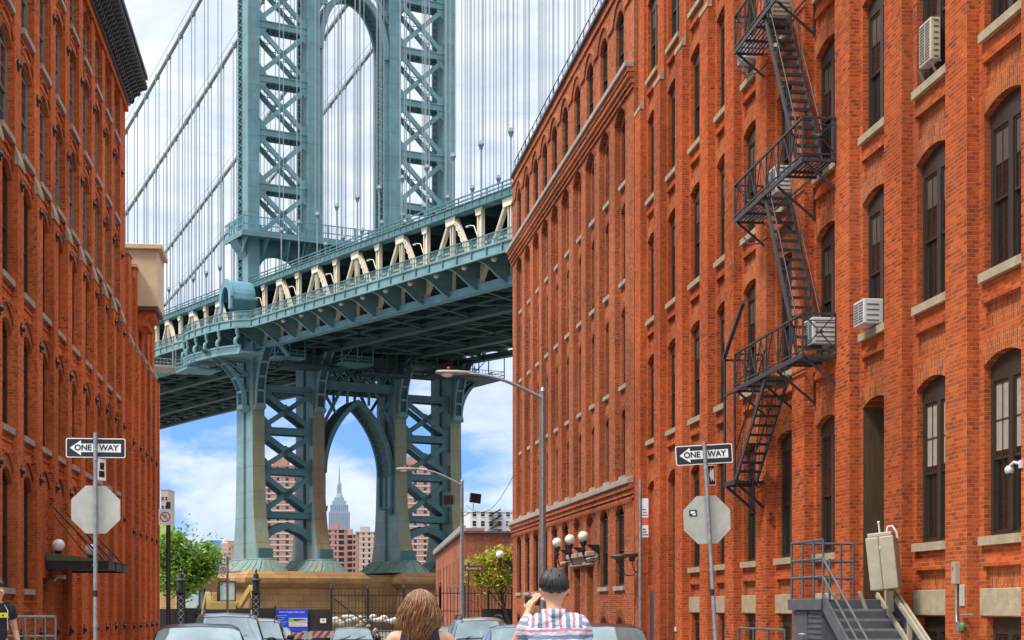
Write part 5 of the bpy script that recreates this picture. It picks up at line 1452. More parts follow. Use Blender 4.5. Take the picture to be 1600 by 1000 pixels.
    # stiffening trusses: cream posts and V diagonals
    def truss(t, mat, near_side):
        for k, q in enumerate(qs):
            if q < -128 or q > 155: continue
            apex = (k % 2 == 0); z = zb(q); th = .26
            b = MB()
            if apex:
                for s_ in (-.26, .26): b.bar((t, q + s_, z - 1.2), (t, q + s_, z + 6.2), .34, .14, side=(1, 0, 0))
                for s_ in (-1, 1):
                    q2 = q + s_ * PN; p0 = Vector((t, q + s_ * .35, z + 6.2)); p1 = Vector((t, q2, zb(q2) - 1.3)); d = .42 if s_ < 0 else .26
                    b.bar(p0, p1, .42, .10 if s_ > 0 else .12, side=(1, 0, 0)); off = Vector((0, .42 * s_, .12))
                    if s_ < 0:
                        b.bar(p0 + Vector((0, -.5, -.1)), p1 + Vector((0, -.5, -.1)), .42, .11, side=(1, 0, 0))
                        for j in range(12):
                            a = p0.lerp(p1, j / 12); c = p0.lerp(p1, (j + 1) / 12); b.bar(a + Vector((-.3, 0, 0)), c + Vector((-.3, -.5, -.1)), .05, .1, side=(1, 0, 0)); b.bar(a + Vector((-.3, -.5, -.1)), c + Vector((-.3, 0, 0)), .05, .1, side=(1, 0, 0))
                    else: b.bar(p0 + Vector((0, .3, 0)), p1 + Vector((0, .3, 0)), .42, .09, side=(1, 0, 0))
                b.prism([(t - .34, q - 1.15, z + 6.3), (t - .34, q + 1.15, z + 6.3), (t - .34, q + .95, z + 5.5), (t - .34, q - .95, z + 5.5)], (.03, 0, 0))
            else:
                for s_ in (-.38, .38): b.bar((t, q + s_, z - 1.2), (t, q + s_, z + 6.3), .4, .13, side=(1, 0, 0))
                b.box(t - .02, t + .02, q - .38, q + .38, z - 1.0, z + 6.2)
                b.prism([(t - .3, q - .8, z + 6.3), (t - .3, q + .8, z + 6.3), (t - .3, q + .5, z + 5.6), (t - .3, q - .5, z + 5.6)], (.03, 0, 0))
            b.build('truss_member', mat, D)
            if near_side and not apex and -90 < q < 5:
                l = MB(); l.tube([(t - .35, q + .1, z + 3.6), (t - .35, q + .8, z + 4.7), (t - .4, q + 1.6, z + 4.9)], .05, 6); l.sphere((t - .4, q + 2.1, z + 4.88), .3, 10, 0, (.5, 1.3, .3)); l.build('lamp', M['cream'], D)
    truss(-14.63, M['cream'], True); truss(14.63, M['cream'], False)
    for t in (-6.1, 6.1):
        b = MB()
        for k, q in enumerate(qs):
            z = zb(q); b.bar((t, q, z - 1.2), (t, q, z + 6.3), .5, .5, side=(1, 0, 0))
            if k % 2 == 0 and k + 1 < len(qs): b.bar((t, q, z + 6.2), (t, q + PN, zb(q + PN) - 1.2), .5, .4, side=(1, 0, 0)); b.bar((t, q, z + 6.2), (t, q - PN, zb(q - PN) - 1.2), .5, .4, side=(1, 0, 0))
        b.build('inner_truss', M['under'], D)
    # cream railing of the track side
    b = MB()
    for z in (1.5, 1.95, 2.4, 2.85, 3.25): line(b, -13.6, -13.5, z - .07, z + .07, -130, 100)
    line(b, -13.45, -13.40, 1.0, 3.0, -130, 100); b.build('track_railing', M['cream'], D)
    # upper roadway: fascia band, cross panels, rails, slab
    b = MB(); line(b, -15.15, -14.95, 6.40, 7.1); line(b, -15.25, -14.9, 7.05, 7.15); line(b, -15.25, -14.9, 6.33, 6.45); line(b, 14.95, 15.15, 6.4, 7.1)
    q = Q0
    while q < Q1: b.box(-15.22, -15.14, q - .07, q + .07, zb(q) + 6.42, zb(q) + 7.06); q += PN / 4
    b.build('upper_fascia', M['teal_dark'], D)
    b = MB(); line(b, -15, 15, 6.62, 6.9); b.build('upper_floor', M['under'], D)
    b = MB()
    for q in qs: b.box(-14.6, 14.6, q - .2, q + .2, zb(q) + 5.7, zb(q) + 6.5)
    b.build('upper_floor_beams', M['under'], D)
    b = MB()
    for z in (7.45, 7.85): line(b, -15.15, -15.03, z - .06, z + .06); line(b, 15.03, 15.15, z - .06, z + .06)
    q = Q0
    while q < Q1:
        for t in (-15.09, 15.09): b.bar((t, q, zb(q) + 7.1), (t, q, zb(q) + 7.9), .11, .11, side=(1, 0, 0))
        q += PN / 2
    b.build('upper_rail', M['teal_dark'], D)
    # roadway lamp posts with crown-like lanterns
    k = 0
    for q in [x * 18.15 - 125 for x in range(16)]:
        if -6 < q < 6: continue
        for t in (15.0,):
            b = MB(); z = zb(q) + 6.9; b.tube([(t, q, z), (t, q, z + 4.6)], .09, 6); b.tube([(t, q, z + 4.4), (t - 1.2, q, z + 4.9)], .05, 5); b.build('lamp', M['cable'], D)
deck()

# ornamental hood at the footway round the nearest leg
t = thing('bridge_hood', 'rounded blue barrel hood with an arched opening on the bridge footway beside the tower', 'hood', BLOC, BROT)
b = MB(); N = 14; R = 2.3; zc = zb(-1) + 4.6; qc = -1.6
def hood_pt(x, a, r): return (x, qc + r * math.cos(a), zc + r * math.sin(a) * (1.08 if math.sin(a) > 0 else 1))
rings = []
for x, r in ((-18.6, R + .12), (-18.35, R + .15), (-18.3, R), (-16.5, R), (-15.2, R * .98), (-14.9, R * .8)):
    rings.append([hood_pt(x, math.pi * k / N, r) for k in range(N + 1)] + [hood_pt(x, math.pi - math.pi * k / N, r - .3) for k in range(N + 1)])
b.loft(rings, smooth=False)
b.build('vault', M['teal_blue'], t)
b = MB()
for k in range(N):
    a0, a1 = math.pi * k / N, math.pi * (k + 1) / N
    b.prism([hood_pt(-18.66, a0, R + .12), hood_pt(-18.66, a1, R + .12), hood_pt(-18.66, a1, R * .62), hood_pt(-18.66, a0, R * .62)], (.3, 0, 0))
for s in (-1, 1): b.box(-18.66, -18.36, qc + s * R * .81 - .4, qc + s * R * .81 + .4, zc - 1.6, zc)
b.build('arch_front', M['teal_blue'], t)
b = MB()
for x in [-18.2 + .26 * k for k in range(13)]: b.lathe((x, qc - R - .02, zc - .1), [(.06, -.1), (.13, 0), (.06, .1)], 6)
b.box(-18.3, -14.9, qc - R - .1, qc - R + .2, zc - .35, zc - .05); b.add([(-18.3, qc - R, zc - .3), (-14.9, qc - R, zc - .3), (-14.9, qc - .6, zc - 1.7), (-18.3, qc - .6, zc - 1.7), (-18.3, qc - .5, zc - 1.7), (-14.9, qc - .5, zc - 1.7)], [(0, 1, 2, 3), (3, 2, 5, 4)])
b.build('eaves', M['teal_blue'], t)

# main cables with their suspenders
def zc_(q):
    if q >= 0: return 95.2 - .245 * q + .0003 * q * q
    return 95.2 + .30 * q + .0006 * q * q
for t, lab in zip(COLS, ('nearest of the four grey main cables, highest on the left of the bridge tower', 'second grey main cable from the left, passing behind the near tower column', 'third grey main cable, seen lower left of the tower and through its upper arch', 'farthest grey main cable, lowest on the left and crossing the tower portal')):
    C = thing('main_cable', lab, 'main cable', BLOC, BROT, 'main cables of the bridge')
    b = MB(); pts = [(t, q, zc_(q)) for q in range(-132, 166, 6)]
    b.tube(pts, .29, 8); b.build('cable', M['cable'], C)
    hr = MB(); hr.tube([(t - .35, q, zc_(q) + 1.15) for q in range(-132, 166, 6)], .035, 4); hr.tube([(t + .35, q, zc_(q) + 1.15) for q in range(-132, 166, 6)], .035, 4); hr.build('hand_rope', M['rope'], C)
    for k in range(-20, 28):
        q = -11.9 + 6.05 * k
        if abs(q) < (9 if t < -10 else 4): continue
        top = zc_(q); z = zb(q); b = MB(); sk = z + 12.5 if q < 0 else z + 11.0
        if top < z + 9: sk = z + 7.5
        for s in (-.27, .27):
            for d in (-.10, .10): b.tube([(t + s, q + d, sk), (t + s, q + d, top)], .031, 4, smooth=False)
        b.tube([(t, q, z + 6.5), (t, q, sk - .5)], .09, 6)
        b.lathe((t, q, sk - .6), [(.10, 0), (.16, .15), (.25, .5), (.31, .55), (.31, .68), (.2, .78), (.15, 1.0)], 8)
        b.lathe((t, q, top - .4), [(.33, 0), (.4, .1), (.4, .7), (.33, .8)], 8)
        b.build('suspender', M['rope'], C)
# ================================================================== people
def skin_mesh(name, J, edges, mat, parent, root, sub=2, thick=0.0, loc=None):
    """one continuous skin grown on a skeleton: J name -> (position, radius or (rx, ry))"""
    names = list(J); idx = {n: i for i, n in enumerate(names)}
    me = bpy.data.meshes.new(name); me.from_pydata([J[n][0] for n in names], [(idx[a], idx[b]) for a, b in edges], []); me.materials.append(mat); me.update()
    o = put(name, me, parent, loc); md = o.modifiers.new('Skin', 'SKIN'); md.use_smooth_shade = True
    if not me.skin_vertices: me.skin_vertices.new()
    for n in names:
        r = J[n][1]; r = (r, r) if isinstance(r, (int, float)) else r
        v = me.skin_vertices[0].data[idx[n]]; v.radius = (r[0] + thick, r[1] + thick); v.use_root = (n == root)
    s = o.modifiers.new('Subdivision', 'SUBSURF'); s.levels = sub; s.render_levels = sub
    return o

def chain(J, E, start, pts):
    prev = start
    for n, p, r in pts: J[n] = (p, r); E.append((prev, n)); prev = n
    return prev

def hand(J, E, wrist, wp, d, out, side, curl):
    """palm, four bent fingers and a thumb from the wrist; d = direction of the fingers, out = towards the back of the hand"""
    d = Vector(d).normalized(); out = Vector(out); out = (out - d * out.dot(d)).normalized(); lat = d.cross(out) * side; wp = Vector(wp)
    J[wrist + '_palm'] = (wp + d * .055, (.036, .018)); E.append((wrist, wrist + '_palm'))
    for k, (l, o_) in enumerate(((.070, .030), (.078, .010), (.072, -.010), (.058, -.028))):
        b = wp + d * .085 + lat * o_; dd = d; prev = wrist + '_palm'
        for j, f in enumerate((0, .42, .36, .22)):
            if j: dd = (dd - out * math.tan(curl)).normalized(); b = b + dd * l * f * 1.15
            n = '%s_f%d%d' % (wrist, k, j); J[n] = (b, .0092 - .0008 * j); E.append((prev, n)); prev = n
    b = wp + d * .03 + lat * .032; prev = wrist + '_palm'
    for j, v in enumerate((lat * .022 + d * .012, lat * .012 + d * .03 - out * .012, d * .026 - out * .012)):
        b = b + v; n = '%s_t%d' % (wrist, j); J[n] = (b, .0115 - .001 * j); E.append((prev, n)); prev = n

def person(label, loc, rotz, scale, pose, shirt, trousers, hairmat, skin, female=False, sleeve=.55):
    t = thing('person', label, 'person', loc, rotz); t.scale = (scale,) * 3
    f = .88 if female else 1.
    J = {}; E = []
    J['pelvis'] = ((0, 0, .95), (.145, .105)); chain(J, E, 'pelvis', [('waist', (0, .01, 1.10), (.118 * f, .09)), ('ribs', (0, 0, 1.25), (.14 * f, .10)), ('chest', (0, -.01, 1.38), (.145 * f, .10)), ('neck0', (0, -.01, 1.475), (.062 * f, .06)), ('neck1', (0, .008, 1.535), (.052 * f, .055)), ('jaw', (0, .03, 1.585), (.056, .072)), ('head', (0, .02, 1.65), (.073, .09)), ('crown', (0, .01, 1.715), (.062, .076))])
    J['nose'] = ((0, .118, 1.632), .013); E.append(('head', 'nose')); J['nosetip'] = ((0, .132, 1.618), .009); E.append(('nose', 'nosetip'))
    for s, n in ((-1, 'l'), (1, 'r')):
        J['ear' + n] = ((s * .082, .0, 1.64), (.012, .02)); E.append(('head', 'ear' + n)); J['lobe' + n] = ((s * .088, -.012, 1.655), .012); E.append(('ear' + n, 'lobe' + n))
        sh, el, wr = pose['arm_' + n]; J['sh' + n] = (sh, .062 * f); E.append(('chest', 'sh' + n))
        chain(J, E, 'sh' + n, [('up' + n, Vector(sh).lerp(Vector(el), .5), .046 * f), ('el' + n, el, .038 * f), ('fo' + n, Vector(el).lerp(Vector(wr), .45), .037 * f), ('wr' + n, wr, .026 * f)])
        d, out, curl = pose['hand_' + n]; hand(J, E, 'wr' + n, wr, d, out, s, curl)
        x = s * .09; chain(J, E, 'pelvis', [('hip' + n, (x, 0, .90), .088), ('thigh' + n, (x * 1.05, .01, .70), .075), ('knee' + n, (x * 1.05, .015, .50), .055), ('calf' + n, (x * 1.05, -.02, .34), .052), ('ankle' + n, (x * 1.08, -.02, .09), .035), ('ball' + n, (x * 1.2, .10, .035), (.04, .03)), ('toe' + n, (x * 1.25, .16, .03), (.035, .025))])
    skin_mesh('body', J, E, skin, t, 'pelvis')
    def sub(keep, ed, th, mat, name, root, extra=None):
        K = {n: J[n] for n in keep}; 
        if extra: K.update(extra)
        return skin_mesh(name, K, ed, mat, t, root, 2, th)
    # clothes follow the same skeleton, a little thicker
    K = ['pelvis', 'waist', 'ribs', 'chest']; ed = [('pelvis', 'waist'), ('waist', 'ribs'), ('ribs', 'chest')]; ex = {}
    if female:
        ex['yoke'] = ((0, -.04, 1.475), (.095, .062)); ed.append(('chest', 'yoke'))
        for s, n in ((-1, 'l'), (1, 'r')): ex['strap' + n] = ((s * .108, -.02, 1.505), (.046, .052)); ed.append(('yoke', 'strap' + n))
    else:
        ex['collar'] = ((0, -.012, 1.472), (.068, .066)); ed.append(('chest', 'collar'))
        for n in 'lr':
            K += ['sh' + n]; e = Vector(J['sh' + n][0]).lerp(Vector(J['el' + n][0]), sleeve); ex['sl' + n] = (e, .054 * f); ed += [('chest', 'sh' + n), ('sh' + n, 'sl' + n)]
    so = sub(K, ed, .016, shirt, 'shirt', 'pelvis', ex)
    K = ['pelvis']; ed = []
    for n in 'lr': K += ['hip' + n, 'thigh' + n, 'knee' + n, 'calf' + n, 'ankle' + n]; ed += [('pelvis', 'hip' + n), ('hip' + n, 'thigh' + n), ('thigh' + n, 'knee' + n), ('knee' + n, 'calf' + n), ('calf' + n, 'ankle' + n)]
    sub(K, ed, .012, trousers, 'trousers', 'pelvis')
    for n, s in (('l', -1), ('r', 1)):
        x = s * .09; skin_mesh('shoe', {'a': ((x * 1.08, -.05, .06), .045), 'b': ((x * 1.15, .04, .045), (.047, .04)), 'c': ((x * 1.25, .17, .035), (.042, .032))}, [('a', 'b'), ('b', 'c')], M['black'], t, 'a')
        e = MB(); e.sphere((s * .033, .091, 1.655), .0105, 10, 0, (1.2, .7, .6)); e.sphere((s * .033, .0975, 1.655), .0052, 8, 1); e.build('eye', [M['white'], M['black']], t)
        b = MB(); b.tube([(s * .015, .103, 1.682), (s * .035, .10, 1.688), (s * .055, .085, 1.68)], .006, 6); b.build('eyebrow', hairmat, t)
    m = MB(); m.tube([(-.026, .103, 1.588), (0, .112, 1.589), (.026, .103, 1.588)], [.004, .008, .004], 6); m.build('mouth', plain('lips', (.42, .16, .13), .5), t)
    return t, so

def cap_hair(t, mat, n, seed, length=.03, low=1.60):
    """short hair: a fitted cap with combed tufts"""
    random.seed(seed); b = MB(); N = 20; rings = []
    for i in range(9):
        th = math.pi * .635 * i / 8; r = []
        for j in range(N):
            a = 2 * math.pi * j / N; front = max(0, math.sin(a)); th2 = th * (1 - .38 * front - .13 * math.cos(a) ** 4) + .05 * math.sin(9 * a) * (i / 8); wob = 1 + .012 * math.sin(5 * a + i)
            r.append((.090 * wob * math.sin(th2) * math.cos(a), .012 + .106 * wob * math.sin(th2) * math.sin(a), 1.668 + .108 * math.cos(th2) * (1.02)))
        rings.append(r)
    b.loft(rings, smooth=True, caps=True)
    for k in range(n):
        # fine locks lying along the head, all combed back and down from the crown
        a = random.uniform(0, 6.283); th0 = random.uniform(.02, 1.35); pts = []
        for i in range(5):
            th = th0 + .13 * i; front = max(0, math.sin(a)); aa = a + random.uniform(-.03, .03)
            if th > 1.98 * (1 - .38 * front - .13 * math.cos(a) ** 4): break
            e = 1.0 + .018 * math.sin(math.pi * i / 4) + length * .3
            pts.append((.092 * e * math.sin(th) * math.cos(aa), .012 + .108 * e * math.sin(th) * math.sin(aa), 1.668 + .1095 * e * math.cos(th)))
        if len(pts) > 2: b.tube(pts, [.0035] * (len(pts) - 1) + [.001], 4)
    b.build('hair', mat, t)

def plaid():
    m, t, b = newmat('checked shirt'); tc = t.node('ShaderNodeTexCoord'); so = t.node('ShaderNodeSeparateXYZ'); t.link(tc.outputs['Object'], so.inputs[0])
    wob = t.math('MULTIPLY', t.math('SUBTRACT', t.noise(tc.outputs['Object'], 7, 3), .5), .05)
    def stripes(coord, per):
        f = t.math('FRACT', t.math('ADD', t.math('DIVIDE', t.math('ADD', coord, wob), per), 20.0))
        return t.ramp(f, [(0., (.58, .56, .60)), (.22, (.58, .56, .60)), (.26, (.50, .22, .26)), (.42, (.50, .22, .26)), (.46, (.66, .65, .68)), (.68, (.66, .65, .68)), (.72, (.20, .24, .33)), (.92, (.20, .24, .33))])
    h = stripes(so.outputs[2], .085); v = stripes(so.outputs[0], .085)
    yoke = t.math('MULTIPLY', t.math('GREATER_THAN', so.outputs[2], 1.405), t.math('LESS_THAN', t.math('ABSOLUTE', so.outputs[0]), .17))
    c = t.mix(yoke, h, v); c = t.mix(.12, c, v, 'MULTIPLY'); t.link(c, b.inputs['Base Color']); b.inputs['Roughness'].default_value = .85
    bn = t.node('ShaderNodeBump'); bn.inputs['Strength'].default_value = .8; bn.inputs['Distance'].default_value = .03
    t.link(t.noise(t.vmul(tc.outputs['Object'], (1, 1, 2.4)), 9, 3), bn.inputs['Height']); t.link(bn.outputs[0], b.inputs['Normal']); return m
M['hair_dark'] = plain('dark brown hair', (.018, .012, .009), .45, var=.4, scale=40)
M['hair_red'] = plain('auburn hair', (.20, .075, .022), .38, var=.55, scale=26, stretch=(3, 3, .5))
M['denim'] = plain('blue denim', (.05, .09, .17), .85, var=.2, scale=12)
M['black_cloth'] = plain('black cotton', (.014, .015, .020), .9, var=.25, scale=8, bump=.2)
M['green_cloth'] = plain('green cotton', (.04, .42, .06), .85)
M['skin_dark'] = plain('deep brown skin', (.16, .07, .04), .5)

p = at(866, 950, 10.0); g = ground_z(p.y)
pose = {'arm_l': ((-.165, -.01, 1.43), (-.255, .13, 1.24), (-.15, .22, 1.50)), 'arm_r': ((.165, -.01, 1.43), (.225, .18, 1.22), (.05, .29, 1.50)),
        'hand_l': ((.35, .25, .9), (-.7, -.6, .1), .35), 'hand_r': ((-.5, .3, .8), (.6, -.6, .1), .4)}
t, so = person('man in a checked shirt seen from behind, holding a phone up to his face', (p.x, p.y, g), -PSI * .6, 1.0, pose, plaid(), M['denim'], M['hair_dark'], M['skin'])
cap_hair(t, M['hair_dark'], 900, 4, .010)
b = MB(); b.lathe((0, -.012, 1.475), [(.073, 0), (.084, .0), (.080, .045), (.070, .05)], 20); b.build('collar', so.data.materials[0], t)
ph = thing('phone', 'phone held up in the left hand of the man in the checked shirt', 'phone', t.location + Vector((-.10, .27, 1.575)), .1)
b = MB(); b.box(-.052, .052, -.005, .005, -.030, .030); b.build('case', M['black'], ph, bevel=.004); b = MB(); b.box(-.022, .022, -.0065, -.0052, -.018, .018); b.build('screen', plain('phone screen', (.03, .20, .08), .1), ph)

p = at(656, 950, 10.0); g = ground_z(p.y)
pose = {'arm_l': ((-.178, -.01, 1.472), (-.255, .03, 1.20), (-.13, .22, 1.22)), 'arm_r': ((.178, -.01, 1.472), (.295, .02, 1.21), (.20, .22, 1.12)),
        'hand_l': ((.6, .6, .1), (-.3, .1, .9), .3), 'hand_r': ((-.2, .9, .1), (.2, 0, .9), .3)}
t, so = person('woman in a black sleeveless top with long wavy auburn hair, seen from behind', (p.x, p.y, g - .03), -PSI * .4, .945, pose, M['black_cloth'], M['denim'], M['hair_red'], M['skin'], True)
def long_hair(t):
    random.seed(21); b = MB(); N = 22; rings = []
    for i in range(14):
        f = i / 13
        if f < .4:
            th = math.pi * .5 * f / .4; rx, ry, z = .094 * math.sin(th) + .002, .110 * math.sin(th) + .002, 1.664 + .106 * math.cos(th); cy = .006
        else:
            k = (f - .4) / .6; z = 1.672 - .20 * k; rx = .096 + .026 * math.sin(math.pi * min(1, k * 1.25)) - .015 * k; ry = .112 - .045 * k; cy = .002 - .045 * k
        rings.append([(rx * (1 + .05 * math.sin(5 * a + 3 * f)) * math.cos(a), cy + ry * (1 + .05 * math.sin(4 * a + 5 * f)) * math.sin(a) * (.35 if (math.sin(a) > .1 and f > .38) else 1), z) for a in [2 * math.pi * j / N for j in range(N)]])
    b.loft(rings, 0, True)
    for k in range(1300):
        a = random.uniform(-math.pi * 1.12, math.pi * .12); top = random.uniform(.05, .85); r = random.uniform(.98, 1.10); pts = []; ph = random.uniform(0, 6.28); am = random.uniform(.008, .022); L = random.uniform(.78, 1.08)
        sp = random.uniform(.9, 1.25)
        for i in range(13):
            f = i / 12 * L
            if f < .36: th = math.pi * .5 * max(.12 * top, f / .36); x = .100 * math.sin(th) * math.cos(a); y = .004 + .116 * math.sin(th) * math.sin(a); z = 1.664 + .108 * math.cos(th)
            else:
                kk = (f - .36) / .64; fl = .098 + .030 * math.sin(math.pi * min(1, kk * 1.2)) * sp - .008 * kk; x = fl * math.cos(a); y = .0 - .045 * kk + (.116 - .05 * kk) * math.sin(a); z = 1.672 - .215 * kk
            wv = am * min(1, f * 1.6); pts.append((x * r + wv * math.sin(9 * f + ph), y * r + wv * math.cos(8 * f + ph), z + .004 * math.sin(14 * f + ph)))
        rr = random.uniform(.0012, .0032); b.tube(pts, [rr * (1 if i < 8 else 1.25 - .16 * (i - 7)) for i in range(13)], 4, random.choice((0, 0, 1, 2)))
    b.build('hair', [M['hair_red'], plain('pale auburn strand', (.34, .135, .038), .35, var=.4, scale=30), plain('deep auburn strand', (.085, .03, .012), .4, var=.4, scale=30)], t)  # each strand takes one of three auburn tones at random
long_hair(t)

p = at(-5, 950, 21.0)
pose = {'arm_l': ((-.20, -.01, 1.42), (-.29, -.03, 1.14), (-.26, .10, .90)), 'arm_r': ((.20, -.01, 1.42), (.30, -.05, 1.15), (.22, .10, .98)),
        'hand_l': ((.0, .3, -1), (-1, 0, 0), .35), 'hand_r': ((-.3, .5, -.8), (1, 0, .2), .4)}
t, so = person('man in a black T-shirt with a yellow chest print beside the left railing', (p.x, p.y, .16), rad(-135), 1.05, pose, M['black_cloth'], M['denim'], M['hair_dark'], M['skin'])
cap_hair(t, M['hair_dark'], 300, 9)
b = MB(); b.prism([(-.085, .122, 1.30), (.085, .122, 1.30), (.06, .118, 1.36), (-.06, .118, 1.36)], (0, .008, 0), 0); b.prism([(-.02, .131, 1.315), (.02, .131, 1.315), (.0, .131, 1.345)], (0, .002, 0), 1); b.build('print', [plain('yellow print', (.75, .62, .03), .7), M['black_cloth']], t)
b = MB()
for s in (-1, 1): b.tube([(s * .06, .075, 1.46), (s * .075, .125, 1.38), (s * .06, .135, 1.28), (s * .07, .132, 1.14)], .006, 6)
b.build('drawstring', M['alu'], t)
p = at(310, 950, 45.0)
pose2 = {'arm_l': ((-.19, 0, 1.42), (-.26, -.02, 1.14), (-.24, .08, .90)), 'arm_r': ((.19, 0, 1.42), (.26, -.02, 1.14), (.24, .08, .90)), 'hand_l': ((0, .2, -1), (-1, 0, 0), .3), 'hand_r': ((0, .2, -1), (1, 0, 0), .3)}
t, so = person('person in a bright green shirt standing beyond the parked cars on the left', (p.x, p.y, ground_z(p.y)), rad(40), 1.03, pose2, M['green_cloth'], M['denim'], M['hair_dark'], M['skin_dark'])
cap_hair(t, M['hair_dark'], 120, 12, .015)
p = at(284, 950, 47.0)
t, so = person('person of whom only the dark head shows above the black car on the left', (p.x, p.y, ground_z(p.y) - .1), rad(70), .93, pose2, M['black_cloth'], M['denim'], M['hair_dark'], M['skin_dark'])
cap_hair(t, M['hair_dark'], 120, 13, .02)
# ================================================================== far buildings
def box_building(name, label, cat, x, y, w, d, z1, wallm, rot=0, z0=-1.3, win=None, top=None, winm=None):
    """block standing at (x,y) middle of its front; win=(columns, rows, w, h, zfirst, zstep)"""
    t = thing(name, label, cat, (x, y, 0), rot)
    b = MB(); b.box(-w / 2, w / 2, 0, d, z0, z1); b.build('wall', wallm, t)
    b = MB(); b.box(-w / 2 - .15, w / 2 + .15, -.15, d + .15, z1 + .002, z1 + .5); b.build('roof', top or wallm, t)
    if win:
        nc, nr, ww, hh, zf, zs = win; cnt = 0
        wm = MB(); wm.box(-ww / 2, ww / 2, -.05, .0, 0, hh); wm.box(-ww / 2 - .08, ww / 2 + .08, -.12, 0, -.14, -.001, 1); wm.box(-ww / 2, ww / 2, -.08, -.05, hh * .48, hh * .53, 1)
        me = wm.mesh('window', [winm or M['glass'], wallm if not isinstance(wallm, list) else wallm[0]])
        rest = MB()
        for r in reversed(range(nr)):
            for c in range(nc):
                xx = -w / 2 + w * (c + .5) / nc; zz = zf + zs * r
                if cnt < 96: put('window', me, t, (xx, 0, zz)); cnt += 1
                else: rest.box(xx - ww / 2, xx + ww / 2, -.05, 0, zz, zz + hh)
        if rest.v: tag(rest.build('window_rows', winm or M['glass'], t), kind='stuff')
    return t
farpink = plain('pale pink far brick', (.42, .22, .17), .9, var=.1, scale=.05)
farred = plain('rose far brick', (.40, .19, .155), .9, var=.12, scale=.05)
fartan = plain('tan far brick', (.44, .33, .26), .9, var=.1, scale=.05)
farband = plain('pale concrete band', (.52, .42, .36), .9, var=.08, scale=.1)
lime = plain('hazy blue limestone', (.27, .32, .38), .9, var=.08, scale=.01)  # blue of the distance haze is put into the limestone colour
limedk = plain('window strip grey', (.17, .21, .27), .6, var=.1, scale=.01)

def W(px, Z): p = at(px, 950, Z); return p.x, p.y
# art deco skyscraper far up the island
def skyscraper():
    x, y = W(530, 5030); t = thing('skyscraper', 'grey stepped art deco skyscraper with a tall spire seen through the bridge arch', 'skyscraper', (x, y, 0), 0)
    H = lambda py: EYE + (HY - py) * 5030 / F
    b = MB(); px = 2.012
    for (hw_, ztop, dep) in ((17.5, 834 - 40, 30), (16.5, 826 - 40, 30), (14.5, 784 + 9, 24), (11, 783, 20)): pass
    def tier(w, z0, z1, d): b.box(-w, w, -d, d, z0, z1)
    tier(36, -2, H(828), 26); tier(33, H(828), H(800), 24); tier(28, H(800), H(789), 21); tier(22, H(789), H(783), 18); tier(16, H(783), H(778), 14)
    b.build('wall', lime, t)
    s = MB()
    for wdt, z0, z1, d, n in ((36, H(870), H(829), 26.3, 13), (33, H(828), H(802), 24.3, 12), (28, H(800), H(790), 21.3, 9)):
        for k in range(n):
            xx = -wdt + 2 * wdt * (k + .5) / n; s.box(xx - wdt / n * .42, xx + wdt / n * .42, -d, -d + .5, z0, z1)
    s.build('window_strip', limedk, t)
    m = MB(); m.lathe((0, 0, 0), [(13, H(778)), (11, H(774)), (7.2, H(771)), (6.4, H(757)), (5, H(754)), (3.6, H(752))], 8, smooth=False); m.build('mast', lime, t)
    m = MB()
    for a in range(4):
        an = a * math.pi / 2 + math.pi / 4; m.bar((8.6 * math.cos(an), 8.6 * math.sin(an), H(776)), (6.2 * math.cos(an), 6.2 * math.sin(an), H(757)), 3, 3)
    m.build('fin', lime, t)
    m = MB(); m.tube([(0, 0, H(752)), (0, 0, H(741)), (0, 0, H(728))], [2.2, 1.5, .7], 6); m.build('antenna', limedk, t)
skyscraper()
Hh = lambda py, Z: EYE + (HY - py) * Z / F
def banded(px0, px1, py, Z, label, wall, band, n, bal=None, rot=0, name='apartment_tower'):
    x0, y0 = W(px0, Z); x1, y1 = W(px1, Z); w = x1 - x0; z = Hh(py, Z)
    t = thing(name, label, 'apartment tower', ((x0 + x1) / 2, (y0 + y1) / 2, 0), -PSI + rot)
    b = MB(); b.box(-w / 2, w / 2, 0, 22, -1.3, z); b.build('wall', wall, t)
    b = MB(); b.box(-w * .3, w * .1, 4, 14, z, z + 5); b.box(-w / 2 - .3, w / 2 + .3, -.3, 22.3, z + .001, z + .8); b.build('roof', wall, t)
    s = MB(); st = (z - 4) / n; g = MB()
    for k in range(n):
        zz = z - st * (k + 1) + st * .2; s.box(-w / 2 - .15, w / 2 + .15, -.2, 0, zz, zz + st * .22)
        m = max(3, int(w / 4.2))
        for c in range(m):
            xx = -w / 2 + w * (c + .5) / m
            if (c + (bal or 0)) % 3 == 0 and bal: g.box(xx - 1.9, xx + 1.9, -.25, -.05, zz + st * .3, zz + st * .92, 1)
            else: g.box(xx - .8, xx + .8, -.1, 0, zz + st * .38, zz + st * .85, 0); g.box(xx + .9, xx + 1.25, -.12, 0, zz + st * .4, zz + st * .8, 2) if c % 2 else None
    s.build('floor_band', band, t); tag(g.build('window_rows', [M['glass'], M['curtain'], M['white_metal']], t), kind='stuff')
banded(413, 470, 729, 900, 'tall brown brick apartment tower with pale floor bands, behind the left bridge legs', plain('brown far brick', (.36, .20, .15), .9, var=.1, scale=.05), farband, 24)
banded(626, 672, 726, 905, 'tall brown brick apartment tower with pale floor bands, behind the right bridge legs', plain('brown far brick', (.36, .20, .15), .9, var=.1, scale=.05), farband, 24)
banded(511, 538, 828, 1150, 'rose brick apartment block with dark balconies, left half of the bridge arch', farred, farpink, 13, 1)
banded(536, 557, 836, 1250, 'rose brick block with stacked dark balconies, right below the distant skyscraper', farpink, farred, 12, 2)
banded(555, 590, 832, 1300, 'tan apartment block with many small windows, right side of the bridge arch', fartan, plain('pale tan band', (.5, .42, .34), .9), 13)
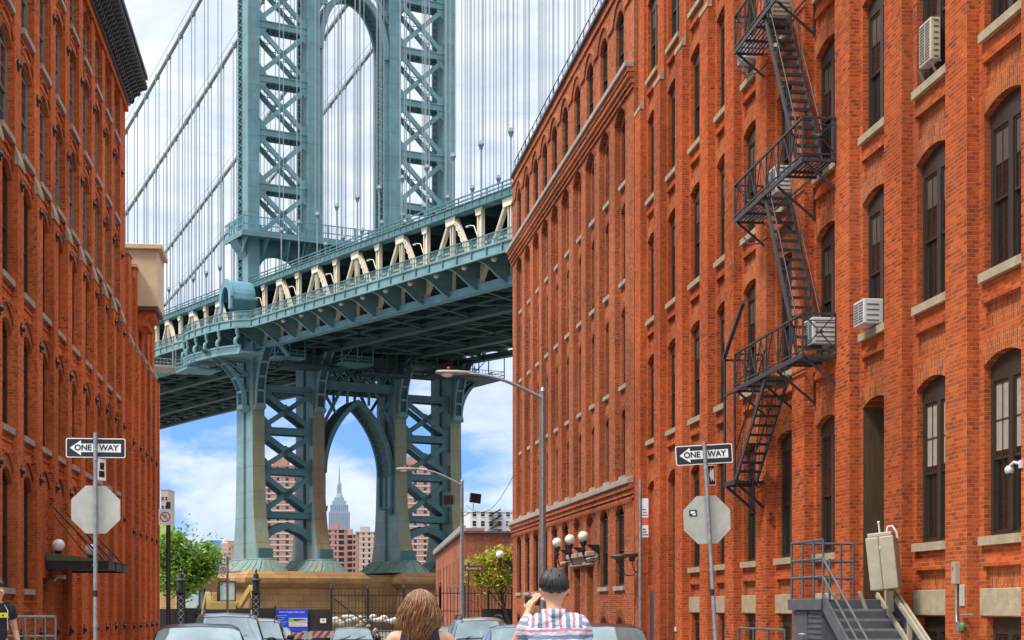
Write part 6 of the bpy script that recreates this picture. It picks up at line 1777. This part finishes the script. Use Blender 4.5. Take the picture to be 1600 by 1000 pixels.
# glass tower, domed tan tower, slivers by the left annex
x, y = W(333, 1500); box_building('glass_tower', 'blue glass office tower left of the bridge legs', 'office tower', x, y, 12, 20, Hh(845, 1500), plain('blue curtain wall', (.10, .26, .42), .25, var=.12, scale=.1), -PSI, win=(4, 14, 1.5, 1.9, 8, 3.7), winm=plain('blue pane', (.05, .17, .32), .12))
x, y = W(351, 1350); t = box_building('stone_tower', 'pale pink stone tower with a small dome beside the blue glass tower', 'tower', x, y, 9.5, 12, Hh(858, 1350), plain('pinkish stone', (.50, .36, .29), .9), -PSI, win=(3, 10, 1.2, 2.2, 6, 4.4))
b = MB(); z = Hh(858, 1350); b.box(-3.4, 3.4, 1, 8, z, z + 5); b.lathe((0, 4.5, z + 5), [(3.2, 0), (3.0, 1.5), (2.2, 3), (1., 4), (.3, 4.6), (.1, 7)], 10); b.build('dome', plain('pinkish stone', (.46, .34, .28), .9), t)
x, y = W(362, 1330); box_building('brick_tower', 'salmon brick tower right beside the bridge leg, behind the small dome', 'tower', x, y, 6, 12, Hh(846, 1330), farpink, -PSI, win=(2, 12, 1.2, 1.6, 6, 4.0))
x, y = W(257, 620); box_building('apartment_tower', 'pale tan apartment tower, a sliver beside the left annex', 'apartment tower', x, y, 2.8, 12, Hh(766, 620), fartan, -PSI, win=(2, 12, .9, 1.3, 6, 3.4))
x, y = W(252, 420); box_building('billboard_building', 'yellow green painted block with a grey base, at the edge of the left annex', 'building', x, y, 2.4, 9, Hh(812, 420), plain('yellow green paint', (.38, .50, .10), .8), -PSI, win=(2, 3, .9, 1.2, 13, 3), top=farband)
# white building behind the low brick one
x0, y0 = W(736, 350); x1, y1 = W(830, 350)
t = box_building('white_building', 'white block with rows of small dark windows and a fire escape, behind the yellow tree', 'building', (x0 + x1) / 2, y0 + 2, x1 - x0, 18, Hh(799, 350), plain('white painted brick', (.66, .65, .62), .85, var=.06, scale=.3), 0, win=(7, 6, .8, 1.15, Hh(838, 350) - 6.2, 3.05 * .7))
b = MB()
for k in range(4):
    z = Hh(838, 350) + .1 + k * 1.5; b.box(-2.6, .6, -.9, -.1, z, z + .08); b.bar((-2.6, -.9, z + .7), (.6, -.9, z + .7), .07, .07); b.bar((-2.2, -.5, z), (.2, -.5, z + 1.5), .1, .3)
b.build('fire_escape', M['iron'], t)
x, y = W(733, 300); box_building('brick_building', 'small red brick gable building left of the white block', 'building', x, y, 5.5, 10, Hh(829, 300), farred, 0)
# low brick warehouse by the fence
t = thing('low_brick_building', 'low red brick building with narrow dark windows, behind the right picket fence', 'building', (11.4, 150.0, 0), rad(-90) - math.atan(1.2 / 34))
w = MB(); z1 = 6.55; b0 = 0
xs = [(4.2, 5.8), (9.2, 10.8), (14.7, 16.4), (20.5, 22), (26, 27.2), (32, 33), (38, 39)]
prev = 0
for (a, c) in xs:
    bay_wall(w, prev, c + .2, -1.4, z1, [(a, c, .9 + 1.8, 5.05, 0, .2, None)], 0., 0); prev = c + .2
    g = MB(); g.quad((a, .18, 2.7), (c, .18, 2.7), (c, .18, 5.05), (a, .18, 5.05)); g.box((a + c) / 2 - .04, (a + c) / 2 + .04, .1, .17, 2.7, 5.05, 1); g.box(a, c, .1, .17, 3.8, 3.9, 1); g.build('window', [M['glass'], M['frame_black']], t)
bay_wall(w, prev, 46, -1.4, z1, [], 0.); w.quad((46, 0, -1.4), (46, 20, -1.4), (46, 20, z1), (46, 0, z1)); w.quad((0, 0, -1.4), (0, 20, -1.4), (0, 20, z1), (0, 0, z1))
w.build('wall', M['brick_salmon'] if 'brick_salmon' in M else brick('salmon brick', (.50, .15, .07), (.38, .10, .05), (.42, .22, .14), wearamt=.3), t)
b = MB(); b.box(-.2, 46.2, -.25, 20, z1, z1 + .12); b.build('roof', M['roof'], t)
b = MB(); x = .2
while x < 46: b.box(x, x + .5, -.28, .1, z1 + .121, z1 + .5); x += .85
b.build('parapet', M['stone_grey'], t)

# ================================================================== trees
def tree(label, base, hgt, crown_c, crown_r, col1, col2, n, seed, lean=(0, 0), name='tree', leaf=.13):
    random.seed(seed); t = thing(name, label, 'tree', base)
    b = MB(); c = Vector(crown_c)
    trunk = [Vector((0, 0, 0)), Vector((lean[0] * .2, lean[1] * .2, hgt * .3)), Vector((lean[0] * .6, lean[1] * .6, hgt * .55)), c]
    b.tube(trunk, [.16, .13, .10, .05], 8); tips = []
    for k in range(46):
        d = Vector((random.gauss(0, 1), random.gauss(0, 1), random.gauss(.15, .9))); d.normalize(); r = random.uniform(.55, 1.05)
        e = c + Vector((d.x * crown_r[0] * r, d.y * crown_r[1] * r, d.z * crown_r[2] * r)); s = trunk[2].lerp(trunk[3], random.random()); m = s.lerp(e, .5) + Vector((0, 0, .15))
        b.tube([s, m, e], [.05, .03, .012], 5); tips.append(e); tips.append(m.lerp(e, .5))
    b.build('trunk', M['bark'], t)
    l = MB()
    for k in range(n):
        e = random.choice(tips); sp = crown_r[0] * random.choice((.10, .16, .24)); p = e + Vector((random.gauss(0, sp), random.gauss(0, sp), random.gauss(0, sp * .8) - .05))
        u = Vector((random.gauss(0, 1), random.gauss(0, 1), random.gauss(0, .6))).normalized(); v = u.cross(Vector((random.gauss(0, 1), random.gauss(0, 1), random.gauss(0, 1)))).normalized(); s = leaf * random.uniform(.6, 1.3)
        l.add([p - u * s, p + v * s * .45 + u * s * .1, p + u * s * 1.1, p - v * s * .45 + u * s * .1], [(0, 1, 2, 3)], 0 if random.random() < .6 else (1 if random.random() < .7 else 2))
    l.build('crown', [col1, col2[0], col2[1]], t); return t
def leafmat(name, col):
    m, t, b = newmat(name); tc = t.node('ShaderNodeTexCoord'); n = t.noise(tc.outputs['Object'], 2.2, 3)
    t.link(t.mix(t.ramp(n, [(.35, 0.), (.65, 1.)]), tuple(c * .7 for c in col), tuple(c * 1.25 for c in col)), b.inputs['Base Color']); b.inputs['Roughness'].default_value = .6
    tr = t.node('ShaderNodeBsdfTranslucent'); tr.inputs[0].default_value = tuple(c * 1.1 for c in col) + (1,); mx = t.node('ShaderNodeMixShader'); mx.inputs[0].default_value = .35
    t.link(b.outputs[0], mx.inputs[1]); t.link(tr.outputs[0], mx.inputs[2]); t.link(mx.outputs[0], t.n['Material Output'].inputs[0]); return m
M['bark'] = plain('bark', (.07, .05, .035), .9, var=.3, scale=8)
g1, g2, g3 = leafmat('green leaf', (.17, .30, .035)), leafmat('bright green leaf', (.28, .42, .05)), leafmat('deep green leaf', (.08, .17, .025))
y1, y2, y3 = leafmat('lime leaf', (.30, .36, .025)), leafmat('yellow leaf', (.50, .38, .03)), leafmat('orange leaf', (.42, .17, .03))
p = at(283, 950, 106)
tree('leafy green tree at the end of the left annex, behind the gate post', (p.x, p.y, -1.2), 6.5, (.15, 0, 5.9), (2.3, 2.0, 2.6), g1, (g2, g3), 11500, 3, leaf=.155)
p = at(806, 950, 92.5)
tree('small yellow and lime tree leaning out from behind the far right warehouse corner', (p.x, p.y, -1.0), 4.2, (-1.15, 0, 5.0), (1.45, 1.2, 1.2), y1, (y2, y3), 9000, 5, lean=(-1.0, 0), leaf=.12)

# ================================================================== cars
def car(label, x, y, kind, paint, rot=0.0):
    """front towards -y of its own frame; lofted shell with glass, wheels, lamps and mirrors as parts"""
    if kind == 'sedan': L, Wd, H, st = 4.6, 1.78, 1.45, [(-2.3, .55, .72, .70), (-2.1, .80, .74, .86), (-1.2, .90, .92, .89), (-.95, .92, .96, .89), (-.1, 1.40, .98, .89), (.4, 1.45, .98, .89), (1.0, 1.42, 1.0, .89), (1.75, 1.03, 1.0, .88), (2.15, 1.0, .98, .86), (2.3, .8, .78, .78)]; cab = (3, 4, 6, 7)
    elif kind == 'suv': L, Wd, H, st = 4.6, 1.85, 1.7, [(-2.3, .62, .8, .74), (-2.15, .95, .85, .90), (-1.2, 1.04, 1.04, .92), (-1.0, 1.06, 1.06, .92), (-.3, 1.62, 1.08, .92), (.4, 1.70, 1.08, .92), (1.6, 1.68, 1.1, .92), (2.15, 1.2, 1.1, .91), (2.25, 1.1, 1.05, .88), (2.3, .8, .8, .84)]; cab = (3, 4, 6, 7)
    else: L, Wd, H, st = 4.9, 1.95, 1.75, [(-2.45, .6, .8, .74), (-2.25, .92, .85, .92), (-1.5, 1.02, 1.02, .96), (-1.3, 1.05, 1.04, .96), (-.35, 1.68, 1.08, .96), (.5, 1.76, 1.1, .96), (1.9, 1.73, 1.1, .96), (2.3, 1.25, 1.1, .95), (2.4, 1.1, 1.05, .92), (2.45, .8, .8, .88)]; cab = (3, 4, 6, 7)
    t = thing('parked_car', label, 'car', (x, y, ground_z(y)), rot, 'cars parked along the street')
    def ring(yy, zr, zbelt, hw):
        up = max(0, zr - zbelt); wr = hw * (1 - .24 * min(1, up / .5)) if up > .05 else hw * .93
        return [(-hw * .92, yy, .22), (-hw, yy, .42), (-hw * 1.0, yy, min(zbelt, zr) * .8), (-hw * .965, yy, min(zbelt, zr)), (-wr, yy, zr - (.05 if up > .05 else .0)), (-wr * .8, yy, zr + .012), (0, yy, zr + .035), (wr * .8, yy, zr + .012), (wr, yy, zr - (.05 if up > .05 else .0)), (hw * .965, yy, min(zbelt, zr)), (hw, yy, min(zbelt, zr) * .8), (hw, yy, .42), (hw * .92, yy, .22)]
    rings = [ring(*s) for s in st]; b = MB(); b.loft(rings, smooth=True); o = b.build('body', paint, t)
    def pane(name, pts, off=.012, shrink=.88, sh2=None, parent=None):
        c = sum((Vector(p) for p in pts), Vector()) / len(pts); pts = [Vector(p) for p in pts]
        n = (pts[1] - pts[0]).cross(pts[2] - pts[0]).normalized()
        if n.dot(c - Vector((0, 0, .7))) < 0: n = -n
        if name != 'side_window':
            sl = MB(); sl.add([c + (p - c) * min(.99, shrink + .07) + n * off * .6 for p in pts], [tuple(range(len(pts)))]); sl.build(name + '_seal', M['black'], t)
        q = [c + (p - c) * shrink + n * off for p in pts]; g = MB(); g.add(q, [tuple(range(len(q)))]); e = MB()
        return g.build(name, M['carglass'], t)
    A, B, C_, D_ = (rings[i] for i in cab)
    def curved(name, R0, R1, f0, f1, off, mat):
        def row(f):
            out = []
            for u in [k / 10 for k in range(11)]:
                x = 4.12 + 3.76 * u; i = min(7, int(x)); w = x - i
                p = [Vector(r[i]).lerp(Vector(r[i + 1]), w) for r in (R0, R1)]; out.append(p[0].lerp(p[1], f))
            return out
        rows = [row(f0 + (f1 - f0) * k / 4) for k in range(5)]; sgn = -1 if R0[0][1] < R1[0][1] else 1
        n = Vector((0, sgn * (R1[6][2] - R0[6][2]), abs(R1[6][1] - R0[6][1]))).normalized()
        g = MB(); g.loft([[p + n * off for p in r] for r in rows], 0, True, closed=False, caps=False); return g.build(name, mat, t)
    curved('windscreen_seal', A, B, .03, .99, .008, M['black']); curved('windscreen', A, B, .07, .94, .016, M['carglass'])
    curved('rear_window_seal', D_, C_, .05, .99, .008, M['black']); curved('rear_window', D_, C_, .1, .94, .016, M['carglass'])
    mid = rings[cab[1] + 1] if cab[2] - cab[1] > 1 else C_
    for i, j in ((3, 4), (9, 8)):
        pane('side_window', [A[i], mid[i], mid[j], B[j]], .014, .86); pane('side_window', [mid[i], C_[i], C_[j], mid[j]], .014, .84)
        pane('side_window', [C_[i], D_[i], D_[j], C_[j]], .014, .7)
    hwid = st[3][3]
    for s in (-1, 1):
        m = MB(); m.sphere((s * (hwid + .14), A[0][1] + .45, A[3][2] + .08), .11, 10, 0, (1.1, .6, .8)); m.bar((s * hwid * .95, A[0][1] + .5, A[3][2] + .02), (s * (hwid + .1), A[0][1] + .48, A[3][2] + .05), .05, .05); m.build('mirror', M['black'], t)
        hl = MB(); hl.sphere((s * .62, -L / 2 + .10, .68), .15, 12, 0, (1.25, .5, .6)); hl.build('headlight', M['globe'], t)
        tl = MB(); tl.sphere((s * .68, L / 2 - .06, .85), .13, 10, 0, (.9, .5, 1.2)); tl.build('tail_light', M['red'], t)
        for yy in (-L / 2 + .9, L / 2 - .95):
            w = MB(); n = 20; rr = .33; xc = s * (hwid - .1)
            prof = [(rr - .10, -.1), (rr - .02, -.11), (rr, -.07), (rr, .07), (rr - .02, .11), (rr - .10, .1)]
            rs = [[(xc + dx, yy + r * math.cos(2 * math.pi * k / n), rr + r * math.sin(2 * math.pi * k / n)) for k in range(n)] for r, dx in prof]; w.loft(rs, smooth=True)
            wo = w.build('wheel', M['tyre'], t); r_ = MB(); r_.tube([(xc - .06, yy, rr), (xc + .095 * 1, yy, rr)] if s > 0 else [(xc + .06, yy, rr), (xc - .095, yy, rr)], .225, 16)
            for k in range(5): an = k * 2 * math.pi / 5; r_.bar((xc + s * .10, yy, rr), (xc + s * .10, yy + .2 * math.cos(an), rr + .2 * math.sin(an)), .05, .03)
            r_.build('rim', M['galv'], wo)
    g = MB(); g.box(-.5, .5, -L / 2 - .02, -L / 2 + .03, .42, .62); g.box(-.26, .26, -L / 2 - .03, -L / 2 + .02, .3, .42, 1); g.build('grille', [M['black'], M['white']], t)
    bp = MB(); bp.box(-hwid * .8, hwid * .8, -L / 2 - .06, -L / 2 + .1, .26, .42); bp.box(-hwid * .85, hwid * .85, L / 2 - .1, L / 2 + .05, .3, .55); bp.build('bumper', paint, t, bevel=.04)
    if kind != 'sedan':
        for s in (-1, 1):
            r = MB(); xx = s * .60; r.tube([(xx, -.35, H - .01), (xx, -.2, H + .075), (xx, .6, H + .10), (xx, 1.5, H + .075), (xx, 1.62, H - .01)], .024, 8); r.build('roof_rail', M['alu'] if kind == 'van' else M['black'], t)
    wp = MB()
    for s in (-.35, .25): wp.bar((s - .2, A[0][1] - .0, A[3][2] + .06), (s + .25, A[0][1] + .25, A[3][2] + .21), .02, .015)
    wp.build('wiper', M['black'], t)
    return t
def paint(name, col): 
    m, t, b = newmat(name); b.inputs['Base Color'].default_value = col + (1,); b.inputs['Roughness'].default_value = .28; b.inputs['Metallic'].default_value = .35 if max(col) > .1 else 0; b.inputs['Coat Weight'].default_value = .7 if max(col) > .1 else .35; b.inputs['Coat Roughness'].default_value = .05
    return m
car('black car nearest on the left kerb with a broad pale windscreen', -2.0, 28.6, 'sedan', paint('black car paint', (.018, .016, .016)), rad(3))
car('grey minivan with pale roof rails behind the nearest black car on the left', -2.15, 40.5, 'van', paint('silver grey car paint', (.28, .30, .32)), rad(2))
car('pale silver car third in the left row of parked cars', -1.75, 49.5, 'suv', paint('pale silver car paint', (.42, .44, .43)))
car('white car fourth in the left row, beside the barricade', -1.55, 58, 'sedan', paint('white car paint', (.62, .63, .62)))
car('small pale blue car alone in the middle of the street by the rubble', 1.62, 67, 'sedan', paint('pale blue car paint', (.25, .36, .42)))
car('beige silver SUV with black roof rails, farthest but one on the right kerb', 4.95, 47.5, 'suv', paint('champagne car paint', (.44, .41, .35)))
car('silver blue car just left of the man in the checked shirt', 5.0, 38.6, 'sedan', paint('silver blue car paint', (.33, .37, .42)))
car('dark maroon car nearest on the right kerb, right of the man in the checked shirt', 5.7, 31.0, 'sedan', paint('maroon car paint', (.05, .018, .020)), rad(-4))
car('light blue car farthest on the right, showing between the woman and the SUV', 4.75, 60, 'sedan', paint('light blue car paint', (.30, .42, .46)))

# ================================================================== sky, sun and camera
def sky():
    w = bpy.data.worlds.new('World'); SC.world = w; w.use_nodes = True; t = NT(w); bg = t.n['Background']
    tc = t.node('ShaderNodeTexCoord')
    up = t.node('ShaderNodeVectorMath', operation='ADD'); t.link(tc.outputs['Generated'], up.inputs[0]); up.inputs[1].default_value = (0, 0, .22)
    nm = t.node('ShaderNodeVectorMath', operation='NORMALIZE'); t.link(up.outputs[0], nm.inputs[0])
    s = t.node('ShaderNodeTexSky', sky_type='NISHITA'); s.sun_disc = False; s.sun_elevation = SUN_EL; s.sun_rotation = SUN_ROT; s.dust_density = .6; s.ozone_density = 2.5
    t.link(nm.outputs[0], s.inputs['Vector'])
    so = t.node('ShaderNodeSeparateXYZ'); t.link(tc.outputs['Generated'], so.inputs[0])
    # clouds: a broad pale layer above, heaped cumulus lower down
    sc = t.vmul(tc.outputs['Generated'], (1, 1, 2.2))
    wv = t.node('ShaderNodeTexNoise'); wv.inputs['Scale'].default_value = 5; wv.inputs['Detail'].default_value = 3; t.link(sc, wv.inputs['Vector'])
    ad = t.node('ShaderNodeVectorMath', operation='ADD'); t.link(sc, ad.inputs[0]); t.link(t.vmul(wv.outputs['Color'], (.12, .12, .12)), ad.inputs[1])
    n = t.noise(ad.outputs[0], 9.0, 9, .58)
    hi = t.node('ShaderNodeMapRange', interpolation_type='SMOOTHSTEP'); t.link(so.outputs[2], hi.inputs[0])
    for k, x in ((1, .10), (2, .20), (3, .03), (4, .30)): hi.inputs[k].default_value = x
    cov = t.ramp(t.math('ADD', n, hi.outputs[0]), [(.44, 0.), (.58, .75), (.80, .96)])
    sh = t.noise(ad.outputs[0], 17., 7, .6)
    ccol = t.mix(t.ramp(sh, [(.35, 0.), (.62, 1.)]), (4.1, 4.6, 5.3), (5.5, 5.75, 6.1))
    zen = t.node('ShaderNodeMapRange', interpolation_type='SMOOTHSTEP'); t.link(so.outputs[2], zen.inputs[0])
    for k, x in ((1, .36), (2, .95), (3, 1.), (4, 2.7)): zen.inputs[k].default_value = x
    ccol = t.mix(1., ccol, zen.outputs[0], 'MULTIPLY')      # an overcast sky is brightest overhead
    blue = t.mix(1., s.outputs[0], (.80, 1.08, 1.55), 'MULTIPLY')
    t.link(t.mix(cov, blue, ccol), bg.inputs['Color']); bg.inputs['Strength'].default_value = .12
SUN_EL, SUN_AZ = rad(57), rad(-115)          # azimuth from +Y towards +X: the sun stands behind and to the left
SUN_ROT = SUN_AZ
sky()
sd = bpy.data.lights.new('Sun', 'SUN'); sd.energy = 2.5; sd.angle = rad(12); sd.color = (1., .94, .85)
so = bpy.data.objects.new('Sun', sd); COL.objects.link(so)
dv = Vector((math.sin(SUN_AZ) * math.cos(SUN_EL), math.cos(SUN_AZ) * math.cos(SUN_EL), math.sin(SUN_EL)))
so.rotation_euler = dv.to_track_quat('Z', 'Y').to_euler()
cam = bpy.data.cameras.new('Camera'); co = bpy.data.objects.new('Camera', cam); COL.objects.link(co)
cam.sensor_width = 36; cam.lens = 36 * F / 1600; cam.shift_y = (HY - 500) / 1600; cam.clip_end = 14000; cam.clip_start = .2
co.location = (0, 0, EYE); co.rotation_euler = (rad(90), 0, -PSI); SC.camera = co
vs = SC.view_settings; vs.view_transform = 'Standard'; vs.look = 'None'; vs.exposure = .68; vs.gamma = 1; vs.use_curve_mapping = False
SC.cycles.max_bounces = 6
